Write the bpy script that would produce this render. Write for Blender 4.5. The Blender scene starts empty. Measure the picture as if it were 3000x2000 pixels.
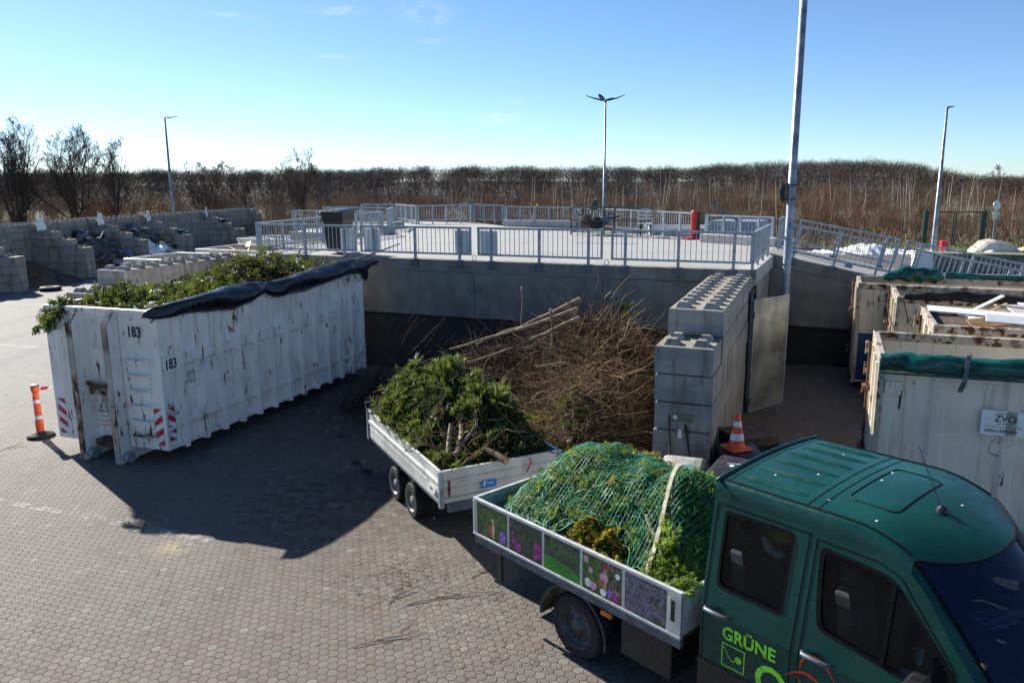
import bpy, math, random
import numpy as np
from mathutils import Vector, Matrix
from mathutils.geometry import tessellate_polygon
R = math.radians
rng = np.random.default_rng(7)
random.seed(7)
sc = bpy.context.scene
col = sc.collection

# ------------------------------------------------------------ camera, sky, sun, exposure
CAM = dict(f=2298.0, pitch=.203, roll=-.007, h=4.858)
_p, _r = CAM['pitch'], CAM['roll']
FW = Vector((0, math.cos(_p), -math.sin(_p)))
_up = Vector((0, math.sin(_p), math.cos(_p)))
_rt = Vector((1, 0, 0))
RT = _rt * math.cos(_r) + _up * math.sin(_r)
UP = _up * math.cos(_r) - _rt * math.sin(_r)
cd = bpy.data.cameras.new('camera'); cam = bpy.data.objects.new('camera', cd); col.objects.link(cam)
cd.sensor_width = 36; cd.lens = 36 * CAM['f'] / 3000; cd.clip_start = .1; cd.clip_end = 3000
m = Matrix((RT, UP, -FW)).transposed().to_4x4(); m.translation = (0, 0, CAM['h'])
cam.matrix_world = m
sc.camera = cam

SUN_EL = R(31); SUN_AZ = math.atan2(-.69, .72)          # compass angle from +Y towards +X
tosun = Vector((math.sin(SUN_AZ) * math.cos(SUN_EL), math.cos(SUN_AZ) * math.cos(SUN_EL), math.sin(SUN_EL)))
sd = bpy.data.lights.new('sun', 'SUN'); sd.energy = 5.0; sd.angle = R(.5); sd.color = (1, .95, .87)
so = bpy.data.objects.new('sun', sd); col.objects.link(so)
so.rotation_euler = tosun.to_track_quat('Z', 'Y').to_euler()
w = bpy.data.worlds.new('World'); sc.world = w; w.use_nodes = True
nt = w.node_tree; nt.nodes.clear()
def N(nt, t, **k):
    n = nt.nodes.new(t)
    for a, b in k.items():
        if a.startswith('i_'):
            key = a[2:]; n.inputs[int(key) if key.isdigit() else key.replace('_', ' ')].default_value = b
        else: setattr(n, a, b)
    return n
sky = N(nt, 'ShaderNodeTexSky', sky_type='NISHITA', sun_disc=False, sun_elevation=SUN_EL, sun_rotation=SUN_AZ, altitude=0, air_density=.70, dust_density=.12, ozone_density=5.5)
bg = N(nt, 'ShaderNodeBackground', i_Strength=.077)
wo = N(nt, 'ShaderNodeOutputWorld')
# thin cirrus wisps high over the wood
tc = N(nt, 'ShaderNodeTexCoord')
def wisp(dirv, sx, sy, seed):
    # soft elongated patch around a direction of the sky
    d = Vector(dirv).normalized()
    right = d.cross(Vector((0, 0, 1))).normalized(); upv = right.cross(d)
    a = N(nt, 'ShaderNodeVectorMath', operation='DOT_PRODUCT'); a.inputs[1].default_value = right; nt.links.new(tc.outputs['Generated'], a.inputs[0])
    b = N(nt, 'ShaderNodeVectorMath', operation='DOT_PRODUCT'); b.inputs[1].default_value = upv; nt.links.new(tc.outputs['Generated'], b.inputs[0])
    a2 = N(nt, 'ShaderNodeMath', operation='MULTIPLY'); a2.inputs[1].default_value = 1 / sx; nt.links.new(a.outputs['Value'], a2.inputs[0])
    b2 = N(nt, 'ShaderNodeMath', operation='MULTIPLY'); b2.inputs[1].default_value = 1 / sy; nt.links.new(b.outputs['Value'], b2.inputs[0])
    c = N(nt, 'ShaderNodeCombineXYZ'); nt.links.new(a2.outputs[0], c.inputs[0]); nt.links.new(b2.outputs[0], c.inputs[1])
    l = N(nt, 'ShaderNodeVectorMath', operation='LENGTH'); nt.links.new(c.outputs[0], l.inputs[0])
    f = N(nt, 'ShaderNodeMapRange', interpolation_type='SMOOTHSTEP'); nt.links.new(l.outputs['Value'], f.inputs[0])
    f.inputs[1].default_value = 1; f.inputs[2].default_value = 0; f.inputs[3].default_value = 0; f.inputs[4].default_value = 1
    n = N(nt, 'ShaderNodeTexNoise', i_Scale=2.2, i_Detail=6.0, i_Roughness=.62, i_Distortion=.8); n.noise_dimensions = '4D'; n.inputs['W'].default_value = seed
    nt.links.new(c.outputs[0], n.inputs['Vector'])
    g = N(nt, 'ShaderNodeMapRange'); nt.links.new(n.outputs[0], g.inputs[0]); g.inputs[1].default_value = .42; g.inputs[2].default_value = .75
    m = N(nt, 'ShaderNodeMath', operation='MULTIPLY'); nt.links.new(f.outputs[0], m.inputs[0]); nt.links.new(g.outputs[0], m.inputs[1])
    return m
def pix(x, y):
    return FW + RT * ((x - 1500) / CAM['f']) - UP * ((y - 1000) / CAM['f'])
prev = None
for (x, y, sx, sy, s) in [(985, 30, .055, .010, 1), (985, 172, .04, .007, 2), (1270, 122, .028, .005, 3), (1470, 345, .05, .012, 4),
                          (1510, 295, .03, .007, 5), (690, 45, .045, .005, 6), (1240, 40, .05, .02, 7)]:
    m_ = wisp(pix(x, y), sx, sy, s)
    if prev is None: prev = m_
    else:
        ad = N(nt, 'ShaderNodeMath', operation='ADD'); nt.links.new(prev.outputs[0], ad.inputs[0]); nt.links.new(m_.outputs[0], ad.inputs[1]); prev = ad
cl = N(nt, 'ShaderNodeMath', operation='MULTIPLY', use_clamp=True); cl.inputs[1].default_value = .55; nt.links.new(prev.outputs[0], cl.inputs[0])
mx = N(nt, 'ShaderNodeMix', data_type='RGBA'); nt.links.new(cl.outputs[0], mx.inputs[0]); nt.links.new(sky.outputs[0], mx.inputs[6])
mx.inputs[7].default_value = (6.2, 6.6, 7.0, 1)
tn = N(nt, 'ShaderNodeMix', data_type='RGBA', blend_type='MULTIPLY'); tn.inputs[0].default_value = 1; tn.inputs[7].default_value = (1.0, 1.02, 1.0, 1); nt.links.new(mx.outputs[2], tn.inputs[6])
nt.links.new(tn.outputs[2], bg.inputs[0]); nt.links.new(bg.outputs[0], wo.inputs[0])
sc.view_settings.view_transform = 'Standard'; sc.view_settings.look = 'None'; sc.view_settings.gamma = 1
sc.view_settings.exposure = 1.05
sc.cycles.max_bounces = 6; sc.cycles.transparent_max_bounces = 12

# ------------------------------------------------------------ helpers
def tag(o, label=None, cat=None, group=None, kind=None):
    if label: o['label'] = label
    if cat: o['category'] = cat
    if group: o['group'] = group
    if kind: o['kind'] = kind
    return o
def empty(name, loc=(0, 0, 0), rz=0, label=None, cat=None, group=None):
    o = bpy.data.objects.new(name, None); col.objects.link(o); o.location = loc; o.rotation_euler = (0, 0, rz); o.empty_display_size = .2
    return tag(o, label, cat, group)
def copy_tree(o, parent=None, keep=False):
    c = o.copy(); col.objects.link(c)
    if parent is not None: c.parent = parent
    for ch in list(o.children): copy_tree(ch, c)
    return c
class MB:
    def __init__(s): s.v = []; s.f = []; s.n = 0; s.big = []
    def add(s, vs, fs):
        b = s.n; s.v.extend([tuple(p) for p in vs]); s.n += len(vs); s.f.extend([tuple(i + b for i in f) for f in fs]); return s
    def box(s, x0, x1, y0, y1, z0, z1, M=None):
        vs = [(x, y, z) for x in (x0, x1) for y in (y0, y1) for z in (z0, z1)]
        if M is not None: vs = [M @ Vector(p) for p in vs]
        return s.add(vs, [(0, 1, 3, 2), (4, 6, 7, 5), (0, 4, 5, 1), (2, 3, 7, 6), (0, 2, 6, 4), (1, 5, 7, 3)])
    def bar(s, p0, p1, w, h=None, up=(0, 0, 1)):
        h = h or w; p0 = Vector(p0); p1 = Vector(p1); d = (p1 - p0).normalized(); upv = Vector(up)
        if abs(d.dot(upv)) > .98: upv = Vector((1, 0, 0))
        a = d.cross(upv).normalized(); b = a.cross(d)
        vs = []
        for p in (p0, p1):
            for i, j in ((-1, -1), (1, -1), (1, 1), (-1, 1)): vs.append(p + a * (i * w / 2) + b * (j * h / 2))
        return s.add(vs, [(0, 1, 2, 3)[::-1], (4, 5, 6, 7), (0, 1, 5, 4), (1, 2, 6, 5), (2, 3, 7, 6), (3, 0, 4, 7)])
    def tube(s, pts, r, n=8, cap=True):
        pts = [Vector(p) for p in pts]
        if not hasattr(r, '__len__'): r = [r] * len(pts)
        vs = []; fs = []; prev = None
        for i, p in enumerate(pts):
            d = (pts[min(i + 1, len(pts) - 1)] - pts[max(i - 1, 0)])
            d = d.normalized() if d.length > 1e-9 else Vector((0, 0, 1))
            if prev is None:
                a = d.cross(Vector((0, 0, 1)));  a = a.normalized() if a.length > .02 else Vector((1, 0, 0))
            else:
                a = (prev - d * prev.dot(d)).normalized()
            prev = a; b = d.cross(a)
            for k in range(n):
                t = 2 * math.pi * k / n; vs.append(p + (a * math.cos(t) + b * math.sin(t)) * r[i])
        for i in range(len(pts) - 1):
            for k in range(n): fs.append((i * n + k, i * n + (k + 1) % n, (i + 1) * n + (k + 1) % n, (i + 1) * n + k))
        if cap: fs.append(tuple(range(n))[::-1]); fs.append(tuple((len(pts) - 1) * n + k for k in range(n)))
        return s.add(vs, fs)
    def cyl(s, p0, p1, r0, r1=None, n=16): return s.tube([p0, p1], [r0, r0 if r1 is None else r1], n)
    def prism(s, poly, d0, d1, axes='xy'):
        # poly: 2-D points; extruded d0..d1 along the third axis
        def P(a, b, c):
            return {'xy': (a, b, c), 'xz': (a, c, b), 'yz': (c, a, b)}[axes]
        n = len(poly); vs = [P(a, b, d0) for a, b in poly] + [P(a, b, d1) for a, b in poly]
        tri = tessellate_polygon([[Vector((a, b, 0)) for a, b in poly]])
        fs = [tuple(t) for t in tri] + [tuple(i + n for i in t)[::-1] for t in tri] + [(i, (i + 1) % n, (i + 1) % n + n, i + n) for i in range(n)]
        return s.add(vs, fs)
    def sheet(s, outer, holes, fn):
        loops = [[Vector((a, b, 0)) for a, b in l] for l in [outer] + holes]
        flat = [p for l in loops for p in l]
        return s.add([fn(p.x, p.y) for p in flat], [tuple(t) for t in tessellate_polygon(loops)])
    def lathe(s, prof, n=24, axis='z', c=(0, 0, 0)):
        vs = []; fs = []
        for (r, h) in prof:
            for k in range(n):
                t = 2 * math.pi * k / n; a, b = r * math.cos(t), r * math.sin(t)
                p = {'z': (a, b, h), 'y': (a, h, b), 'x': (h, a, b)}[axis]; vs.append((p[0] + c[0], p[1] + c[1], p[2] + c[2]))
        for i in range(len(prof) - 1):
            for k in range(n): fs.append((i * n + k, i * n + (k + 1) % n, (i + 1) * n + (k + 1) % n, (i + 1) * n + k))
        return s.add(vs, fs)
    def build(s, name, mat, parent=None, smooth=False, bevel=0, loc=None, fixn=True):
        me = bpy.data.meshes.new(name); me.from_pydata(s.v, [], s.f); me.validate(); me.update()
        if fixn:
            import bmesh
            bm = bmesh.new(); bm.from_mesh(me); bmesh.ops.recalc_face_normals(bm, faces=bm.faces); bm.to_mesh(me); bm.free()
        return link(name, me, mat, parent, smooth, bevel)
def link(name, me, mat, parent=None, smooth=False, bevel=0):
    me.materials.clear(); me.materials.append(mat)
    if smooth: me.polygons.foreach_set('use_smooth', [True] * len(me.polygons))
    o = bpy.data.objects.new(name, me); col.objects.link(o)
    if parent is not None: o.parent = parent
    if bevel:
        b = o.modifiers.new('bevel', 'BEVEL'); b.width = bevel; b.segments = 2; b.limit_method = 'ANGLE'; b.angle_limit = R(40)
        b.harden_normals = False
    return o
def npmesh(name, V, F, mat, parent=None, tint=None, smooth=False):
    V = np.asarray(V, np.float32); F = np.asarray(F, np.int32); k = F.shape[1]
    me = bpy.data.meshes.new(name); me.vertices.add(len(V)); me.vertices.foreach_set('co', V.ravel())
    me.loops.add(F.size); me.loops.foreach_set('vertex_index', F.ravel())
    me.polygons.add(len(F)); me.polygons.foreach_set('loop_start', np.arange(0, F.size, k, dtype=np.int32))
    me.update(calc_edges=True); me.validate()
    if tint is not None:
        at = me.attributes.new('tint', 'FLOAT', 'POINT'); at.data.foreach_set('value', np.asarray(tint, np.float32))
    return link(name, me, mat, parent, smooth)
_dg = None
def text(name, body, size, mat, parent, M, thick=.0006, ext=None, bold=0, sx=1.0):
    cu = bpy.data.curves.new(name, 'FONT'); cu.body = body; cu.size = size; cu.extrude = thick; cu.offset = bold; cu.align_x = 'LEFT'; cu.resolution_u = 3
    cu.space_character = 1.0
    o = bpy.data.objects.new(name, cu); col.objects.link(o)
    dg = bpy.context.evaluated_depsgraph_get(); me = bpy.data.meshes.new_from_object(o.evaluated_get(dg))
    bpy.data.objects.remove(o); bpy.data.curves.remove(cu)
    me.transform(Matrix.Diagonal((sx, 1, 1, 1))); me.transform(M)
    return link(name, me, mat, parent)
def frameM(origin, xdir, ydir):
    x = Vector(xdir).normalized(); y = Vector(ydir).normalized(); z = x.cross(y)
    m = Matrix((x, y, z)).transposed().to_4x4(); m.translation = Vector(origin); return m

# ------------------------------------------------------------ materials
MATS = {}
def new_mat(name):
    m = bpy.data.materials.new(name); m.use_nodes = True; nt = m.node_tree; nt.nodes.clear()
    out = N(nt, 'ShaderNodeOutputMaterial'); b = N(nt, 'ShaderNodeBsdfPrincipled'); nt.links.new(b.outputs[0], out.inputs[0])
    MATS[name] = m; return m, nt, b, out
def L(nt, a, b): nt.links.new(a, b)
def noise(nt, coord, scale, detail=4, rough=.55, sc3=None, dist=0):
    if sc3:
        mp = N(nt, 'ShaderNodeMapping'); mp.inputs['Scale'].default_value = sc3; L(nt, coord, mp.inputs[0]); coord = mp.outputs[0]
    n = N(nt, 'ShaderNodeTexNoise', i_Scale=scale, i_Detail=float(detail), i_Roughness=rough, i_Distortion=dist); L(nt, coord, n.inputs['Vector']); return n.outputs[0]
def ramp(nt, val, a, b, lo=0., hi=1.):
    r = N(nt, 'ShaderNodeMapRange', interpolation_type='SMOOTHSTEP'); L(nt, val, r.inputs[0])
    for i, q in enumerate((a, b, lo, hi)): r.inputs[i + 1].default_value = q
    return r.outputs[0]
def mixc(nt, f, a, b):
    m = N(nt, 'ShaderNodeMix', data_type='RGBA')
    if hasattr(f, 'default_value'): L(nt, f, m.inputs[0])
    else: m.inputs[0].default_value = f
    for i, q in ((6, a), (7, b)):
        if hasattr(q, 'default_value'): L(nt, q, m.inputs[i])
        else: m.inputs[i].default_value = (*q, 1)
    return m.outputs[2]
def math_(nt, op, a, b=None, c=None, clamp=False):
    m = N(nt, 'ShaderNodeMath', operation=op, use_clamp=clamp)
    for i, q in enumerate((a, b, c)):
        if q is None: continue
        if hasattr(q, 'default_value'): L(nt, q, m.inputs[i])
        else: m.inputs[i].default_value = q
    return m.outputs[0]
def bump(nt, b, h, strength=.3, dist=.02):
    n = N(nt, 'ShaderNodeBump', i_Strength=strength, i_Distance=dist); L(nt, h, n.inputs['Height']); L(nt, n.outputs[0], b.inputs['Normal'])
def objc(nt): return N(nt, 'ShaderNodeTexCoord').outputs['Object']
def geo(nt): return N(nt, 'ShaderNodeNewGeometry').outputs['Position']
def plain(name, c, rough=.5, metal=0, var=.15, scale=6, bmp=0, coat=0):
    m, nt, b, o = new_mat(name); co = objc(nt)
    n = noise(nt, co, scale, 5)
    dark = tuple(x * (1 - var * 1.6) for x in c); lite = tuple(min(1, x * (1 + var)) for x in c)
    L(nt, mixc(nt, ramp(nt, n, .3, .7), dark, lite), b.inputs['Base Color'])
    b.inputs['Roughness'].default_value = rough; b.inputs['Metallic'].default_value = metal; b.inputs['Coat Weight'].default_value = coat
    L(nt, ramp(nt, noise(nt, co, scale * 3, 4), .3, .7, max(0, rough - .12), min(1, rough + .15)), b.inputs['Roughness'])
    if bmp: bump(nt, b, noise(nt, co, scale * 6, 6), bmp)
    return m
def rusty(name, c, amount=.5, rust=(.16, .06, .02), dirt=.35, iso=False):
    m, nt, b, o = new_mat(name); co = objc(nt)
    base = mixc(nt, ramp(nt, noise(nt, co, 1.6, 5), .3, .75), c, tuple(x * (1 - dirt) for x in c))
    # vertical grime streaks
    st = noise(nt, co, 1, 4, .6, (14, 14, .9))
    base = mixc(nt, math_(nt, 'MULTIPLY', ramp(nt, st, .52, .75), .55), base, tuple(x * q for x, q in zip(c, (.45, .40, .33))))
    a = noise(nt, co, 1, 5, .65, (7, 7, 7) if iso else (9, 9, 2.6), .3); s2 = noise(nt, co, 1, 3, .6, (2.2, 2.2, 1.1))
    t = .712 - amount * .10
    mask = math_(nt, 'MULTIPLY', ramp(nt, a, t - .035, t + .02), ramp(nt, s2, .42, .58))
    halo = math_(nt, 'MULTIPLY', ramp(nt, a, t - .10, t + .02), ramp(nt, s2, .38, .6))
    base = mixc(nt, math_(nt, 'MULTIPLY', halo, .45), base, (.42, .24, .11))
    fine = ramp(nt, noise(nt, co, 26, 3), .69, .72)
    mask = math_(nt, 'MAXIMUM', mask, math_(nt, 'MULTIPLY', fine, .6))
    rc = mixc(nt, noise(nt, co, 30, 3), tuple(x * .35 for x in rust), rust)
    L(nt, mixc(nt, mask, base, rc), b.inputs['Base Color'])
    L(nt, ramp(nt, mask, 0, 1, .5, .9), b.inputs['Roughness'])
    bump(nt, b, noise(nt, co, 5, 4), .25, .03)
    return m
def concrete(name, c, stain=.4, joints=None, scale=2.5, moss=0):
    m, nt, b, o = new_mat(name); co = objc(nt)
    n1 = noise(nt, co, scale, 6, .6); n2 = noise(nt, co, .7, 4)
    base = mixc(nt, ramp(nt, n1, .3, .72), tuple(x * .78 for x in c), tuple(min(1, x * 1.12) for x in c))
    base = mixc(nt, math_(nt, 'MULTIPLY', ramp(nt, n2, .5, .75), stain), base, tuple(x * .5 for x in c))
    st = noise(nt, co, 1, 5, .6, (5, 5, .5))
    base = mixc(nt, math_(nt, 'MULTIPLY', ramp(nt, st, .55, .8), stain), base, (c[0] * .4, c[1] * .36, c[2] * .3))
    wn = N(nt, 'ShaderNodeTexWhiteNoise', noise_dimensions='3D'); sn_ = N(nt, 'ShaderNodeVectorMath', operation='SNAP'); sn_.inputs[1].default_value = (1.74, 3, .436); L(nt, co, sn_.inputs[0]); L(nt, sn_.outputs[0], wn.inputs[0])
    if moss: base = mixc(nt, math_(nt, 'MULTIPLY', wn.outputs[0], .85), base, (c[0] * .66, c[1] * .70, c[2] * .80))
    if moss: base = mixc(nt, math_(nt, 'MULTIPLY', ramp(nt, noise(nt, co, 1, 5, .65, (4.5, 4.5, 1.0)), .46, .64), .72), base, (c[0] * .42, c[1] * .38, c[2] * .33))
    pits = ramp(nt, noise(nt, co, 17, 2), .69, .72)
    base = mixc(nt, math_(nt, 'MULTIPLY', pits, .75), base, tuple(x * .3 for x in c))
    if moss:
        gn = N(nt, 'ShaderNodeSeparateXYZ'); L(nt, N(nt, 'ShaderNodeNewGeometry').outputs['Normal'], gn.inputs[0])
        up = ramp(nt, gn.outputs[2], .6, .9)
        base = mixc(nt, math_(nt, 'MULTIPLY', math_(nt, 'MULTIPLY', up, ramp(nt, n1, .35, .65)), moss), base, (.23, .20, .09))
    L(nt, base, b.inputs['Base Color']); b.inputs['Roughness'].default_value = .9; b.inputs['Specular IOR Level'].default_value = .25
    bump(nt, b, noise(nt, co, 40, 4), .25, .01)
    return m
def leafmat(name, c1, c2, c3=None, trans=.45, ns=3.5):
    m, nt, b, o = new_mat(name); co = geo(nt)
    at = N(nt, 'ShaderNodeAttribute', attribute_name='tint')
    base = mixc(nt, at.outputs['Fac'], c1, c2)
    base = mixc(nt, math_(nt, 'MULTIPLY', ramp(nt, noise(nt, co, ns, 3), .5, .7), .8), base, c3 or tuple(x * .5 for x in c1))
    L(nt, base, b.inputs['Base Color']); b.inputs['Roughness'].default_value = .5; b.inputs['Specular IOR Level'].default_value = .35
    t = N(nt, 'ShaderNodeBsdfTranslucent'); L(nt, mixc(nt, .35, base, (.35, .42, .05)), t.inputs[0])
    mx = N(nt, 'ShaderNodeMixShader'); mx.inputs[0].default_value = trans; L(nt, b.outputs[0], mx.inputs[1]); L(nt, t.outputs[0], mx.inputs[2]); L(nt, mx.outputs[0], o.inputs[0])
    return m
def twigmat(name, c1, c2, c3=None, ns=.6):
    m, nt, b, o = new_mat(name); at = N(nt, 'ShaderNodeAttribute', attribute_name='tint')
    base = mixc(nt, at.outputs['Fac'], c1, c2)
    if c3: base = mixc(nt, math_(nt, 'MULTIPLY', ramp(nt, noise(nt, geo(nt), ns, 3), .48, .66), .8), base, c3)
    L(nt, base, b.inputs['Base Color']); b.inputs['Roughness'].default_value = .8; b.inputs['Specular IOR Level'].default_value = .12
    return m
galv = plain('galvanised_steel', (.33, .38, .43), .45, .45, .18, 9)
galv_d = plain('galvanised_dark', (.13, .155, .185), .5, .5, .2, 9)
pole_m = plain('pole_steel', (.30, .33, .37), .45, .5, .3, 3)
white_paint = rusty('white_paint_rust', (.87, .84, .78), .95, dirt=.2)
cream_paint = rusty('cream_paint_rust', (.70, .64, .50), .95, dirt=.3)
old_white = rusty('old_white_paint', (.80, .74, .60), .55, dirt=.2)
rim_rust = rusty('rust_edge', (.50, .45, .37), 2.0, (.12, .045, .02), .4, True)
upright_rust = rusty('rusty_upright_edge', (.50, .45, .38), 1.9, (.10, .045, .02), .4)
blue_paint = plain('blue_paint', (.012, .04, .14), .6)
rust_m = plain('rust', (.11, .05, .03), .9, 0, .5, 12, .5)
conc_wall = concrete('concrete_wall', (.235, .228, .205), .85)
conc_shade = concrete('concrete_painted_shade', (.055, .052, .05), .5)  # deep shade below platform and ramp, put into the colour
conc_block = concrete('concrete_block', (.38, .355, .315), .5, moss=.6)
conc_old = concrete('concrete_block_old', (.37, .33, .275), .45, moss=.35)
conc_light = concrete('concrete_light', (.42, .41, .385), .25)
black_rub = plain('black_rubber', (.010, .010, .011), .75, 0, .3, 10)
m, nt, b, o = new_mat('rubber_seal'); b.inputs['Base Color'].default_value = (.006, .006, .007, 1); b.inputs['Roughness'].default_value = .6; b.inputs['Specular IOR Level'].default_value = .12; seal = m
black_pl = plain('black_plastic', (.012, .013, .015), .4, 0, .3, 8)
dark_pl = plain('dark_grey_plastic', (.025, .028, .033), .35, 0, .3, 5)
bin_blue = plain('blue_lid', (.03, .05, .13), .35, 0, .3, 5)
grey_pl = plain('grey_plastic', (.36, .36, .34), .4, 0, .2, 5)
tarp_black = plain('black_tarp', (.010, .012, .018), .22, 0, .4, 4, .45)
tarp_green = plain('green_tarp', (.003, .075, .062), .30, 0, .35, 4, .15)
orange = plain('orange_plastic', (.85, .10, .03), .45, 0, .12, 4)
white_refl = plain('white_reflective', (.75, .76, .78), .4, 0, .12, 8)
red_refl = plain('red_reflective', (.55, .02, .03), .45, 0, .2, 8)
red_m = plain('red_paint', (.55, .015, .02), .4, 0, .15, 5)
yellow_m = plain('yellow_paint', (.75, .55, .03), .45, 0, .15, 5)
alu = plain('aluminium', (.62, .63, .62), .36, .35, .12, 3)
alu_w = plain('painted_aluminium', (.60, .60, .56), .38, .1, .14, 2)
wood_l = plain('light_wood', (.52, .36, .20), .6, 0, .3, 3)
wood_b = plain('brown_board', (.30, .17, .08), .6, 0, .25, 3)
wood_d = plain('dark_wood', (.09, .06, .04), .8, 0, .4, 8)
white_board = plain('white_board', (.82, .82, .80), .5, 0, .08, 2)
sheet_m = plain('sheet_metal', (.30, .30, .26), .45, .55, .35, 1.2)
black_txt = plain('black_print', (.015, .015, .02), .5)
grey_txt = plain('grey_print', (.16, .20, .19), .6)
red_txt = plain('faded_red_print', (.65, .28, .25), .7)
green_ring = plain('green_print', (.12, .38, .24), .5)
blue_txt = plain('blue_sticker', (.03, .22, .60), .45)
gate_green = plain('dark_green_paint', (.01, .045, .035), .4)
bark = plain('bark', (.13, .08, .05), .9, 0, .5, 9, .6)
bark_l = plain('light_bark', (.27, .21, .135), .85, 0, .4, 9, .4)
cut_wood = plain('cut_wood', (.42, .28, .15), .7, 0, .25, 14)
snow_m = plain('dirty_snow', (.85, .87, .90), .6, 0, .25, 1.4, .3)
strap_m = plain('pale_strap', (.38, .35, .26), .8, 0, .25, 9)
net_m = plain('green_net_cord', (.0, .27, .175), .5, 0, .15, 4)
lime = plain('lime_print', (.22, .72, .03), .5, 0, .05, 3)
swoosh = plain('red_print', (.62, .03, .01), .5, 0, .05, 3)

# green van paint
m, nt, b, o = new_mat('green_van_paint'); co = objc(nt)
d_ = ramp(nt, noise(nt, co, 2.2, 6, .65), .35, .7)
cb_ = mixc(nt, d_, (.0015, .042, .034), (.004, .058, .046)); sz_ = N(nt, 'ShaderNodeSeparateXYZ'); L(nt, co, sz_.inputs[0])
low = ramp(nt, math_(nt, 'ADD', sz_.outputs[2], math_(nt, 'MULTIPLY', noise(nt, co, 3, 5), .5)), 1.35, .7)
cb_ = mixc(nt, math_(nt, 'MULTIPLY', low, .35), cb_, (.07, .065, .055)); spk = ramp(nt, noise(nt, co, 45, 3, .7), .63, .72)
L(nt, mixc(nt, math_(nt, 'MULTIPLY', spk, .30), cb_, (.12, .13, .12)), b.inputs['Base Color'])
L(nt, ramp(nt, noise(nt, co, 7, 5), .3, .7, .26, .42), b.inputs['Roughness']); b.inputs['Coat Weight'].default_value = .06; b.inputs['Coat Roughness'].default_value = .2; b.inputs['Specular IOR Level'].default_value = .32
van = m
m, nt, b, o = new_mat('window_glass')
b.inputs['Base Color'].default_value = (.01, .012, .014, 1); b.inputs['Roughness'].default_value = .03; b.inputs['IOR'].default_value = 1.5
tr = N(nt, 'ShaderNodeBsdfTransparent'); tr.inputs[0].default_value = (.58, .63, .60, 1)
mxs = N(nt, 'ShaderNodeMixShader'); mxs.inputs[0].default_value = .38
L(nt, b.outputs[0], mxs.inputs[2]); L(nt, tr.outputs[0], mxs.inputs[1]); L(nt, mxs.outputs[0], o.inputs[0]); glass = m
m, nt, b, o = new_mat('windscreen_glass')
b.inputs['Base Color'].default_value = (.004, .012, .05, 1); b.inputs['Roughness'].default_value = .03; b.inputs['IOR'].default_value = 1.5
tr = N(nt, 'ShaderNodeBsdfTransparent'); tr.inputs[0].default_value = (.35, .45, .6, 1)
mxs = N(nt, 'ShaderNodeMixShader'); mxs.inputs[0].default_value = .5
L(nt, b.outputs[0], mxs.inputs[2]); L(nt, tr.outputs[0], mxs.inputs[1]); L(nt, mxs.outputs[0], o.inputs[0]); glass_f = m

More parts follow.
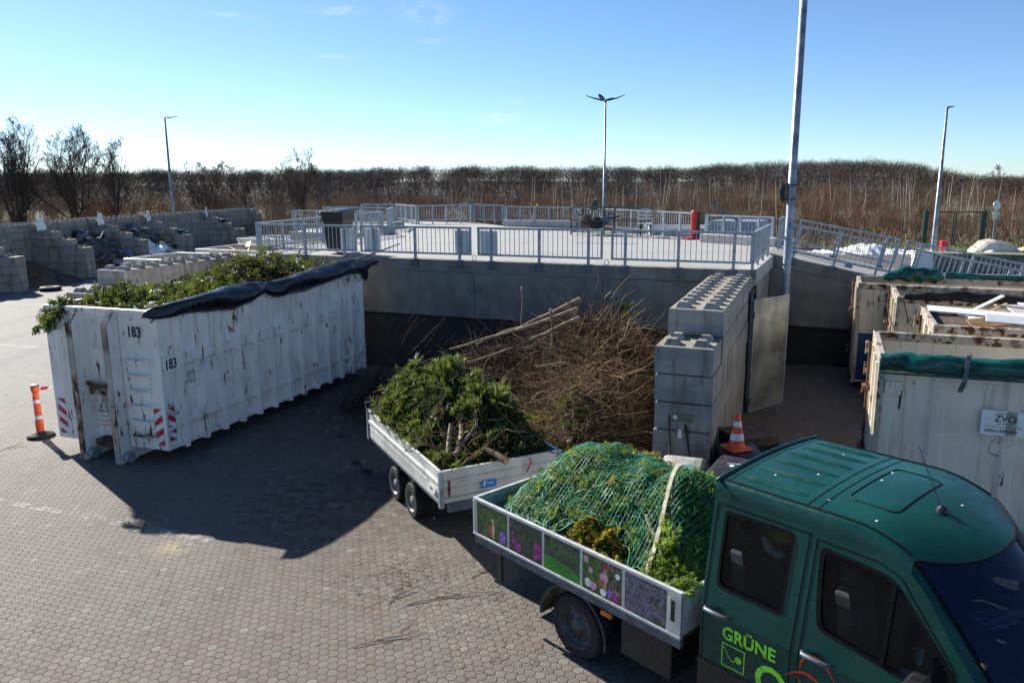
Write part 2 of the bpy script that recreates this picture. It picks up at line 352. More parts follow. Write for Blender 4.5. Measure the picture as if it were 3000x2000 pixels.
# hexagonal pavers
def paving():
    m, nt, b, o = new_mat('hex_pavers'); P = geo(nt)
    mp = N(nt, 'ShaderNodeMapping'); mp.inputs['Rotation'].default_value = (0, 0, R(-12)); L(nt, P, mp.inputs[0])
    S = 1 / .112
    vm = lambda op, a, b_=None: (lambda n: ([L(nt, a, n.inputs[0])], [L(nt, b_, n.inputs[1])] if hasattr(b_, 'default_value') else (setattr(n.inputs[1], 'default_value', b_) if b_ is not None else None), n)[-1])(N(nt, 'ShaderNodeVectorMath', operation=op))
    wob = N(nt, 'ShaderNodeTexNoise', i_Scale=1.3, i_Detail=2.0); L(nt, mp.outputs[0], wob.inputs['Vector'])
    wsc = vm('MULTIPLY', wob.outputs['Color'], (.05, .05, 0))
    p0 = vm('ADD', mp.outputs[0], wsc.outputs[0])
    p1 = vm('MULTIPLY', p0.outputs[0], (S, S, 0)); p = vm('ADD', p1.outputs[0], (1000 * math.sqrt(3), 1000, 0))
    s = (math.sqrt(3), 1, 1); h = (math.sqrt(3) / 2, .5, 0)
    ma = vm('MODULO', p.outputs[0], s); A = vm('SUBTRACT', ma.outputs[0], h)
    pb = vm('SUBTRACT', p.outputs[0], h); mb_ = vm('MODULO', pb.outputs[0], s); B = vm('SUBTRACT', mb_.outputs[0], h)
    la = vm('DOT_PRODUCT', A.outputs[0], A.outputs[0]); lb = vm('DOT_PRODUCT', B.outputs[0], B.outputs[0])
    sel = math_(nt, 'LESS_THAN', lb.outputs['Value'], la.outputs['Value'])
    mv = N(nt, 'ShaderNodeMix', data_type='VECTOR'); L(nt, sel, mv.inputs[0]); L(nt, A.outputs[0], mv.inputs[4]); L(nt, B.outputs[0], mv.inputs[5])
    g = mv.outputs[1]; ab = vm('ABSOLUTE', g); sx = N(nt, 'ShaderNodeSeparateXYZ'); L(nt, ab.outputs[0], sx.inputs[0])
    d2 = math_(nt, 'ADD', math_(nt, 'MULTIPLY', sx.outputs[1], .5), math_(nt, 'MULTIPLY', sx.outputs[0], .8660254))
    e = math_(nt, 'SUBTRACT', .5, math_(nt, 'MAXIMUM', sx.outputs[1], d2))
    cell = vm('SUBTRACT', p.outputs[0], g); rc = vm('SNAP', vm('ADD', cell.outputs[0], (.01, .01, 0)).outputs[0], (.05, .05, .05))
    wn = N(nt, 'ShaderNodeTexWhiteNoise', noise_dimensions='2D'); L(nt, rc.outputs[0], wn.inputs['Vector'])
    wsep = N(nt, 'ShaderNodeSeparateColor'); L(nt, wn.outputs['Color'], wsep.inputs[0])
    c = mixc(nt, ramp(nt, wsep.outputs[0], .2, .8), (.122, .099, .080), (.150, .127, .106))
    c = mixc(nt, math_(nt, 'MULTIPLY', ramp(nt, wsep.outputs[1], .55, 1), .6), c, (.108, .108, .100))
    big = noise(nt, P, .22, 5, .6)
    c = mixc(nt, math_(nt, 'MULTIPLY', ramp(nt, big, .40, .62), .55), c, (.160, .150, .134))
    c = mixc(nt, math_(nt, 'MULTIPLY', ramp(nt, noise(nt, P, .9, 6, .65), .58, .8), .4), c, (.095, .08, .065))
    # far yard: paler, worn
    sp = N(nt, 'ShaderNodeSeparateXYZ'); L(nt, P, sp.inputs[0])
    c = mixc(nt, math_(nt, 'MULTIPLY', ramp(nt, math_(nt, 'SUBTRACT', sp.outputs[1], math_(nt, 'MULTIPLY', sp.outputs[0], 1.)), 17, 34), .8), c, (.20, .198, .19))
    # pale painted line fragments of the old bay marking
    def seg(x0, y0, x1, y1, wd, thr):
        dx, dy = x1 - x0, y1 - y0; l = math.hypot(dx, dy); nx, ny = -dy / l, dx / l
        dist = math_(nt, 'ABSOLUTE', math_(nt, 'ADD', math_(nt, 'ADD', math_(nt, 'MULTIPLY', sp.outputs[0], nx), math_(nt, 'MULTIPLY', sp.outputs[1], ny)), -(x0 * nx + y0 * ny)))
        al = math_(nt, 'ADD', math_(nt, 'ADD', math_(nt, 'MULTIPLY', sp.outputs[0], dx / l), math_(nt, 'MULTIPLY', sp.outputs[1], dy / l)), -(x0 * dx / l + y0 * dy / l))
        k = math_(nt, 'MULTIPLY', math_(nt, 'LESS_THAN', dist, wd), math_(nt, 'MULTIPLY', math_(nt, 'GREATER_THAN', al, 0), math_(nt, 'LESS_THAN', al, l)))
        return math_(nt, 'MULTIPLY', k, ramp(nt, noise(nt, P, 3.5, 5, .7), thr, thr + .12))
    for q in [(-9.5, 12.1, -4.2, 10.1, .07, .45), (-30, 27.5, -12, 22.6, .09, .40), (-40, 39, -12, 29, .1, .40), (-26, 21.6, -10.2, 19.4, .05, .47)]:
        c = mixc(nt, math_(nt, 'MULTIPLY', seg(*q), .55), c, (.42, .42, .41))
    # sand patch and brown trodden earth by the trailer
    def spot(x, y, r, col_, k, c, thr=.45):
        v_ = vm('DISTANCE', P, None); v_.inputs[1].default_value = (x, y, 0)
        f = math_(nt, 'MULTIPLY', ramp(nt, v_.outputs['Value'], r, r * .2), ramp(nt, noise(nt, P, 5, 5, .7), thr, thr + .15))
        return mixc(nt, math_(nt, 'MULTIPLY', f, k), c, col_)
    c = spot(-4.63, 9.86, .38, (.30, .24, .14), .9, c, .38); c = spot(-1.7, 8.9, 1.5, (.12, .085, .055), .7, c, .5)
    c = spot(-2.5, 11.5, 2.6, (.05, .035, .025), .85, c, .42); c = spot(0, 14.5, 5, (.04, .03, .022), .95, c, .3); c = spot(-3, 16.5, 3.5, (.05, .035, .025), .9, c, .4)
    c = spot(4.5, 14.2, 3.5, (.16, .11, .06), .7, c, .4); c = spot(-.6, 7.9, 1.0, (.42, .36, .28), .4, c, .5)
    # tyre-darkened lanes, oil drips and old sweepings
    lane = noise(nt, P, 1, 3, .5, (.9, .16, 1)); c = mixc(nt, math_(nt, 'MULTIPLY', ramp(nt, lane, .52, .66), .30), c, (.066, .056, .048))
    oil = noise(nt, P, 2.6, 2, .5); c = mixc(nt, math_(nt, 'MULTIPLY', ramp(nt, oil, .70, .76), .5), c, (.045, .038, .032))
    c = mixc(nt, math_(nt, 'MULTIPLY', ramp(nt, wsep.outputs[1], .965, .97), .5), c, (.075, .062, .052))
    c = mixc(nt, math_(nt, 'MULTIPLY', ramp(nt, wsep.outputs[2], .975, .98), .6), c, (.21, .20, .18))
    pn = noise(nt, P, 60, 4)
    c = mixc(nt, math_(nt, 'MULTIPLY', ramp(nt, pn, .3, .7), .25), c, (.14, .12, .11))
    jw = math_(nt, 'ADD', .020, math_(nt, 'MULTIPLY', ramp(nt, noise(nt, P, 5, 4, .7), .45, .75), .06))
    j = math_(nt, 'LESS_THAN', e, jw)
    jm = math_(nt, 'MULTIPLY', j, ramp(nt, noise(nt, P, 4, 3), .3, .6, .40, 1))
    c = mixc(nt, math_(nt, 'MULTIPLY', jm, .95), c, (.045, .036, .024))
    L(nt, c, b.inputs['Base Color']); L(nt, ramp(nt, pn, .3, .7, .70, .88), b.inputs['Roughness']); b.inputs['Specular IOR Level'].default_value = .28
    hh = math_(nt, 'ADD', ramp(nt, e, 0, .10), math_(nt, 'ADD', math_(nt, 'MULTIPLY', wsep.outputs[2], .25), math_(nt, 'MULTIPLY', pn, .08)))
    bump(nt, b, hh, .6, .010)
    return m
pave = paving()
m, nt, b, o = new_mat('asphalt'); P = geo(nt)
L(nt, mixc(nt, ramp(nt, noise(nt, P, .5, 6), .35, .65), (.065, .062, .062), (.09, .087, .084)), b.inputs['Base Color']); b.inputs['Roughness'].default_value = .85; asph = m
m, nt, b, o = new_mat('winter_grass_ground'); P = geo(nt)
L(nt, mixc(nt, ramp(nt, noise(nt, P, .35, 6, .65), .35, .65), (.10, .072, .035), (.085, .10, .03)), b.inputs['Base Color']); b.inputs['Roughness'].default_value = .95; earth = m
m, nt, b, o = new_mat('deck_slabs'); P = objc(nt)
br = N(nt, 'ShaderNodeTexBrick', offset=.5, i_Scale=1.0); br.inputs['Mortar Size'].default_value = .008; br.inputs['Brick Width'].default_value = 3.1; br.inputs['Row Height'].default_value = 1.25
br.inputs['Color1'].default_value = (.29, .29, .272, 1); br.inputs['Color2'].default_value = (.33, .326, .305, 1); br.inputs['Mortar'].default_value = (.18, .17, .16, 1)
L(nt, P, br.inputs['Vector'])
cc = mixc(nt, math_(nt, 'MULTIPLY', ramp(nt, noise(nt, P, .8, 6, .6, (1, 5, 1)), .45, .75), .45), br.outputs['Color'], (.24, .24, .228))
L(nt, cc, b.inputs['Base Color']); b.inputs['Roughness'].default_value = .85; deck_m = m
leaf_conifer = leafmat('conifer_sprays', (.022, .040, .012), (.075, .105, .035), (.012, .022, .010), .35, 5)
leaf_laurel = leafmat('dark_evergreen_leaves', (.014, .030, .009), (.055, .080, .025), (.008, .016, .007), .32, 5)
leaf_truck = leafmat('hedge_clippings', (.060, .125, .018), (.24, .33, .04), (.03, .06, .012), .42, 5)
leaf_yellow = leafmat('yellow_sprays', (.20, .12, .01), (.34, .23, .02), (.10, .09, .012))
tw_dark = twigmat('dark_twigs', (.028, .018, .016), (.100, .066, .053))
tw_tan = twigmat('dry_stalks', (.10, .064, .034), (.37, .26, .15))
tw_green = twigmat('bare_branches', (.09, .052, .032), (.26, .18, .105))
tw_scrub = twigmat('scrub_twigs', (.10, .065, .042), (.32, .23, .15), (.21, .085, .05), .12)
tw_wood = twigmat('far_wood_twigs', (.088, .066, .057), (.112, .085, .070), (.096, .070, .055), .015)
tw_tree = twigmat('tree_bark', (.050, .040, .034), (.11, .088, .070))
tw_birch = twigmat('birch_stems', (.30, .27, .22), (.52, .48, .40))
mulch = plain('mulch', (.022, .017, .010), .95, 0, .5, 9, .8)

# ------------------------------------------------------------ vegetation generators (numpy)
def unit(v): return v / np.maximum(np.linalg.norm(v, axis=-1, keepdims=True), 1e-9)
def sprays(pos, dirs, nrm, size, rng, npair=7, wid=.16):
    """flat fan-shaped sprays of leaflets; returns V, F(quads), tint"""
    n = len(pos); dirs = unit(dirs); side = unit(np.cross(dirs, nrm)); nr = np.cross(side, dirs)
    Vs = []; T = []
    size = np.asarray(size)[:, None]; tint = rng.random(n)
    droop = rng.uniform(.1, .5, n)[:, None]
    def leaf(base, d, l, w_, sd):
        tip = base + d * l; mid = base + d * l * .45
        Vs.append(np.stack([base, mid + sd * w_, tip, mid - sd * w_], 1)); T.append(np.repeat(tint[:, None] + rng.normal(0, .12, (n, 1)), 4, 1))
    for k in range(npair):
        t = (k + .5) / npair
        base = pos + dirs * size * t - nr * size * droop * t * t
        ln = size * (.55 * (1 - t) + .16)
        for s in (-1, 1):
            d = unit(dirs * rng.uniform(.5, .9, (n, 1)) + side * s + nr * rng.normal(-.15, .25, (n, 1)))
            leaf(base, d, ln * rng.uniform(.8, 1.2, (n, 1)), ln * wid, unit(np.cross(d, nr + rng.normal(0, .35, (n, 3)))))
    leaf(pos + dirs * size * .6 - nr * size * droop * .36, unit(dirs - nr * droop), size * .5, size * .05, side)
    V = np.concatenate(Vs, 0).reshape(-1, 3); F = np.arange(len(V)).reshape(-1, 4)
    return V, F, np.clip(np.concatenate(T, 0).reshape(-1), 0, 1)
def tubes(P, r0, r1, ns=3, tint=None):
    """P: (n, k, 3) polylines -> tapered ns-sided tubes"""
    P = np.asarray(P, float); n, k, _ = P.shape
    r0 = np.broadcast_to(r0, (n,)); r1 = np.broadcast_to(r1, (n,))
    d = unit(np.gradient(P, axis=1)); ref = unit(rng.normal(size=(n, 1, 3)))
    a = unit(np.cross(d, ref)); b = np.cross(d, a)
    t = np.linspace(0, 1, k)[None, :, None]; r = r0[:, None, None] * (1 - t) + r1[:, None, None] * t
    rings = [P + (a * math.cos(2 * math.pi * i / ns) + b * math.sin(2 * math.pi * i / ns)) * r for i in range(ns)]
    V = np.stack(rings, 2).reshape(-1, 3)
    i, s, q = np.meshgrid(np.arange(n), np.arange(k - 1), np.arange(ns), indexing='ij'); q2 = (q + 1) % ns
    base = (i * k + s) * ns
    F = np.stack([base + q, base + q2, base + ns + q2, base + ns + q], -1).reshape(-1, 4)
    tt = rng.random(n) if tint is None else tint
    return V, F, np.repeat(tt, k * ns)
def ribbons(P, w0, w1, tint=None):
    P = np.asarray(P, float); n, k, _ = P.shape; d = unit(np.gradient(P, axis=1)); ref = unit(rng.normal(size=(n, 1, 3))); a = unit(np.cross(d, ref))
    t = np.linspace(0, 1, k)[None, :, None]; w_ = np.broadcast_to(w0, (n,))[:, None, None] * (1 - t) + np.broadcast_to(w1, (n,))[:, None, None] * t
    V = np.stack([P - a * w_, P + a * w_], 2).reshape(-1, 3)
    i, s = np.meshgrid(np.arange(n), np.arange(k - 1), indexing='ij'); b = (i * k + s) * 2
    F = np.stack([b, b + 1, b + 3, b + 2], -1).reshape(-1, 4)
    return V, F, np.repeat(rng.random(n) if tint is None else tint, k * 2)
def merge(parts):
    V = []; F = []; T = []; o = 0
    for v, f, t in parts: V.append(v); F.append(f + o); T.append(t); o += len(v)
    return np.concatenate(V), np.concatenate(F), np.concatenate(T)
def crooked(start, direction, length, k, wob, rng, sag=0.):
    n = len(start); d = unit(direction); P = [start]; cur = start
    step = (np.asarray(length) / (k - 1)).reshape(-1, 1)
    for i in range(k - 1):
        d = unit(d + rng.normal(0, wob, (n, 3)) + np.array([0, 0, -sag])); cur = cur + d * step; P.append(cur)
    return np.stack(P, 1)
def heap_mesh(name, f, x0, x1, y0, y1, nx, ny, mat, parent=None, zlow=None):
    xs = np.linspace(x0, x1, nx); ys = np.linspace(y0, y1, ny); X, Y = np.meshgrid(xs, ys); Z = f(X, Y)
    V = np.stack([X, Y, Z], -1).reshape(-1, 3); F = []
    for j in range(ny - 1):
        for i in range(nx - 1): a = j * nx + i; F.append((a, a + 1, a + nx + 1, a + nx))
    return npmesh(name, V, np.array(F), mat, parent)

def grow(base, height, spread, levels, rng, r0=.1, lean=.1, first=.25, nb=9, fork=False):
    """bare tree -> list of (level, polyline(k,3), r0, r1)"""
    out = []
    k = 8
    tr = crooked(np.array([base]), np.array([[rng.normal(0, lean), rng.normal(0, lean), 1.]]), height, k, .06, rng)[0]
    out.append((0, tr, r0, r0 * .12))
    def sub(par, pr0, pr1, length, lev, n, st):
        if lev > levels: return
        for i in range(n):
            t = st + (1 - st) * (i + rng.random() * .8) / n; t = min(t, .98)
            q = t * (len(par) - 1); j = int(q); p = par[j] * (1 - (q - j)) + par[min(j + 1, len(par) - 1)] * (q - j)
            d = par[min(j + 1, len(par) - 1)] - par[j]; d = d / max(np.linalg.norm(d), 1e-6)
            a = rng.uniform(0, 2 * math.pi); sidev = np.array([math.cos(a), math.sin(a), 0.]); sidev = sidev - d * sidev.dot(d); sidev /= max(np.linalg.norm(sidev), 1e-6)
            up = .9 if lev == 1 else .5
            dv = d * .62 + sidev * rng.uniform(.55, 1.0) * spread + np.array([0, 0, up * .42])
            l = length * (1.12 - .75 * t) * rng.uniform(.75, 1.15)
            kk = 5 if lev < 3 else 4
            pl = crooked(np.array([p]), np.array([dv]), l, kk, .09, rng, -.06)[0]
            rr = (pr0 * (1 - t) + pr1 * t) * .62
            out.append((lev, pl, rr, rr * .3)); sub(pl, rr, rr * .3, l * .62, lev + 1, {1: 7, 2: 5}.get(lev, 3), .2)
    sub(tr, r0, r0 * .12, height * .52, 1, nb, first)
    return out
def tree(name, x, y, h, spread, label, lvl=3, r0=.1, stems=1, seed=1, nb=9, group=None, z0=0, mat=None, thick=1.0):
    rg = np.random.default_rng(seed); root = empty(name, (x, y, z0), 0, label, 'tree', group)
    tk = []; cr = []
    for s in range(stems):
        b = (rg.normal(0, .35) if stems > 1 else 0, rg.normal(0, .35) if stems > 1 else 0, 0)
        hh = h * (rg.uniform(.8, 1.0) if s else 1)
        for lev, pl, a, b_ in grow(b, hh, spread, lvl, rg, r0, .12 if stems > 1 else .04, .22, nb):
            (tk if lev == 0 else cr).append((pl, max(a * thick, .0095), max(b_ * thick, .007)))
    def mk(lst):
        by = {}
        for pl, a, b_ in lst: by.setdefault(len(pl), []).append((pl, a, b_))
        return merge([tubes(np.stack([q[0] for q in g]), np.array([q[1] for q in g]), np.array([q[2] for q in g]), 4 if len(g) < 30 else 3) for g in by.values()])
    V, F, T = mk(tk); npmesh('trunk', V, F, mat or tw_tree, root, T)
    V, F, T = mk(cr); npmesh('crown', V, F, mat or tw_tree, root, T)
    return root

# ------------------------------------------------------------ ground, wood, hills
def flat(name, poly, z, mat, kind='structure'):
    mb = MB(); mb.sheet(poly, [], lambda a, b: (a, b, z)); o = mb.build(name, mat); tag(o, kind=kind)
    if o.data.polygons and o.data.polygons[0].normal.z < 0: o.data.flip_normals()
    return o
flat('ground', [(-900, -60), (900, -60), (900, 1500), (-900, 1500)], -.012, earth)
flat('paving', [(-24.5, -6), (20, -6), (20, 43), (-10, 60), (-24.5, 60)], 0.0, pave)
flat('asphalt_road', [(8, 23.5), (60, 8), (80, 40), (50, 52.5), (-6, 68), (-6, 60)], .006, asph)
# wooded rise beyond the yard
SKX = [0, 500, 900, 1100, 1400, 1600, 1900, 2040, 2180, 2300, 2550, 2690, 2780, 2900, 3000, 3400]; SKY = [499, 495, 492, 488, 483, 485, 486, 484, 474, 470, 467, 480, 495, 511, 514, 522]
def skyline(x, y):
    px = 1500 + CAM['f'] * x / (y * .985); yh = 1000 - CAM['f'] * math.tan(CAM['pitch']) + (px - 1500) * CAM['roll']
    return CAM['h'] + y * (yh - (float(np.interp(px, SKX, SKY)) + (px - 1500) * CAM['roll'] * .0)) / CAM['f'] * .98
def hz(x, y):
    b = skyline(x, max(y, 60)) - 6.7; t_ = min(1, max(0, (y - 105) / 75)); t_ = t_ * t_ * (3 - 2 * t_)
    return -.3 + (b + .3) * t_
nx, ny = 80, 34
xs = np.linspace(-420, 420, nx); ys = np.concatenate([np.linspace(95, 200, 18), np.linspace(210, 420, 16)]); X, Yg = np.meshgrid(xs, ys)
Z = np.vectorize(hz)(X, Yg); Z = np.where(Yg > 345, Z - (Yg - 345) * .05, Z)
V = np.stack([X, Yg, Z], -1).reshape(-1, 3); F = np.array([(j * nx + i, j * nx + i + 1, (j + 1) * nx + i + 1, (j + 1) * nx + i) for j in range(ny - 1) for i in range(nx - 1)])
hill_m = plain('wood_floor', (.048, .036, .026), .95, 0, .35, .05)
tag(npmesh('hills', V, F, hill_m), kind='structure')
def proto(seed, h, lv, nb, spread, wmul, k4=True):
    rg = np.random.default_rng(seed); br = grow((0, 0, 0), h, spread, lv, rg, .06 * wmul, .05, .12, nb)
    by = {}
    for lev, pl, a, b_ in br: by.setdefault(len(pl), []).append((pl, a, b_))
    return merge([ribbons(np.stack([q[0] for q in g]), np.array([max(q[1], .012 * wmul) for q in g]), np.array([max(q[2], .008 * wmul) for q in g])) for g in by.values()])
def scatter(name, protos, pts, mat):
    Vs = []; Fs = []; Ts = []; o = 0
    for (x, y, z, s, rz) in pts:
        V, F, T = protos[rng.integers(len(protos))]; c, n_ = math.cos(rz), math.sin(rz)
        W = np.empty_like(V); wx = s * rng.uniform(.85, 1.25)
        W[:, 0] = (V[:, 0] * c - V[:, 1] * n_) * wx + x; W[:, 1] = (V[:, 0] * n_ + V[:, 1] * c) * wx + y; W[:, 2] = V[:, 2] * s + z
        Vs.append(W); Fs.append(F + o); Ts.append(np.clip(T * .35 + rng.random() * .65, 0, 1)); o += len(V)
    return npmesh(name, np.concatenate(Vs), np.concatenate(Fs), mat, None, np.concatenate(Ts))
def crown_proto(seed, h, w_, n, wd, low=.25, trunk=True, upb=.5):
    """rounded leafless crown: many fine twigs filling a domed volume"""
    rg = np.random.default_rng(seed); lob = rg.normal(0, .35, (6, 3)) * [w_, w_, h * .12] + [0, 0, h * .66]; li = rg.integers(0, 6, n)
    q = unit(rg.normal(size=(n, 3))) * (rg.random((n, 1)) ** .45) * [w_ * .62, w_ * .62, h * .30] + lob[li]; q[:, 2] = np.clip(q[:, 2], h * low, h)
    d = unit(q - [0, 0, h * .3]) + rg.normal(0, .45, (n, 3)) + [0, 0, upb]; P = crooked(q - unit(d) * h * .04, d, rg.uniform(.06, .16, n) * h, 4, .16, rg)
    parts = [ribbons(P, wd, wd * .45)]
    m = 7; P = crooked(rg.normal(0, .12, (m, 3)) * [1, 1, 0], np.stack([rg.normal(0, .3, m), rg.normal(0, .3, m), np.ones(m)], 1), np.full(m, h * .75), 6, .08, rg); parts.append(ribbons(P, wd * 2.0, wd))
    return merge(parts)
far_pr = [crown_proto(100 + i, 7.4, 3.4, 320, .032, .05, upb=.25) for i in range(6)]
pts = []
for y0, n_, lo, hi in ((108, 110, .46, .60), (128, 130, .56, .70), (150, 150, .66, .80), (175, 170, .74, .86), (198, 190, .82, .92), (226, 210, .86, .95), (258, 230, .88, .97), (300, 250, .90, .98)):
    for i in range(n_):
        x = rng.uniform(-.78, .78) * y0; y = y0 + rng.uniform(-11, 11)
        pts.append((x, y, hz(x, y) - .3, rng.uniform(lo - .05, hi) + .05 * math.sin(x * .16 + y * .05) + .04 * math.sin(x * .43) + (.10 if rng.random() < .05 else 0), rng.uniform(0, 6.3)))
tag(scatter('far_wood', far_pr, pts, tw_wood), 'dark mass of leafless wood along the skyline', 'wood', kind='stuff')
near_pr = [proto(200 + i, 5, 3, 10, .50, .55) for i in range(3)] + [crown_proto(210 + i, 5, 1.2, 520, .009, .06, upb=.8) for i in range(5)]
pts = []
for y0, n_, lo, hi in ((58.5, 160, .28, .46), (63, 170, .42, .62), (70, 180, .52, .74), (78, 190, .60, .82), (88, 180, .66, .90)):
    for i in range(n_):
        x = rng.uniform(-.74, .74) * y0; y = y0 + rng.uniform(-4, 4); k_ = 1.0 + .14 * math.exp(-((x / y - .36) / .17) ** 2) * rng.uniform(.3, 1.3) - .10 * max(0, min(1, (x / y - .55) * 10))
        if x / y > .12 and y < 60: y += 5
        pts.append((x, y, -.1, rng.uniform(lo, hi) * k_, rng.uniform(0, 6.3)))
tag(scatter('scrub', near_pr, pts, tw_scrub), 'reddish brown belt of leafless saplings and scrub behind the yard', 'scrub', kind='stuff')
# pale upright stems standing in the scrub on the right
n_ = 150; bx = rng.uniform(-8, 46, n_); by_ = rng.uniform(62, 84, n_)
P = crooked(np.stack([bx, by_, np.zeros(n_)], 1), np.stack([rng.normal(0, .04, n_), rng.normal(0, .04, n_), np.ones(n_)], 1), rng.uniform(3, 5.6, n_), 7, .035, rng)
V, F, T = tubes(P, .035, .010, 3)
tag(npmesh('birch_saplings', V, F, tw_birch, None, T), 'thin pale sapling stems rising out of the brown scrub', 'saplings', kind='stuff')
# undergrowth bank: rough brown grass under the scrub
n_ = 34000; gx = rng.uniform(-55, 55, n_); gy = rng.uniform(53, 92, n_)
P = crooked(np.stack([gx, gy, np.full(n_, -.05)], 1), rng.normal(0, .5, (n_, 3)) + [0, 0, 1], rng.uniform(.3, 1.5, n_) , 3, .25, rng)
V, F, T = ribbons(P, .03, .008)
tag(npmesh('undergrowth', V, F, tw_scrub, None, T), 'tangled dry undergrowth at the foot of the scrub', 'undergrowth', kind='stuff')

for a in [('bare_tree', -37.5, 60, 8.4, .85, 'tall many-stemmed bare tree at the left edge of the photo', 4, .13, 7, 11, 9),
          ('bare_tree', -33.5, 61, 8.2, .9, 'tall dense bare tree right beside the leftmost one', 4, .13, 5, 12, 9),
          ('bare_tree', -38.5, 72, 8.3, .55, 'slender bare tree with an open airy crown, second gap from the left', 4, .10, 1, 13, 9),
          ('bare_tree', -34.5, 70, 6.6, .55, 'small thin bare tree between two taller ones on the left', 4, .07, 1, 14, 8),
          ('bare_tree', -33.2, 68, 7.6, .85, 'bare tree with a round fan-shaped crown left of the single lamp', 4, .11, 2, 15, 9),
          ('bare_tree', -28.5, 75, 6.5, 1.0, 'wide bushy bare tree just right of the single-arm lamp', 4, .10, 5, 16, 8),
          ('bare_tree', -24.2, 74, 5.9, .85, 'low bare tree above the block wall, right of the bushy one', 4, .09, 2, 17, 8),
          ('bare_tree', -24.0, 80, 6.5, .8, 'bare tree with spreading crown, middle one of three close together', 4, .09, 1, 18, 9),
          ('bare_tree', -21.5, 80, 6.4, .75, 'narrow bare tree between two wider crowns', 4, .09, 1, 19, 9),
          ('bare_tree', -20.6, 78, 6.9, .85, 'rightmost bare tree with a rounded crown on the left skyline', 4, .10, 2, 20, 9),
          ('bare_tree', 51, 80, 5.6, .8, 'dark bare tree at the right edge of the photo', 4, .09, 2, 21, 9)]:
    tree(a[0], a[1], a[2], a[3], a[4], a[5], a[6], a[7], a[8], a[9], a[10], group='bare trees standing against the sky')
# russet bushes that kept their leaves
for (x, y, h, lb) in [(-31.5, 56, 2.6, 'russet leafy bush behind the second block bay'), (-25.5, 57, 3.4, 'tall rust-coloured bush left of the single-arm lamp'), (-15.6, 64, 2.6, 'orange brown bush behind the end of the block wall')]:
    root = empty('russet_bush', (x, y, 0), 0, lb, 'bush', 'russet bushes in the scrub')
    n_ = 1500; q = rng.normal(size=(n_, 3)) * [.55, .55, h * .28] + [0, 0, h * .5]
    V, F, T = sprays(q, rng.normal(size=(n_, 3)), rng.normal(size=(n_, 3)), np.full(n_, .13), rng, 1, .4)
    lm = MATS.get('russet_leaves') or leafmat('russet_leaves', (.16, .05, .02), (.26, .10, .04), (.10, .035, .02), .25)
    npmesh('foliage', V, F, lm, root, T)
    P = crooked(np.zeros((9, 3)), rng.normal(0, .3, (9, 3)) + [0, 0, 1], np.full(9, h * .8), 5, .12, rng); V, F, T = tubes(P, .03, .01); npmesh('stems', V, F, tw_tree, root, T)

# ------------------------------------------------------------ block walls
PSI = .384
U2 = Vector((math.sin(PSI), math.cos(PSI), 0)); V2 = Vector((math.cos(PSI), -math.sin(PSI), 0))
ANG_U = math.pi / 2 - PSI            # local X runs along U2, local Y to the left
ANG_V = -PSI                         # local X runs along V2, local Y away from the camera
P1 = Vector((5.16, 16.8, 0))
def block_wall(name, loc, rz, rows, bw, bh, z0, label, mat, knobs=True, group=None, blen=None, ztop=None, stag=.5, cat='block wall'):
    """rows: bottom-up list of (x0, x1); stacked concrete blocks with pyramid studs on every uncovered top"""
    root = empty(name, (*loc, 0), rz, label, cat, group); mb = MB(); kb = MB(); rg = random.Random(len(rows) * 7 + int(loc[0] * 10))
    blen = blen or bw * 2
    for j, (a, e) in enumerate(rows):
        z = z0 + j * bh; x = a - (blen * stag * (j % 2)); 
        while x < e - .02:
            s, t = max(x, a), min(x + blen, e); x += blen
            if t - s < .08: continue
            dy = rg.uniform(-.012, .012); g = .005
            g = .008; s += g; t -= g; y0, y1, za, zb = -bw + dy, dy, z + g, z + bh - g; c = .005 + .009 * (bw > .85); g = .008 if bw > .85 else .005
            vs = [(s + c, y0 + c, za), (t - c, y0 + c, za), (t - c, y1 - c, za), (s + c, y1 - c, za), (s, y0, za + c), (t, y0, za + c), (t, y1, za + c), (s, y1, za + c),
                  (s, y0, zb - c), (t, y0, zb - c), (t, y1, zb - c), (s, y1, zb - c), (s + c, y0 + c, zb), (t - c, y0 + c, zb), (t - c, y1 - c, zb), (s + c, y1 - c, zb)]
            fs = [(3, 2, 1, 0), (12, 13, 14, 15)]
            for lv in (0, 4, 8):
                for k in range(4): fs.append((lv + k, lv + (k + 1) % 4, lv + 4 + (k + 1) % 4, lv + 4 + k))
            mb.add(vs, fs)
        if knobs:
            nxt = rows[j + 1] if j + 1 < len(rows) else (e, e); p = bw / 2; zt = z + bh - .005
            x = a + p / 2
            while x < e - p * .3:
                if not (nxt[0] - .05 < x < nxt[1] + .05):
                    for y in (-p / 2 - .0, -p * 1.5):
                        r1, r2, hh = p * .27, p * .15, p * .21
                        kb.add([(x + i * r1, y + k * r1, zt) for i, k in ((-1, -1), (1, -1), (1, 1), (-1, 1))] + [(x + i * r2, y + k * r2, zt + hh) for i, k in ((-1, -1), (1, -1), (1, 1), (-1, 1))],
                               [(0, 1, 5, 4), (1, 2, 6, 5), (2, 3, 7, 6), (3, 0, 4, 7), (4, 5, 6, 7)])
                x += p
    mb.add(kb.v, kb.f); mb.build('blocks', mat, root)
    return root
BW, BH = .872, .436
rows = [(0, 9.0)] * 6 + [(.88, 5.62)]
rows = [(0, 5.62)] * 6 + [(.88, 5.62)]
wR = block_wall('block_wall', (2.168, 11.581), ANG_U, rows, BW, BH, 2.837 - 7 * BH, 'thick concrete block wall with studded top, right of the brush heap beside the sheet metal door', conc_block)
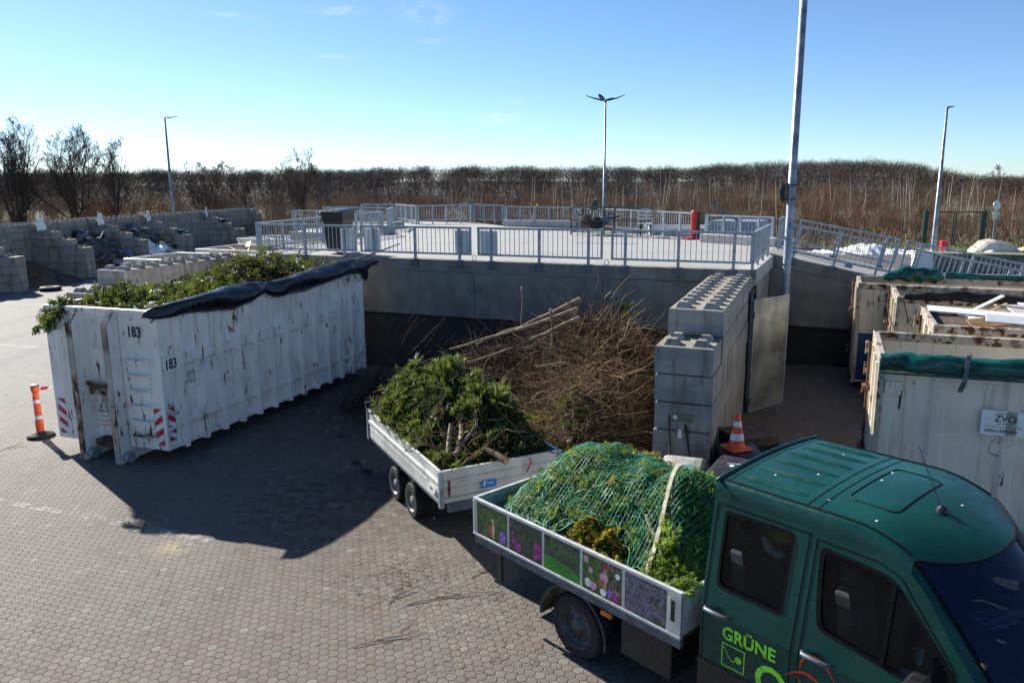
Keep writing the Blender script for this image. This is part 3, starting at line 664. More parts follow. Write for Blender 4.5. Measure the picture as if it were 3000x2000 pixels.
# rubbed paper scraps and a metal angle on its end face
s = MB(); s.box(-.006, -.001, -.62, -.27, .98, 1.13); 
mb_ = MB(); mb_.box(-.004, 0, -.60, -.28, 1.24, 1.36); mb_.build('worn_sign_patch', concrete('worn_patch', (.16, .17, .13), .5), wR)
mb_ = MB(); mb_.box(-.006, 0, -.36, -.30, 1.28, 1.34); mb_.box(-.006, 0, -.44, -.38, .98, 1.12); mb_.build('paper_scrap', white_board, wR)
# matching wall on the left of the big container
o3 = Vector((-10.28, 17.95, 0))
block_wall('block_wall', (-10.28, 17.95), ANG_U, [(0, 4.9)] * 6 + [(.88, 4.9)], BW, BH, 2.83 - 7 * BH, 'studded block wall behind the long white container, left of the platform corner', conc_block)

# sorting bays at the far left
cor = [(-26.2, 30.5), (-25.9, 36.0), (-25.65, 41.6), (-25.1, 46.5), (-23.9, 50.5), (-22.45, 56.2), (-21.0, 61.8)]
for i in range(6):
    (xa, ya), (xb, yb) = cor[i], cor[i + 1]; a = math.atan2(yb - ya, xb - xa); l = math.hypot(xb - xa, yb - ya)
    lb = ['rear wall of the nearest sorting bay at the left edge', 'rear wall of the dark earth bay', 'rear wall of the bay with pinkish boards', 'rear wall of the bay with the white sheets', 'rear wall of the empty bay', 'rearmost stretch of the long studded block wall'][i]
    block_wall('bay_rear_wall', (xa, ya), a, [(0, l)] * 7, .8, .4, 0, lb, conc_old, group='rear walls of the sorting bays')
ends = [(-22.4, 36.2), (-21.9, 41.3), (-21.4, 46.5), (-20.55, 50.9), (-19.15, 56.9), (-19.5, 62.2)]
for i, (xe, ye) in enumerate(ends):
    xa, ya = cor[i + 1]; a = math.atan2(ye - ya, xe - xa); l = math.hypot(xe - xa, ye - ya)
    st = .85
    rows = [(0, l)] * 4 + [(0, l - st * k) for k in (1, 2, 3)] if i < 5 else [(0, l)] * 6 + [(0, l - .4)]
    lb = ['stepped dividing wall nearest the left edge, beside the earth heap', 'stepped dividing wall with white number plates in front of the pinkish boards', 'stepped dividing wall between the board bay and the white sheet bay',
          'stepped dividing wall with green rag on its top step', 'stepped dividing wall of the empty bay with a dark lump on it', 'tall end wall closing the row of sorting bays'][i]
    w_ = block_wall('bay_divider', (xa, ya), a, rows, .8, .4, 0, lb, conc_old, group='dividing walls of the sorting bays')
    if 0 < i < 5:
        r = empty('number_plate', (xa + math.cos(a) * (l - st * 2.9), ya + math.sin(a) * (l - st * 2.9), 2.42), a,
                  ['white stepped plate on the board bay divider', 'white stepped plate on the second divider from the left plate', 'white stepped plate above the white sheet bay', 'white stepped plate nearest the platform railing'][i - 1], 'sign', 'white plates standing on the bay dividers')
        q = MB(); q.box(-.02, .02, -.66, -.18, .02, .70); q.build('upper_panel', white_board, r); q = MB(); q.box(.021, .05, -.80, -.08, .0, .30); q.build('lower_panel', white_board, r)

# debris heaps in the bays
def junk(name, cx, cy, rx, ry, h, n, label, cols, cat='debris heap', slope=(0, 0), tip=.6):
    root = empty(name, (cx, cy, 0), 0, label, cat)
    hm = lambda X, Y: h * np.clip(1 - (X / rx) ** 2, 0, 1) * np.clip(1 - (Y / ry) ** 2, 0, 1) * (1 - X / rx * tip) + .12 * np.sin(X * 5) * np.cos(Y * 4)
    heap_mesh('rubble', hm, -rx, rx, -ry, ry, 26, 26, cols[0], root)
    by = {}
    for i in range(n):
        x, y = rng.uniform(-rx * .85, rx * .95), rng.uniform(-ry * .85, ry * .85); z = float(hm(np.array(x), np.array(y))) + .04
        M = Matrix.Translation((x, y, z)) @ Matrix.Rotation(rng.uniform(0, 6), 4, 'Z') @ Matrix.Rotation(rng.normal(0, .5), 4, 'X') @ Matrix.Rotation(rng.normal(0, .5), 4, 'Y')
        k = int(rng.integers(1, len(cols))); mbk = by.setdefault(k, MB()); a, b_ = rng.uniform(.1, .45), rng.uniform(.08, .28)
        if rng.random() < .3: mbk.box(-a * 1.6, a * 1.6, -.025, .025, -.02, .02, M)
        else: mbk.box(-a, a, -b_, b_, -.015, .02, M)
    for k, mbk in by.items(): o = mbk.build('scrap_pieces', cols[k], root); o['kind'] = 'stuff'
    return root
pink = plain('pinkish_board', (.30, .22, .24), .6, 0, .2, 3)
grey_j = plain('grey_rubble', (.10, .095, .09), .9, 0, .5, 6, .4)
blue_j = plain('bluish_scrap', (.13, .17, .24), .6, 0, .4, 4)
junk('rubble_heap', -23.2, 44.2, 2.3, 1.9, 1.9, 90, 'heap of grey rubble and pinkish boards in the second bay', [grey_j, blue_j, grey_j, wood_d, pink, galv_d])
junk('rubble_heap', -22.6, 48.8, 2.2, 1.6, 2.0, 120, 'heap of mixed scrap with blue and brown pieces in the third bay', [grey_j, blue_j, wood_d, black_pl, wood_b, galv, white_board])
o_ = heap_mesh('earth_heap', lambda X, Y: 1.1 * np.exp(-((X + 24.3) / 1.5) ** 2 - ((Y - 39.0) / 1.5) ** 2) - .02 + .05 * np.sin(X * 6) * np.sin(Y * 5), -25.6, -21.6, 36.6, 41.2, 26, 26, plain('earth', (.09, .06, .035), .95, 0, .4, 3, .5))
tag(o_, 'low heap of brown earth in the shaded first bay', 'earth heap')
for i, (x, y, z, sx, sy, rx_, ry_, rz_) in enumerate([(-21.0, 47.6, .55, .9, .55, .35, .45, .2), (-20.9, 48.2, .8, .75, .5, -.4, .5, .8), (-21.6, 47.4, .95, .8, .5, .5, .3, -.5), (-20.3, 47.5, .35, .75, .42, .1, .5, 1.2)]):
    q = MB(); M = Matrix.Translation((x, y, z)) @ Matrix.Rotation(rz_, 4, 'Z') @ Matrix.Rotation(rx_, 4, 'X') @ Matrix.Rotation(ry_, 4, 'Y')
    n = 8; vs = [M @ Vector((sx * (k / n - .5) * 2, s_ * sy, .12 * math.sin(k * .9 + i))) for k in range(n + 1) for s_ in (-1, 1)]
    vs2 = [v - Vector((0, 0, .02)) for v in vs]; q.add(vs + vs2, [(2 * k, 2 * k + 1, 2 * k + 3, 2 * k + 2) for k in range(n)] + [(2 * k + 2 + 2 * n, 2 * k + 3 + 2 * n, 2 * k + 5 + 2 * n, 2 * k + 4 + 2 * n)[::-1] for k in range(n)])
    tag(q.build('plastic_sheet', white_board), ['largest wavy white sheet lying on the scrap heap', 'white sheet tilted up behind the largest one', 'white sheet lying highest on the scrap heap', 'small white sheet at the foot of the scrap heap'][i], 'sheet', 'white sheets in the third bay')
for i, (x, y, z, a) in enumerate([(-21.3, 43.2, .62, .4), (-20.8, 43.9, .6, -.6)]):
    q = MB(); M = Matrix.Translation((x, y, z)) @ Matrix.Rotation(a, 4, 'Z') @ Matrix.Rotation(.5, 4, 'X'); q.box(-.55, .55, -.22, .22, -.02, .02, M)
    tag(q.build('board', pink), ['pinkish board lying flat at the foot of the rubble heap', 'pinkish board tilted against the divider wall'][i], 'board', 'pinkish boards')
q = MB(); q.lathe([(.2, 0), (.42, 0), (.48, .09), (.42, .18), (.2, .18), (.16, .09), (.2, 0)], 20); t_ = q.build('old_tyre', black_rub, smooth=True); t_.location = (-21.3, 36.0, 0); tag(t_, 'dark old tyre lying at the foot of the leftmost divider wall', 'tyre')
q = MB(); q.box(-.35, .35, -.25, .25, 0, .16); q.box(-.3, .1, -.2, .2, .16, .26); g_ = q.build('green_sack', tarp_green, bevel=.05); g_.location = (-21.1, 50.9, 1.62); tag(g_, 'crumpled green sack lying on the top step of a bay divider', 'sack')
q = MB(); q.lathe([(0, .3), (.25, .26), (.4, .12), (.45, 0)], 14); g_ = q.build('dark_lump', black_rub, smooth=True); g_.location = (-20.6, 56.6, 2.0); tag(g_, 'dark rounded bundle on the divider of the empty bay', 'bundle')

# ------------------------------------------------------------ platform
ZD = 2.92
plat = empty('concrete_platform', (P1.x, P1.y, 0), 0, 'raised concrete unloading platform behind the brush heap, edged by grey railings', 'platform')
def PL(p): return (p[0] - P1.x, p[1] - P1.y)
c0 = P1 - V2 * 13.16
outer = [(c0.x, c0.y), (P1.x, P1.y), (6.53, 19.9), (7.7, 22.9), (6.15, 26.0), (2.75, 32.4), (-.25, 34.2), (-1.8, 37.2), (-4.9, 38.8), (-7.6, 38.8), (-8.7, 31.2), (-4.75, 29.3)]
q = MB(); q.prism([PL(p) for p in outer], 2.60, ZD - .012); q.build('deck_surface', deck_m, plat)
q = MB(); X = -13.16
Mv = Matrix.Rotation(ANG_V, 4, 'Z')          # local x along V2
for k in range(13):
    a = -13.16 + k * 1.0123; q.box(a + .003, a + 1.0123 - .003, -.02, .30, 2.66, ZD, Mv)
q.build('edge_beam', conc_wall, plat, bevel=.008)
q = MB()
for k in range(4):
    a = -13.1 + k * 3.27; q.box(a + .008, a + 3.262, 0, .2, 1.5, 2.645, Mv)
q.build('front_wall_panels', conc_wall, plat)
q = MB(); q.box(-13.1, -.02, .12, .3, -.1, 1.5, Mv); q.build('lower_wall', conc_shade, plat)  # recessed band, its dark colour painting the deep shade at the wall foot
for a in (-10.0 + .17, -6.56, -3.29):
    q = MB(); q.box(a - .19, a + .19, -.012, 0, 2.16, 2.25, Mv); q.lathe([(.0, -.02), (.018, -.02), (.018, 0)], 8, 'y'); o = q.build('joint_plate', galv_d, plat)
# side wall of blocks and white-topped edge stones towards the ramp
side_dir = (Vector((6.53, 19.9, 0)) - P1).normalized(); AS = math.atan2(side_dir.y, side_dir.x); Ms = Matrix.Rotation(AS, 4, 'Z'); LS = (Vector((6.53, 19.9, 0)) - P1).length
q = MB(); rg = random.Random(3)
for j in range(6):
    x = -.1 - (.87 if j % 2 else 0)
    while x < LS:
        s_, e_ = max(x, -.1), min(x + 1.74, LS); x += 1.74
        if e_ - s_ > .1: q.box(s_ + .006, e_ - .006, -.03 + rg.uniform(-.01, .01), .4, 2.62 - (j + 1) * .436 + .006, 2.62 - j * .436 - .006, Ms)
q.build('side_wall_blocks', conc_block, plat)
q = MB(); n_ = 6
for k in range(n_): q.box(k * LS / n_ + .012, (k + 1) * LS / n_ - .03, -.10, .25, 2.63, ZD + .02, Ms)
q.build('edge_stones', conc_light, plat, bevel=.01)
# wall under the ramp and ramp slab
R0 = Vector((6.75, 20.63, 0)); RL_ = 12.5
def rz_(t): return 2.93 - .195 * max(0, t)
q = MB(); n_ = 25
ptsl = [(t, rz_(t)) for t in np.linspace(0, RL_, n_)]
q.prism([(0, 2.0)] + [(RL_, -.2), (RL_, ptsl[-1][1] - .3)] + [(t, z - .30) for t, z in reversed(ptsl[:-1])], 0, .22, 'xz')
q2 = MB(); q2.prism([(t, z) for t, z in ptsl] + [(t, z - .29) for t, z in reversed(ptsl)], -.02, .26, 'xz')
ramp_ = empty('access_ramp', R0, ANG_V, 'concrete ramp descending to the right behind the open containers', 'ramp')
q = MB(); q.prism([(0, 1.05), (9.2, 1.05), (9.2, rz_(9.2) - .30)] + [(0, 2.63)], 0, .22, 'xz'); q.build('wall_panels', conc_wall, ramp_)
q2.build('edge_beam', conc_wall, ramp_)
q = MB(); q.box(-.3, 9.2, .1, .3, -.1, 1.05); q.build('lower_wall', conc_shade, ramp_)  # same painted shade under the ramp panels
q = MB(); q.prism([(t, z - .012) for t, z in ptsl] + [(t, z - .3) for t, z in reversed(ptsl)], .27, 3.0, 'xz'); q.build('ramp_slab', deck_m, ramp_)
q = MB(); q.box(-.02, .08, -.14, -.02, 0, 2.9); q.build('wall_post', galv_d, ramp_)

# ------------------------------------------------------------ railings
def railing(label, p0, p1, z0, z1, posts, h=.82, bars=.118, brackets=True, ends=(0, 0), base=.13, plates=(), group='grey galvanised railings around the platform', name='railing', thin=1.0):
    d = Vector((p1[0] - p0[0], p1[1] - p0[1], z1 - z0)); Lr = d.length; a = math.atan2(d.y, d.x); sl = math.atan2(d.z, math.hypot(d.x, d.y))
    root = bpy.data.objects.new(name, None); col.objects.link(root); root.empty_display_size = .2
    root.matrix_world = Matrix.Translation((p0[0], p0[1], z0)) @ Matrix.Rotation(a, 4, 'Z') @ Matrix.Rotation(-sl, 4, 'Y')
    tag(root, label, 'railing', group)
    q = MB(); q.box(0, Lr, -.03 * thin, .03 * thin, h - .05, h); q.build('top_rail', galv, root)
    q = MB(); q.box(0, Lr, -.025, .025, base, base + .045); q.build('bottom_rail', galv, root)
    q = MB(); n = max(2, int(Lr / bars)); w = .0065 * thin
    for k in range(1, n):
        x = Lr * k / n
        if any(abs(x - p) < .03 for p in posts): continue
        q.box(x - w, x + w, -w, w, base + .045, h - .05)
    for x, e in ((.025, ends[0]), (Lr - .025, ends[1])):
        if e: q.box(x - .025, x + .025, -.02, .02, base + .045, h - .05)
    q.build('bar_infill', galv, root)
    for p in posts:
        q = MB(); q.box(p - .03, p + .03, -.028, .028, -.16 if brackets else -.02, h - .05); po = q.build('post', galv, root)
        if brackets:
            q = MB(); q.box(p - .095, p + .095, -.075, -.029, -.20, -.01); q.box(p - .095, p + .095, -.09, .05, -.008, 0)
            for s in (-.055, .055): q.lathe([(0, -.095), (.014, -.095), (.014, -.075)], 6, 'y', (p + s, 0, -.12))
            q.build('bracket', galv_d, po)
    for (a_, b_) in plates:
        q = MB(); q.box(a_, b_, .035, .05, base + .0, h - .09); q.build('white_plate', white_board, root)
    return root
def FP(t, off=0.0): return tuple((P1 - V2 * t - Vector((V2.y, -V2.x, 0)) * off)[:2])
def frail(label, ta, tb, posts, plates=(), **k):
    p0 = P1 - V2 * ta + U2 * .02; p1 = P1 - V2 * tb + U2 * .02
    return railing(label, p0, p1, ZD, ZD, [ta - t for t in posts], plates=[(ta - a, ta - b) for a, b in plates], **k)
frail('long railing section with white plate at its right end and a wheelie bin behind', 13.1, 9.92, [13.05, 11.53, 10.3], [(10.42, 9.98)], ends=(1, 1))
frail('railing section between the two pairs of white plates', 9.80, 6.63, [9.41, 8.19, 6.95], [(9.7, 9.24), (7.09, 6.66)], ends=(1, 1))
frail('railing section right of the middle gap, white plate at its left end', 6.46, 3.31, [6.10, 4.86, 3.65], [(6.42, 5.95)], ends=(1, 1))
frail('rightmost front railing section ending at the platform corner above the studded wall', 3.11, 0.0, [2.78, 1.58, .39], ends=(1, 1))
for t in (9.86, 6.55, 3.21):
    p = P1 - V2 * t; q = MB(); q.tube([(.05 + .055 * math.cos(k * .7) - .05, 0, -.07 + .07 * math.sin(k * .7)) for k in range(10)], .008, 5)
    o = q.build('hanging_chain', galv_d); o.location = (p.x, p.y, ZD + .14); o.rotation_euler = (0, 0, ANG_V)
    tag(o, 'small chain loop closing the gap between railing sections, ' + {9.86: 'left one beside the bin', 6.55: 'middle one between white plates', 3.21: 'right one, plain'}[t], 'chain', 'chains between railing sections')
railing('short side railing running back from the front corner towards the ramp', (P1.x, P1.y), (6.44, 19.7), ZD, ZD, [.06, 1.0, 2.0, 3.05], ends=(1, 1))
sl = .195
def rrail(label, s, ta, tb, zb, posts, **k):
    p0 = s + V2 * ta; p1 = s + V2 * tb; railing(label, p0, p1, zb - sl * ta, zb - sl * tb, posts, h=.84, ends=(1, 1), group='railings along the ramp', **k)
S1 = Vector((7.0, 20.53, 0)); S2 = Vector((7.95, 23.15, 0))
rrail('upper near railing of the ramp beside the tall lamp mast', S1, .1, 2.62, 2.90, [.25, 1.25, 2.25])
rrail('lower near railing of the ramp above the green tarpaulin', S1, 2.78, 5.35, 2.90, [.3, 1.35, 2.35])
rrail('last near railing of the ramp at the right edge of the photo', S1, 5.5, 9.4, 2.90, [.3, 1.5, 2.7, 3.7])
rrail('upper far railing of the ramp in front of the snow heap', S2, .1, 3.0, 2.93, [.25, 1.35, 2.6])
rrail('lower far railing of the ramp in front of the pale ribbed container', S2, 3.15, 6.4, 2.93, [.4, 1.7, 2.9])
rrail('far railing of the ramp reaching the right edge', S2, 6.55, 10.5, 2.93, [.4, 1.7, 2.9])
# rear and side railings on the deck
G2 = 'distant railings at the back of the platform'
for lb, a, b, n in [('long side railing running back from the left front corner', (c0.x + .02, c0.y + .05), (-4.72, 29.2), 7),
                    ('railing of the first container slot behind the wheelie bin', (-8.6, 31.15), (-4.8, 29.4), 4),
                    ('railing of the second container slot, further back', (-8.3, 35.0), (-4.95, 33.6), 4),
                    ('railing joining two slots at the left rear', (-4.9, 31.3), (-5.0, 33.5), 3),
                    ('rearmost left railing with a small white knob', (-7.3, 38.6), (-5.1, 38.5), 3),
                    ('railing turning from the rear left corner to the back edge', (-5.6, 38.5), (-4.3, 36.0), 4),
                    ('back railing left of the rear corner', (-4.3, 36.0), (-1.85, 37.1), 4),
                    ('back railing right of the rear corner', (-1.8, 37.1), (-.35, 35.9), 3),
                    ('railing on a concrete kerb left of the cage', (-.28, 34.2), (2.65, 32.4), 5),
                    ('second railing on the kerb, angled behind the centre lamp', (2.7, 32.3), (3.5, 30.9), 2),
                    ('long railing behind the cage and the white chair', (3.5, 30.9), (6.1, 26.2), 6),
                    ('railing on the kerb right of the red bollard', (6.1, 24.9), (7.62, 22.95), 4),
                    ('short railing at the head of the ramp', (7.45, 22.0), (7.95, 23.1), 2)]:
    l = math.hypot(b[0] - a[0], b[1] - a[1])
    railing(lb, a, b, ZD, ZD, [l * (k + .15) / n for k in range(n)] + [l - .04], h=.84, brackets=False, ends=(1, 1), group=G2)
for i, (a, b, lb) in enumerate([((-.28, 34.1), (2.7, 32.3), 'long kerb block under the railing left of the cage'), ((6.0, 24.75), (7.7, 22.75), 'pale kerb blocks under the railing right of the red bollard'), ((-4.75, 29.35), (-4.55, 30.2), 'kerb block at the mouth of the first slot'), ((-4.95, 33.0), (-4.7, 33.9), 'kerb block at the mouth of the second slot')]):
    q = MB(); q.bar((*a, ZD + .12), (*b, ZD + .12), .3, .26); tag(q.build('kerb_block', conc_light, bevel=.02), lb, 'kerb', 'kerb blocks on the platform')
q = MB(); q.bar((2.0, 24.6, ZD - .006), (3.9, 24.2, ZD - .006), .09, .004); tag(q.build('blue_floor_line', blue_txt), 'faint blue painted line on the platform floor', 'floor marking')

# ------------------------------------------------------------ lamps
def mast(name, x, y, z0, h, r0, r1, label, heads, group='lamp masts'):
    root = empty(name, (x, y, z0), 0, label, 'street lamp', group)
    q = MB(); q.tube([(0, 0, 0), (0, 0, .02), (0, 0, h)], [r0, r0, r1], 16); q.build('mast', pole_m, root, smooth=True)
    for (ang, l, up) in heads:
        c_, s_ = math.cos(ang), math.sin(ang); q = MB(); w0 = .11
        q.tube([(0, 0, h - .12), (c_ * .12, s_ * .12, h - .03)], .03, 8); q.build('arm', galv_d, root)
        q = MB(); vs = []
        for t, wd, th in ((.06, .05, .06), (.2, .13, .09), (.55, .17, .07), (.9, .13, .04), (1, .06, .02)):
            cx, cy, cz = c_ * l * t, s_ * l * t, h - .04 + up * (t ** 1.6) * l
            for sx, sz in ((-1, 0), (0, 1), (1, 0), (0, -1)): vs.append((cx - s_ * wd * sx, cy + c_ * wd * sx, cz + th * sz * .6))
        fs = [(i * 4 + k, i * 4 + (k + 1) % 4, i * 4 + 4 + (k + 1) % 4, i * 4 + 4 + k) for i in range(4) for k in range(4)] + [(0, 1, 2, 3), (16, 17, 18, 19)]
        q.add(vs, fs); q.build('lamp_head', dark_pl, root)
    return root
mast('lamp_mast', -25.5, 60.0, 0, 9.55, .11, .07, 'slim lamp mast with one arm above the block bays at the left', [(.1, .95, .10)])
mast('lamp_mast', 5.25, 45, 0, 9.15, .085, .05, 'centre lamp mast with four spreading heads behind the platform', [(0.15, 1.12, .28), (3.05, 1.1, .25), (1.9, .8, .5), (-1.1, .7, .1)])
mast('lamp_mast', 24.4, 45.5, 0, 8.68, .14, .06, 'lamp mast beside the dark green gate at the right', [(-1.5, .55, .05)])
mst = mast('lamp_mast', 6.68, 19.0, 0, 11.5, .104, .078, 'tall near lamp mast running out of the photo at the top', [(0, 1, .1)])
q = MB(); q.lathe([(0, -.012), (.25, -.012), (.25, .012), (0, .012)], 28, 'y')
sg = q.build('round_sign', black_pl); Mx = Matrix.Translation((6.52, 19.03, 4.53)) @ Matrix.Rotation(R(50), 4, 'Z'); sg.matrix_world = Mx
tag(sg, 'dark round traffic sign seen from behind, clamped to the tall near mast', 'sign')
q = MB(); q.bar((0, .0, .16), (.23, .02, .16), .02); q.bar((0, 0, -.16), (.23, .02, -.16), .02); 
for z in (.16, -.16): q.lathe([(.10, z - .012), (.118, z - .012), (.118, z + .012), (.10, z + .012)], 16, 'z', (.19, -.03, 0))
br_ = q.build('sign_clamp', black_pl); br_.parent = sg; br_.matrix_parent_inverse = Matrix.Identity(4); br_.matrix_local = Mx.inverted() @ Matrix.Translation((6.52, 19.03, 4.53))

# ------------------------------------------------------------ big container 183
CC = Vector((-6.0, 13.03, 0)); ANG_C = math.pi / 2 - .341; CL, CW, CZ0, CZ1 = 6.8, 2.52, .27, 2.73
c = empty('roll_off_container', CC, ANG_C, 'long rusty white container numbered 183, full of green cuttings, black tarpaulin along its side', 'container')
q = MB()      # side walls, floor, end; local x away, y left
for y0, y1 in ((.03, .07), (CW - .07, CW - .03)): q.box(.04, CL, y0, y1, CZ0, CZ1 - .03)
q.box(.03, CL, .07, CW - .07, CZ0, CZ0 + .08); q.box(CL - .05, CL + .0, .07, CW - .07, CZ0, CZ1 - .05)
q.build('side_walls', white_paint, c)
nr = 13
for k in range(nr):
    x = .42 + k * (CL - .55) / (nr - 1); q = MB()
    q.add([(x - .055, .03, CZ0 - .04), (x - .035, -.075, CZ0 - .04), (x + .035, -.075, CZ0 - .04), (x + .055, .03, CZ0 - .04), (x - .055, .03, CZ1 - .1), (x - .035, -.075, CZ1 - .14), (x + .035, -.075, CZ1 - .14), (x + .055, .03, CZ1 - .1)],
          [(0, 1, 5, 4), (1, 2, 6, 5), (2, 3, 7, 6), (0, 3, 2, 1), (4, 5, 6, 7)])
    q.build('side_rib', white_paint, c)
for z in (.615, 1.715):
    q = MB(); q.box(.05, CL - .01, -.004, .02, z - .012, z - .001); q.build('belt_shadow_line', upright_rust, c)  # rust-coloured strip painting the shadow line under each belt
q = MB()
for z, hh in ((.62, .05), (1.72, .16)): q.box(.05, CL - .01, -.022, .028, z, z + hh)
q.box(0.02, CL, -.01, .028, CZ0, CZ0 + .06)
q.build('side_belts', white_paint, c)
q = MB()
for y in (-.01, CW - .09): q.box(.0, CL, y, y + .10, CZ1 - .09, CZ1)
q.box(-.03, .07, .06, CW - .06, CZ1 - .07, CZ1 + .01); q.box(CL - .06, CL + .02, .06, CW - .06, CZ1 - .07, CZ1)
q.build('top_rim', rim_rust if False else white_paint, c, bevel=.012)
# front end: two flat side panels, recessed middle, two stout uprights with slanted tops
f = MB(); yA, yB = .90, 1.70
f.box(.0, .04, .0, yA - .06, CZ0, CZ1 - .02); f.box(.0, .04, yB + .06, CW, CZ0, CZ1 - .02); f.box(.10, .14, yA - .06, yB + .06, CZ0, CZ1 - .02)
f.build('front_panel', white_paint, c)
for y in (yA, yB):
    f = MB(); f.prism([(-.24, .0), (.14, .0), (.14, CZ1 - .03), (-.06, CZ1 - .03), (-.24, CZ1 - .25)], y - .045, y + .045, 'xz'); f.build('upright', white_paint, c, bevel=.006)
    f = MB(); f.prism([(-.262, .02), (-.242, .02), (-.242, CZ1 - .25), (-.062, CZ1 - .03), (-.082, CZ1 - .02), (-.262, CZ1 - .24)], y - .06, y + .06, 'xz'); f.build('upright_edge', upright_rust, c)
    f = MB(); f.box(-.2, CL, y - .06, y + .06, .03, .2); f.build('skid_rail', white_paint, c)
    f = MB(); f.cyl((-.12, y - .17, .11), (-.12, y - .03, .11), .095, n=18); f.build('roller', galv, c, smooth=False)
f = MB(); f.tube([(-.02, yA + .05, 1.36), (-.13, 1.16, 1.37), (-.17, 1.3, 1.36), (-.13, 1.45, 1.37), (-.02, yB - .05, 1.37)], .04, 10); f.build('hook_bar', rust_m, c, smooth=True)
f = MB(); f.box(.0, .09, yA + .05, yB - .05, 1.16, 1.32); f.build('hook_plate', rim_rust, c)
f = MB(); f.box(-.13, .09, 1.12, 1.50, .26, .38); f.build('lower_lock', rust_m, c)
for k in range(6):
    z = .52 + k * .27; f = MB(); f.tube([(-.0, .70, z + .02), (-.13, .62, z), (-.13, .28, z), (-.0, .20, z + .02)], .016, 6)
    f.box(-.14, -.01, .26, .64, z - .012, z - .004); f.build('ladder_step', rim_rust if k < 1 else white_paint, c)
def stripes(par, xf, y0, y1, z0, z1, flip, plane='x', n=3):
    """red and white warning plate"""
    a = MB(); e = .006
    if plane == 'x': a.box(xf - e, xf, y0, y1, z0, z1)
    else: a.box(y0, y1, xf - e, xf, z0, z1)
    pl = a.build('warning_plate', white_refl, par); b_ = MB(); wd, ht = y1 - y0, z1 - z0; p = ht / n
    for k in range(n + 1):
        zz = z0 + k * p - (0 if not flip else 0); sgn = 1
        P4 = [(y0, zz), (y1, zz - p * .5), (y1, zz), (y0, zz + p * .5)] if flip else [(y0, zz - p * .5), (y1, zz), (y1, zz + p * .5), (y0, zz)]
        P4 = [(a_, min(max(b2, z0), z1)) for a_, b2 in P4]
        if max(t[1] for t in P4) - min(t[1] for t in P4) < .02: continue
        if plane == 'x': b_.add([(xf - e - .002, a_, b2) for a_, b2 in P4], [(0, 1, 2, 3)])
        else: b_.add([(a_, xf - e - .002, b2) for a_, b2 in P4], [(0, 1, 2, 3)])
    b_.build('red_stripes', red_refl, pl); return pl
stripes(c, 0, .06, .24, .36, 1.02, True); stripes(c, 0, CW - .24, CW - .06, .36, 1.02, False); stripes(c, .0, .06, .22, .42, 1.02, True, 'y')
Xf = frameM((-.004, .66, 2.27), (0, -1, 0), (0, 0, 1)); text('number', '183', .25, black_txt, c, Xf, bold=.009, sx=.82)
Xs = frameM((.065, -.031, 1.70), (1, 0, 0), (0, 0, 1)); mbp = MB(); mbp.box(.04, .36, -.03, -.0235, 1.66, 1.92); mbp.build('number_plate', white_board, c)
text('number', '183', .25, black_txt, c, Xs, bold=.009, sx=.76)
def zvo(par, origin, xd, zd, s, faded=True, plate=None):
    M0 = frameM(origin, xd, zd); tm = grey_txt
    if plate:
        a = MB(); a.box(-.12 * s, 1.78 * s, -.62 * s, .48 * s, -.004, -.0015); o = a.build('company_sign', plate, par); o.data.transform(M0)
    a = MB(); vs = []; n = 22
    for k in range(n + 1):
        t = -math.pi / 2 + math.pi * k / n
        for r in (.19 * s, .24 * s): vs.append(M0 @ Vector((.98 * s + r * math.cos(t) * 1.1, .12 * s + r * math.sin(t) * 1.05, .0006)))
    a.add(vs, [(2 * k, 2 * k + 1, 2 * k + 3, 2 * k + 2) for k in range(n)])
    for zz in (-.12, .335): a.add([M0 @ Vector((x * s, z_ * s, .0006)) for x, z_ in ((.45, zz), (.98, zz), (.98, zz + .04), (.45, zz + .04))], [(0, 1, 2, 3)])
    a.build('logo_ring', green_ring, par)
    text('logo', 'ZVO', .40 * s, tm if faded else black_txt, par, M0 @ Matrix.Translation((.38 * s, 0, 0)), bold=.006 * s)
    text('company_name', 'ZVO ENTSORGUNG GMBH', .115 * s, green_ring, par, M0 @ Matrix.Translation((.05 * s, -.28 * s, 0)))
    text('phone_number', '04561/399-600', .20 * s, tm if faded else black_txt, par, M0 @ Matrix.Translation((.05 * s, -.50 * s, 0)), bold=.004 * s)
zvo(c, (.096, 1.66, 1.0), (0, -1, 0), (0, 0, 1), .40)
for i, l_ in enumerate(['ACHTUNG', 'NUR EBENERDIG LADEN', 'MAXIMALE HÖHE BEACHTEN']): text('faded_notice', l_, .052, red_txt, c, frameM((.097, 1.60, .72 - i * .085), (0, -1, 0), (0, 0, 1)))
zvo(c, (.52, .026, 1.46), (1, 0, 0), (0, 0, 1), .25); zvo(c, (CL - 1.42, .026, 1.46), (1, 0, 0), (0, 0, 1), .22)
f = MB(); f.tube([(-.02, .02, CZ1 - .12), (-.12, .0, CZ1 - .17)], .018, 8); f.build('fastening_hook', rim_rust, c); f = MB(); f.tube([(.05, -.05, .98), (.1, -.09, .90), (.25, -.06, .91)], .016, 6); f.build('fastening_hook', rim_rust, c)
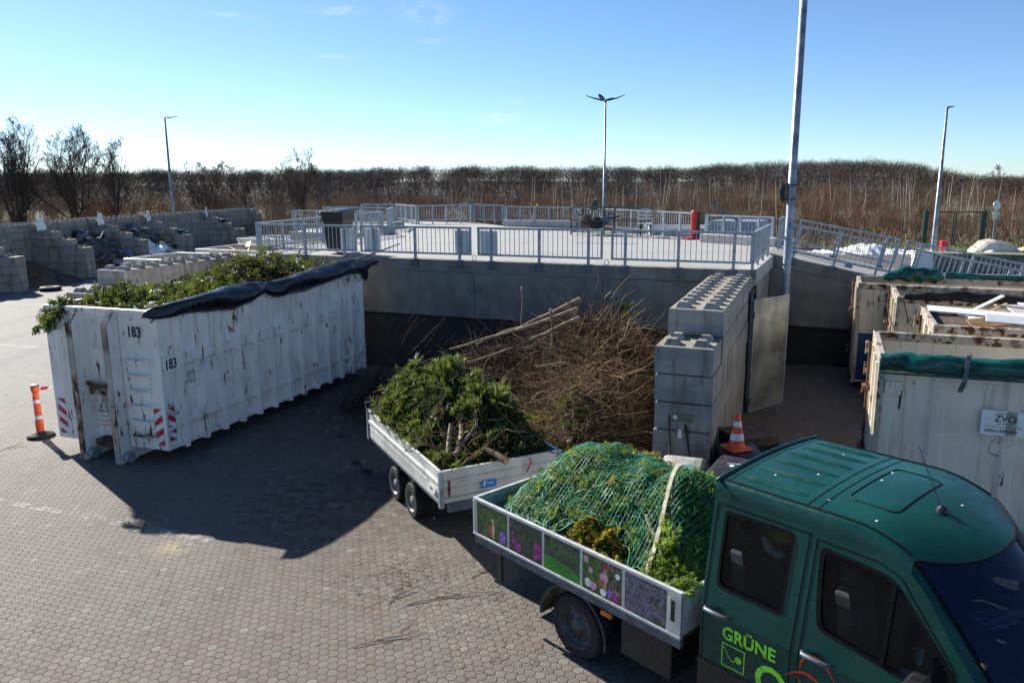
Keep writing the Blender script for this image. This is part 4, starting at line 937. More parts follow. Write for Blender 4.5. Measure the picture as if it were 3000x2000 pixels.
# rolled tarpaulin lying along the near top edge
def tarp_roll(par, pts, rad, mat, name='tarpaulin_roll', n=18, wr=.018, seed=1):
    rg = np.random.default_rng(seed); pts = np.array(pts, float); t = np.linspace(0, 1, len(pts)); tt = np.linspace(0, 1, 90)
    P = np.stack([np.interp(tt, t, pts[:, i]) for i in range(3)], 1); Rr = np.interp(tt, t, rad)
    k_ = np.ones(9) / 9; Pp = np.pad(P, ((4, 4), (0, 0)), 'edge'); P = np.stack([np.convolve(Pp[:, i], k_, 'valid') for i in range(3)], 1)
    vs = []; ph = rg.uniform(0, 6, 6)
    for i in range(len(tt)):
        d = P[min(i + 1, 89)] - P[max(i - 1, 0)]; d /= np.linalg.norm(d); a = np.cross(d, [0, 0, 1]); a /= np.linalg.norm(a); b_ = np.cross(a, d)
        for k in range(n):
            th = 2 * math.pi * k / n
            r = Rr[i] * (1 + (.22 if math.sin(th) < -.2 else 0) * (.5 + .5 * math.sin(tt[i] * 31 + ph[3])) + .09 * math.sin(3 * th + ph[0] + tt[i] * 17) + .08 * math.sin(2 * th + ph[1] - tt[i] * 33) + .035 * math.sin(7 * th + tt[i] * 50 + ph[2]) + .03 * math.sin(tt[i] * 95 + 2 * th)) + rg.normal(0, wr * .05)
            vs.append(P[i] + (a * math.cos(th) + b_ * math.sin(th) * 1.05) * r)
    m_ = MB(); m_.add(vs, [(i * n + k, i * n + (k + 1) % n, (i + 1) * n + (k + 1) % n, (i + 1) * n + k) for i in range(89) for k in range(n)] + [tuple(range(n)), tuple(89 * n + k for k in range(n))])
    return m_.build(name, mat, par, smooth=True)
pts = [(-.28, .05, 2.70)] + [(x, -.03, 2.70 + dz) for x, dz in ((.0, .02), (.9, .03), (2.0, .01), (2.6, .06), (2.9, .05), (3.3, .0), (4.2, .02), (5.3, .10), (6.1, .13), (6.6, .12))] + [(7.1, -.05, 2.84), (7.5, -.1, 2.86)]
tarp_roll(c, pts, [.03, .10, .15, .19, .17, .10, .17, .19, .17, .18, .15, .10, .05], tarp_black)
f = MB(); f.prism([(-.32, 2.68), (.0, 2.60), (.12, 2.66), (-.05, 2.78)], .02, .05, 'xz'); f.build('roll_bracket', rust_m, c)
f = MB(); P_ = [(2.75, -.15, 2.62), (2.95, -.14, 2.52), (3.1, -.13, 2.60)]; f.tube(P_, .007, 5); f.tube([(6.2, -.12, 2.7), (6.45, -.12, 2.45), (6.7, -.1, 2.55)], .007, 5); f.build('rope', black_pl, c)
f = MB(); f.add([(6.55, -.1, 2.78), (6.95, -.1, 2.80), (6.9, -.13, 2.5), (6.75, -.13, 2.42), (6.6, -.12, 2.55)], [(0, 1, 2, 3, 4)]); f.add([(6.55, -.09, 2.78), (6.95, -.09, 2.80), (6.9, -.12, 2.5), (6.75, -.12, 2.42), (6.6, -.11, 2.55)], [(4, 3, 2, 1, 0)]); f.build('tarpaulin_flap', tarp_black, c)

# ------------------------------------------------------------ open containers on the right (local x along V2, y away)
def side_container(near, W_, Lc, z0, z1, label, mat, detail=True, band=None, group='open containers on the right', ends='door', inner=None, ribs=6):
    r = empty('roll_off_container', (near[0], near[1], 0), ANG_V, label, 'container', group)
    q = MB(); q.box(.08, Lc, .04, .075, z0, z1 - .05); q.box(.08, Lc, W_ - .075, W_ - .04, z0, z1 - .05); q.box(.08, Lc, .075, W_ - .075, z0, z0 + .07); q.box(Lc - .05, Lc, .075, W_ - .075, z0, z1 - .05)
    q.build('side_walls', mat, r)
    q = MB()
    for y0_, y1_ in ((.0, .12), (W_ - .12, W_)): q.box(.0, Lc, y0_, y1_, z1 - .13, z1)
    q.build('top_rim', rim_rust, r, bevel=.02)
    for k in range(ribs):
        x = .75 + k * (Lc - .9) / ribs
        for yy, s_ in ((.04, -1), (W_ - .04, 1)):
            q = MB(); q.add([(x - .12, yy, z0), (x - .06, yy + s_ * .06, z0), (x + .06, yy + s_ * .06, z0), (x + .12, yy, z0), (x - .12, yy, z1 - .13), (x - .06, yy + s_ * .06, z1 - .13), (x + .06, yy + s_ * .06, z1 - .13), (x + .12, yy, z1 - .13)],
                                                      [(0, 1, 5, 4), (1, 2, 6, 5), (2, 3, 7, 6)]); q.build('side_rib', mat, r)
    # end frame with door, hinges and locking bars
    q = MB(); q.box(-.0, .08, .0, .11, z0 - .02, z1); q.box(-.0, .08, W_ - .11, W_, z0 - .02, z1); q.box(0, .08, .11, W_ - .11, z1 - .16, z1 - .0); q.box(0, .08, .11, W_ - .11, z0, z0 + .14)
    fr = q.build('end_frame', rim_rust, r, bevel=.01)
    q = MB(); q.box(.03, .065, .11, W_ - .11, z0 + .14, z1 - .16)
    dr = q.build('end_door', mat, r)
    q = MB()
    for y in (.35, W_ * .5, W_ - .35): q.box(-.02, .03, y - .05, y + .05, z0 + .14, z1 - .16)
    q.box(-.015, .03, .11, W_ - .11, z0 + 1.05, z0 + 1.15); q.build('door_stiffener', mat, dr)
    q = MB(); q.cyl((-.06, W_ * .62, z0), (-.06, W_ * .62, z1 - .05), .022, n=8); q.build('locking_bar', rust_m, dr)
    for z in (z0 + .45, z1 - .62, z1 - .28):
        q = MB(); q.box(-.09, .02, W_ - .02, W_ + .03, z - .07, z + .07); q.cyl((-.07, W_ + .02, z - .1), (-.07, W_ + .02, z + .1), .022, n=8); q.build('hinge', rim_rust, fr)
    for z in (z0 + .6, z1 - .75):
        q = MB(); q.box(-.13, -.02, W_ * .62 - .09, W_ * .62 + .09, z - .03, z + .04); q.tube([(-.1, W_ * .62, z), (-.14, W_ * .62 - .22, z - .02), (-.13, W_ * .62 - .3, z + .05)], .017, 6); q.build('latch', rust_m, fr)
    q = MB(); q.box(-.0, Lc, W_ * .3 - .06, W_ * .3 + .06, .0, z0); q.box(-.0, Lc, W_ * .7 - .06, W_ * .7 + .06, 0, z0); q.build('skid_rails', rust_m, r)
    return r
rc4 = side_container((4.97, 10.34), 1.95, 5.2, .2, 2.5, 'nearest cream container at the right with green rolled tarpaulin and company sign', old_white, ribs=5)
tarp_roll(rc4, [(-.02, -.04, 2.44), (.5, -.05, 2.44), (1.5, -.05, 2.45), (3.5, -.05, 2.46), (5.2, -.05, 2.46)], [.10, .12, .12, .12, .12], tarp_green, seed=4)
q = MB(); q.tube([(.0, -.16, 2.30), (1.5, -.17, 2.32), (5.2, -.17, 2.32)], .012, 6); q.build('tarpaulin_cable', tarp_green, rc4)
q = MB(); q.bar((1.02, -.20, 2.62), (1.0, -.21, 2.28), .05, .014, (0, 1, 0)); q.bar((1.0, -.21, 2.28), (.97, -.14, 2.12), .06, .02, (0, 1, 0)); q.build('holding_strap', galv_d, rc4)
zvo(rc4, (1.30, -.0215, 1.74), (1, 0, 0), (0, 0, 1), .30, False, white_board)
q = MB(); q.lathe([(0, .018), (.15, .018), (.15, .03), (0, .03)], 24, 'y', (1.56, 0, 1.36)); q.build('round_sticker', old_white, rc4)
q = MB(); q.prism([(1.40, 1.30), (1.5, 1.25), (1.62, 1.25), (1.72, 1.31), (1.62, 1.28), (1.5, 1.28)], .012, .016, 'xz'); q.build('sticker_print', grey_txt, rc4)
for (x, z, l) in ((.30, 2.02, .26), (1.52, 2.0, .12), (1.66, 2.03, .10), (1.62, 1.24, .12)):
    q = MB(); q.prism([(x - .018, z - l), (x + .01, z - l * .9), (x + .02, z), (x - .012, z + .02)], .034, .0385, 'xz'); q.build('rust_scar', rust_m, rc4)
q = MB(); q.box(.10, .30, -.02, .038, 1.98, 2.16); q.build('hinge_plate', old_white, rc4)
rc3 = side_container((6.86, 12.54), 2.1, 5.4, .2, 2.5, 'white container full of broken white furniture boards, third from the back', cream_paint)
rc2 = side_container((7.77, 15.66), 1.97, 5.4, .2, 2.5, 'dirty cream container with grey rolled cover, second from the back', cream_paint)
tarp_roll(rc2, [(.1, .02, 2.50), (.8, .03, 2.56), (2.0, .04, 2.54), (3.6, .04, 2.52)], [.05, .10, .08, .06], black_rub, name='cover_roll', seed=8)
q = MB(); q.tube([(.12, -.03, 2.45), (.2, -.05, 2.15), (.3, -.05, 1.9), (.38, -.04, 2.3)], .01, 5); q.build('cable', black_pl, rc2)
rc1 = side_container((7.9, 17.75), 1.7, 5.6, .2, 2.5, 'rearmost cream and blue container under a crumpled green tarpaulin', cream_paint)
q = MB(); q.box(.09, 5.5, .028, .0385, .25, 1.35); q.build('blue_band', blue_paint, rc1)
tarp_roll(rc1, [(.55, 1.2, 2.52), (1.1, 1.35, 2.62), (1.7, 1.5, 2.56), (1.9, 1.6, 2.5)], [.06, .16, .15, .03], tarp_green, seed=9)
tarp_roll(rc1, [(1.9, 1.68, 2.56), (2.6, 1.66, 2.56), (4.2, 1.66, 2.55), (5.6, 1.66, 2.55)], [.08, .05, .05, .05], tarp_green, seed=10, name='tarpaulin_edge')
# wood waste in rc3 (each board lies in the container: own things)
WL = [(.75, 1.0, 2.47, 1.5, .22, 0, .02, .05, white_board, 'long white shelf board lying flat across the waste container'), (1.2, .7, 2.46, 1.25, .13, .15, -.03, .02, white_board, 'white board nearest the side wall of the waste container'),
      (.9, 1.45, 2.53, .9, .07, .7, .10, -.35, white_board, 'narrow white strip sticking up from the left part of the waste'), (1.55, 1.4, 2.50, .6, .3, .5, .15, .0, white_board, 'bent white sheet in the middle of the waste'),
      (2.3, 1.3, 2.52, .95, .35, .3, .05, .06, white_board, 'ribbed white board on top of brown panels'), (2.0, 1.0, 2.46, .9, .4, .2, .05, -.05, wood_l, 'light brown panel half hidden under white boards'),
      (1.15, 1.6, 2.48, .55, .05, .9, .0, -.2, wood_l, 'thin wooden lath among the white boards'), (2.2, .55, 2.45, .5, .12, 0, .1, .05, wood_l, 'small wooden crate side at the near right of the waste'), (1.9, .85, 2.44, .9, .5, -.2, .02, -.06, wood_b, 'dark brown panel under the waste boards')]
WL += [(1.35, .45, 2.50, 1.1, .18, -.05, .35, .05, white_board, 'white board leaning on the near wall of the waste container'), (1.9, 1.7, 2.50, .8, .45, .6, -.1, .1, white_board, 'wide white panel beside the drawer box'), (3.1, .9, 2.50, 1.3, .5, .15, .08, -.03, wood_l, 'large light brown panel at the right edge of the waste'),
       (2.9, .5, 2.50, 1.2, .2, .1, .1, .06, white_board, 'long white board at the right edge of the waste'), (.55, 1.2, 2.42, .6, .3, .9, .1, .2, white_board, 'white panel corner in the left end of the waste'), (1.6, 1.05, 2.56, 1.4, .06, .42, 0, .12, wood_l, 'thin pale batten crossing the white boards'),
       (2.6, 1.15, 2.58, .9, .55, -.3, .1, .0, wood_b, 'brown chipboard sheet lying on the white boards'), (.9, .55, 2.44, .7, .25, .4, .2, -.1, wood_b, 'short brown board at the left near corner of the waste')]
for (x, y, z, l, wd, a, bx_, by2, mt, lb) in WL:
    q = MB(); q.box(-l / 2, l / 2, -wd / 2, wd / 2, -.012, .012); o = q.build('waste_board', mt, bevel=.003)
    o.matrix_world = Matrix.Translation((6.86, 12.54, 0)) @ Matrix.Rotation(ANG_V, 4, 'Z') @ Matrix.Translation((x, y, z + .07 + .05 * (y > .8))) @ Matrix.Rotation(a, 4, 'Z') @ Matrix.Rotation(bx_ + (.26 if wd > .1 else 0), 4, 'X') @ Matrix.Rotation(by2, 4, 'Y')
    tag(o, lb, 'board', 'broken furniture boards in the container')
bxr = empty('drawer_box', (0, 0, 0), 0, 'brown open wooden drawer box lying tilted on top of the waste', 'box')
bxr.matrix_world = Matrix.Translation((6.86, 12.54, 0)) @ Matrix.Rotation(ANG_V, 4, 'Z') @ Matrix.Translation((2.55, 1.75, 2.62)) @ Matrix.Rotation(-.25, 4, 'Z') @ Matrix.Rotation(.55, 4, 'X') @ Matrix.Rotation(.22, 4, 'Y')
q = MB(); q.box(-.75, .75, -.02, 0, -.2, .2); q.build('back_panel', wood_l, bxr); q = MB(); q.box(-.75, .75, -.35, -.02, -.2, -.18); q.box(-.75, .75, -.35, -.02, .18, .2); q.build('long_panels', wood_l, bxr); q = MB(); q.box(-.77, -.75, -.35, 0, -.2, .2); q.build('end_panel', wood_l, bxr)
q = MB(); q.box(.1, 5.3, .1, 2.0, .3, 2.36); o = q.build('waste_fill', wood_d); o.matrix_world = Matrix.Translation((6.86, 12.54, 0)) @ Matrix.Rotation(ANG_V, 4, 'Z'); tag(o, 'brown layer of wood waste under the loose white boards', 'wood waste', kind='stuff')

# docked containers in the slots left of the platform
def skip(loc, rz, L_, W_, h, label, mat, fill=None, group='pale containers docked in the platform slots'):
    r = empty('docked_container', (*loc, 0), rz, label, 'container', group)
    q = MB(); q.box(0, L_, 0, .05, .15, h - .04); q.box(0, L_, W_ - .05, W_, .15, h - .04); q.box(0, .05, .05, W_ - .05, .15, h - .04); q.box(L_ - .05, L_, .05, W_ - .05, .15, h - .04); q.box(.05, L_ - .05, .05, W_ - .05, .15, .25); q.build('shell', mat, r)
    q = MB(); q.box(-.03, L_ + .03, -.05, .08, h - .1, h); q.box(-.03, L_ + .03, W_ - .08, W_ + .05, h - .1, h); q.box(-.03, .08, .08, W_ - .08, h - .1, h); q.box(L_ - .08, L_ + .03, .08, W_ - .08, h - .1, h); q.build('rim', alu_w, r, bevel=.02)
    q = MB()
    for k in range(7): q.box(.3 + k * (L_ - .6) / 6 - .04, .3 + k * (L_ - .6) / 6 + .04, -.05, 0, .15, h - .1)
    q.build('ribs', mat, r)
    if fill:
        q = MB()
        for k in range(26):
            M = Matrix.Translation((rng.uniform(.3, L_ - .3), rng.uniform(.3, W_ - .3), h - rng.uniform(.05, .3))) @ Matrix.Rotation(rng.uniform(0, 6), 4, 'Z') @ Matrix.Rotation(rng.normal(0, .4), 4, 'X') @ Matrix.Rotation(rng.normal(0, .25), 4, 'Y')
            q.box(-rng.uniform(.2, .8), rng.uniform(.2, .8), -.1, .1, -.02, .02, M)
        q.box(.1, L_ - .1, .1, W_ - .1, .3, h - .35); o = q.build('loose_waste', fill); o.matrix_world = Matrix.Translation((*loc, 0)) @ Matrix.Rotation(rz, 4, 'Z'); tag(o, 'loose waste pieces lying in the ' + label, 'waste', kind='stuff')
    return r
a_ = math.atan2(V2.y, V2.x)
skip((-12.6, 25.6), a_, 5.6, 2.3, 2.45, 'nearest pale open container left of the platform corner', cream_paint)
skip((-11.4, 28.5), a_, 5.8, 2.2, 2.5, 'second pale container with brown rim waste in the first slot', old_white, wood_l)
skip((-11.2, 32.3), a_, 5.6, 2.0, 2.6, 'pale container with white waste in the second slot', old_white, white_board)
skip((-.4, 35.8), a_, 3.0, 2.0, 3.0, 'grey container behind the kerb railing', galv_d)
skip((5.2, 29.6), a_ + .3, 4.5, 2.2, 3.05, 'low pale container with ribbed lids behind the white chair', alu_w)
hp = empty('grey_hopper', (6.3, 26.4, 2.45), a_ - .2, 'grey steel hopper in the slot behind the right kerb railing', 'hopper')
q = MB(); q.prism([(0, 0), (1.9, 0), (1.9, 1.05), (.35, 1.05)], 0, 1.3, 'xz'); q.build('body', galv, hp, bevel=.02); q = MB(); q.bar((.35, -.04, 1.6), (1.3, -.04, 1.05), .06); q.build('brace', galv_d, hp)

# things standing on the platform
def wheelie_bin(loc, rz, label, body, lid, s=1.0, group='wheelie bins', open_=0, h=1.0):
    r = empty('wheelie_bin', loc, rz, label, 'bin', group)
    w_, d_ = .29 * s, .36 * s; H_ = .98 * s * h
    q = MB(); lv = [(.0, .78), (.05, .82), (.75, .95), (.80, 1.05), (1.0, 1.08)]; vs = []
    for t, k in lv: vs += [(-w_ * k, -d_ * k, .06 * s + H_ * t), (w_ * k, -d_ * k, .06 * s + H_ * t), (w_ * k, d_ * k, .06 * s + H_ * t), (-w_ * k, d_ * k, .06 * s + H_ * t)]
    q.add(vs, [(i * 4 + k, i * 4 + (k + 1) % 4, i * 4 + 4 + (k + 1) % 4, i * 4 + 4 + k) for i in range(4) for k in range(4)] + [(0, 1, 2, 3)])
    q.build('body', body, r, bevel=.015 * s)
    zt = .06 * s + H_; q = MB(); a = 1.16; vs = []
    for k, z in ((a, 0), (a, .035), (.95, .085), (.6, .11)): vs += [(-w_ * k, -d_ * k - .01, zt + z * s), (w_ * k, -d_ * k - .01, zt + z * s), (w_ * k, d_ * k, zt + z * s), (-w_ * k, d_ * k, zt + z * s)]
    q.add(vs, [(i * 4 + k, i * 4 + (k + 1) % 4, i * 4 + 4 + (k + 1) % 4, i * 4 + 4 + k) for i in range(3) for k in range(4)] + [(0, 3, 2, 1), (12, 13, 14, 15)])
    q.build('lid', lid, r, bevel=.012 * s)
    q = MB(); q.tube([(-w_ * .8, d_ * 1.12, zt - .02), (-w_ * .8, d_ * 1.3, zt + .02), (w_ * .8, d_ * 1.3, zt + .02), (w_ * .8, d_ * 1.12, zt - .02)], .016 * s, 6); q.build('handle', body, r)
    for sx in (-1, 1): q = MB(); q.lathe([(0, -.03), (.1, -.03), (.1, .03), (0, .03)], 14, 'x', (sx * w_ * .85, d_ * .85, .10 * s)); q.build('wheel', black_rub, r)
    return r
wheelie_bin((-4.75, 21.75, ZD), ANG_V + .15, 'tall black wheelie bin with shiny lid on the platform behind the left railing', black_pl, dark_pl, 1.0, 'wheelie bins', h=1.05)
wheelie_bin((2.42, 10.62, 0), ANG_V + .05, 'pale grey bin with ribbed lid at the foot of the studded wall', grey_pl, grey_pl, .92, h=.82)
wheelie_bin((3.1, 10.25, 0), ANG_V - .15, 'dark grey bin with worn label marks on its lid beside the green van roof', dark_pl, dark_pl, 1.05, h=.80)
q = MB(); q.lathe([(0, 0), (.035, 0), (.03, .004), (0, .005)], 14, 'z', (3.0, 10.17, 1.005)); q.bar((2.96, 10.27, 1.004), (3.3, 10.21, 1.002), .012, .004); tag(q.build('lid_label', white_board), 'worn white label marks on the dark bin lid', 'label')
wheelie_bin((3.4, 11.1, 0), ANG_V + .35, 'black bin under the traffic cone', black_pl, black_pl, .95, h=.82)
q = MB(); q.lathe([(0, 0), (.24, 0), (.27, .45), (.25, .75), (0, .78)], 18); q.build('tub', black_pl) if False else None
r = empty('traffic_cone', (3.32, 11.08, .93), .3, 'orange and white traffic cone standing on a black bin', 'cone')
q = MB(); q.box(-.17, .17, -.17, .17, 0, .035); q.build('base', orange, r, bevel=.012)
for z0_, z1_, mt, nm in ((.035, .15, orange, 'cone_band'), (.15, .25, white_refl, 'reflective_band'), (.25, .35, orange, 'cone_band'), (.35, .43, white_refl, 'reflective_band'), (.43, .53, orange, 'cone_tip')):
    R_ = lambda z: .125 - (z - .035) * .19; q = MB(); q.lathe([(R_(z0_), z0_), (R_(z1_), z1_)] + ([(0, z1_)] if z1_ > .5 else []), 24); q.build(nm, mt, r, smooth=True)
for (x0, y0, x1, y1, z1_, mt, lb, tip) in [(2.86, 11.0, 2.72, 11.9, 1.75, wood_b, 'broom handle with red tip leaning on the side of the studded wall', 1), (2.35, 11.0, 2.4, 11.55, 1.42, wood_d, 'dark broom handle leaning against the end face of the studded wall', 0), (2.75, 10.9, 2.62, 11.4, 1.2, black_pl, 'thin black rod leaning beside the wall corner', 0)]:
    r = empty('broom', (x0, y0, 0), 0, lb, 'broom'); q = MB(); q.tube([(0, 0, .05), (x1 - x0, y1 - y0, z1_)], .017, 8); q.build('handle', mt, r)
    q = MB(); q.box(-.18, .18, -.03, .03, 0, .09); q.build('brush_head', red_m, r)
    if tip: t_ = .82; q = MB(); q.tube([((x1 - x0) * t_, (y1 - y0) * t_, .05 + (z1_ - .05) * t_), (x1 - x0, y1 - y0, z1_ + .01)], .0205, 8); q.build('grip', red_m, r)
for i, (x, y, z, sx, sy, sz, a, mt, lb) in enumerate([(3.75, 11.9, .0, .35, .3, .9, .3, wood_d, 'dark brown crate beside the cone bin'), (4.0, 11.6, 0, .25, .22, .75, .1, black_pl, 'black tub behind the dark grey bin')]):
    r = empty('storage_crate', (x, y, z), a, lb, 'crate'); q = MB()
    q.box(-sx, sx, -sy, -sy + .03, 0, sz); q.box(-sx, sx, sy - .03, sy, 0, sz); q.box(-sx, -sx + .03, -sy + .03, sy - .03, 0, sz); q.box(sx - .03, sx, -sy + .03, sy - .03, 0, sz); q.box(-sx + .03, sx - .03, -sy + .03, sy - .03, 0, .05); q.build('shell', mt, r); q = MB(); q.box(-sx - .02, sx + .02, -sy - .02, sy + .02, sz, sz + .03); q.build('rim', mt, r)
# cage with scrap
cage_m = plain('weathered_cage_steel', (.10, .085, .075), .7, .2, .3, 6)
cg = empty('wire_cage', (2.15, 28.4, ZD), ANG_V - .1, 'rusty wire mesh cage with scrap on the platform under the centre lamp', 'cage')
q = MB(); Lc_, Wc, Hc = 2.6, 1.1, .95
for x in (0, 1.25, Lc_):
    for y in (0, Wc): q.box(x - .022, x + .022, y - .022, y + .022, -.0, Hc)
for z in (.1, .5, Hc):
    for y in (0, Wc): q.box(0, Lc_, y - .014, y + .014, z - .014, z + .014)
    for x in (0, Lc_): q.box(x - .014, x + .014, 0, Wc, z - .014, z + .014)
q.build('frame', cage_m, cg)
q = MB()
for k in range(1, 26): q.box(k * .1 - .004, k * .1 + .004, -.003, .005, .1, Hc); q.box(k * .1 - .004, k * .1 + .004, Wc - .003, Wc + .005, .1, Hc)
for k in range(1, 9): q.box(0, Lc_, -.003, .005, k * .1 - .004, k * .1 + .004)
q.build('mesh_panels', cage_m, cg)
for (x, y, z, r_, mt, lb) in [(.75, .5, .42, .3, black_rub, 'black bulky scrap machine in the cage'), (1.05, .6, .5, .22, blue_j, 'bluish round scrap part in the cage'), (.35, .5, .5, .25, grey_j, 'grey bundle of scrap in the left of the cage')]:
    q = MB(); q.lathe([(0, -r_ * .9), (r_ * .8, -r_ * .7), (r_, 0), (r_ * .7, r_ * .6), (0, r_ * .8)], 9); 
    for k in range(7): q.tube([(rng.normal(0, r_ * .4), rng.normal(0, r_ * .4), 0), (rng.normal(0, r_), rng.normal(0, r_), r_ * rng.uniform(.5, 1.4))], .03, 5)
    o = q.build('scrap_part', mt); o.matrix_world = Matrix.Translation((2.15, 28.4, ZD)) @ Matrix.Rotation(ANG_V - .1, 4, 'Z') @ Matrix.Translation((x, y, z)); tag(o, lb, 'scrap', 'scrap in the wire cage')
q = MB(); M = Matrix.Translation((3.28, 31.0, 3.68)) @ Matrix.Rotation(ANG_V, 4, 'Z') @ Matrix.Scale(.5, 4); q.prism([(-.45, 0), (.15, 0), (.2, .75), (-.15, .8)], 0, .12, 'xz'); o = q.build('leaning_board', gate_green, bevel=.02); o.matrix_world = M; tag(o, 'dark upright board leaning above the railing beside the centre lamp', 'board')
ch = empty('garden_chair', (4.6, 27.2, ZD), 2.9, 'pale blue metal chair standing right of the wire cage', 'chair')
for sx in (-1, 1):
    q = MB(); q.tube([(sx * .25, -.25, 0), (sx * .25, -.22, .62), (sx * .25, .2, .64)], .015, 6); q.tube([(sx * .24, .25, 0), (sx * .24, .2, .45), (sx * .23, .3, .9)], .015, 6); q.build('side_frame', galv, ch)
q = MB(); q.box(-.24, .24, -.24, .22, .43, .45); q.build('seat', alu_w, ch)
q = MB(); [q.box(-.23, .23, .24, .26, z, z + .07) for z in (.58, .70, .82)]; q.tube([(-.24, .27, .9), (0, .3, .96), (.24, .27, .9)], .015, 6); q.build('backrest', alu_w, ch)
rb = empty('red_bollard', (5.98, 25.9, ZD), .4, 'red padded guard post with foot plate on the platform', 'post')
q = MB(); q.lathe([(0, 0), (.09, 0), (.10, .06), (.10, .80), (.07, .86), (0, .87)], 16, c=(0, 0, .06)); q.build('red_sleeve', red_m, rb, smooth=False); q = MB(); q.box(.04, .18, -.08, .08, .05, .86); q.build('black_back', black_pl, rb); q = MB(); q.box(-.35, .2, -.16, .16, 0, .06); q.build('foot_plate', red_m, rb)
tag(MB().lathe([(0, 0), (.055, .03), (.05, .08), (0, .1)], 10).build('yellow_lamp', yellow_m), 'small yellow lamp on the distant railing', 'lamp').location = (1.1, 33.4, ZD + .84)

# ------------------------------------------------------------ right background
sn = heap_mesh('snow_heap', lambda X, Y: 0.62 * np.exp(-((X - 23.6) / 1.5) ** 2 - ((Y - 52) / 1.3) ** 2) + .20 * np.exp(-((X - 21.4) / 2.0) ** 2 - ((Y - 52.3) / 1.2) ** 2) + .25 * np.exp(-((X - 26.4) / 1.6) ** 2 - ((Y - 51.3) / 1.0) ** 2) + .09 * np.sin(X * 4.1 + Y) * np.cos(Y * 5.3) + .06 * np.sin(X * 9) - .13, 16.5, 30.5, 49, 55.5, 70, 40, snow_m)
tag(sn, 'heap of dirty white snow on the verge behind the ramp', 'snow heap')
flat('grass_verge', [(13, 56.8), (29.5, 51.6), (33, 50.6), (60, 42), (64, 54), (30, 60), (14, 66)], .05, plain('short_grass', (.10, .14, .02), .95, 0, .35, .8))
q = MB(); q.bar((13, 56.7, .06), (33.2, 50.5, .06), .14, .14); q.bar((33.2, 50.5, .06), (60, 41.9, .06), .14, .14); tag(q.build('kerb', conc_wall), kind='structure')
gt = empty('field_gate', (29.0, 55.5, 0), -.04, 'dark green double gate with open frame at the right behind the ramp', 'gate')
for x in (0, 4.05):
    q = MB(); q.box(x - .1, x + .1, -.1, .1, 0, 2.55); q.build('gate_post', gate_green, gt)
for a, b_ in ((.14, 2.0), (2.06, 3.92)):
    q = MB(); q.box(a, b_, -.03, .03, 2.4, 2.48); q.box(a, b_, -.03, .03, .12, .2); q.box(a, a + .08, -.03, .03, .2, 2.4); q.box(b_ - .08, b_, -.03, .03, .2, 2.4); lf = q.build('gate_leaf', gate_green, gt)
    q = MB(); [q.box(a + .08 + k * .1 - .003, a + .08 + k * .1 + .003, -.003, .003, .2, 2.4) for k in range(1, 18)]; [q.box(a + .08, b_ - .08, -.003, .003, .2 + k * .2, .206 + k * .2) for k in range(1, 11)]; q.build('gate_mesh', gate_green, lf)
for side_, (xa, xb) in enumerate([((11, 61.2), (28.8, 55.6)), ((33.2, 55.4), (62, 46))]):
    ln = math.hypot(xb[0] - xa[0], xb[1] - xa[1]); fr = empty('mesh_fence', (*xa, 0), math.atan2(xb[1] - xa[1], xb[0] - xa[0]), ['green wire mesh fence left of the gate', 'green wire mesh fence right of the gate'][side_], 'fence', 'mesh fences along the scrub')
    n = int(ln / 2.5)
    for k in range(n + 1): q = MB(); q.box(k * 2.5 - .03, k * 2.5 + .03, -.03, .03, 0, 2.0); q.build('fence_post', gate_green, fr)
    q = MB(); [q.box(k * .2 - .004, k * .2 + .004, -.004, .004, .05, 1.95) for k in range(int(ln / .2))]; [q.box(0, ln, -.004, .004, z, z + .008) for z in np.arange(.05, 2.0, .19)]; q.build('mesh', gate_green, fr)
sg = empty('traffic_sign', (31.9, 52.2, 0), .25, 'round pale sign with two small plates on a grey pole at the right', 'sign')
q = MB(); q.cyl((0, .04, 0), (0, .04, 3.35), .03, n=8); q.build('pole', galv, sg)
q = MB(); q.lathe([(0, -.01), (.3, -.01), (.3, .01), (0, .01)], 28, 'y', (0, 0, 3.0)); q.build('disc', alu, sg)
for z, w_ in ((2.48, .27), (2.22, .2)): q = MB(); q.box(-w_, w_, -.01, .01, z - .1, z + .1); q.build('plate', alu, sg)
rp = empty('red_cabinet', (25.2, 45.9, 0), 0, 'slim red cabinet at the foot of the right lamp mast', 'cabinet'); q = MB(); q.box(-.17, .17, -.15, .15, 0, 1.15); q.build('body', red_m, rp, bevel=.02); q = MB(); q.box(-.19, .19, -.17, .17, 1.15, 1.22); q.build('cap', red_m, rp); q = MB(); q.box(-.09, .09, -.158, -.15, .55, .85); q.build('label_plate', white_board, rp)
# pale ribbed container with half-open lid
dp = empty('ribbed_container', (26.1, 44.2, 0), -.28, 'pale container with ribbed arched lid and open side flap', 'container'); dp.scale = (.78, .85, .72)
prof = [(0, 0), (3.0, 0), (3.0, 1.0), (2.3, 1.55), (1.3, 1.75), (.75, 1.6), (0, .85)]
q = MB(); q.prism(prof, 0, 2.0, 'xz'); q.build('body', alu_w, dp, bevel=.04)
for k in range(5):
    y = .15 + k * .4; q = MB(); q.prism([(2.35, 1.56), (1.3, 1.78), (.72, 1.63), (.02, .92), (-.03, .95), (.68, 1.72), (1.3, 1.88), (2.4, 1.65)], y, y + .14, 'xz'); q.build('lid_rib', old_white, dp)
q = MB(); M = Matrix.Translation((3.0, .2, 1.0)) @ Matrix.Rotation(-.35, 4, 'Y'); q.box(0, 1.4, 0, 1.6, -.03, .05, M); q.build('open_flap', alu, dp)
q = MB(); q.tube([(.2, -.05, 1.2), (-.6, -.05, 1.75)], .02, 6); q.build('lid_lever', galv, dp)
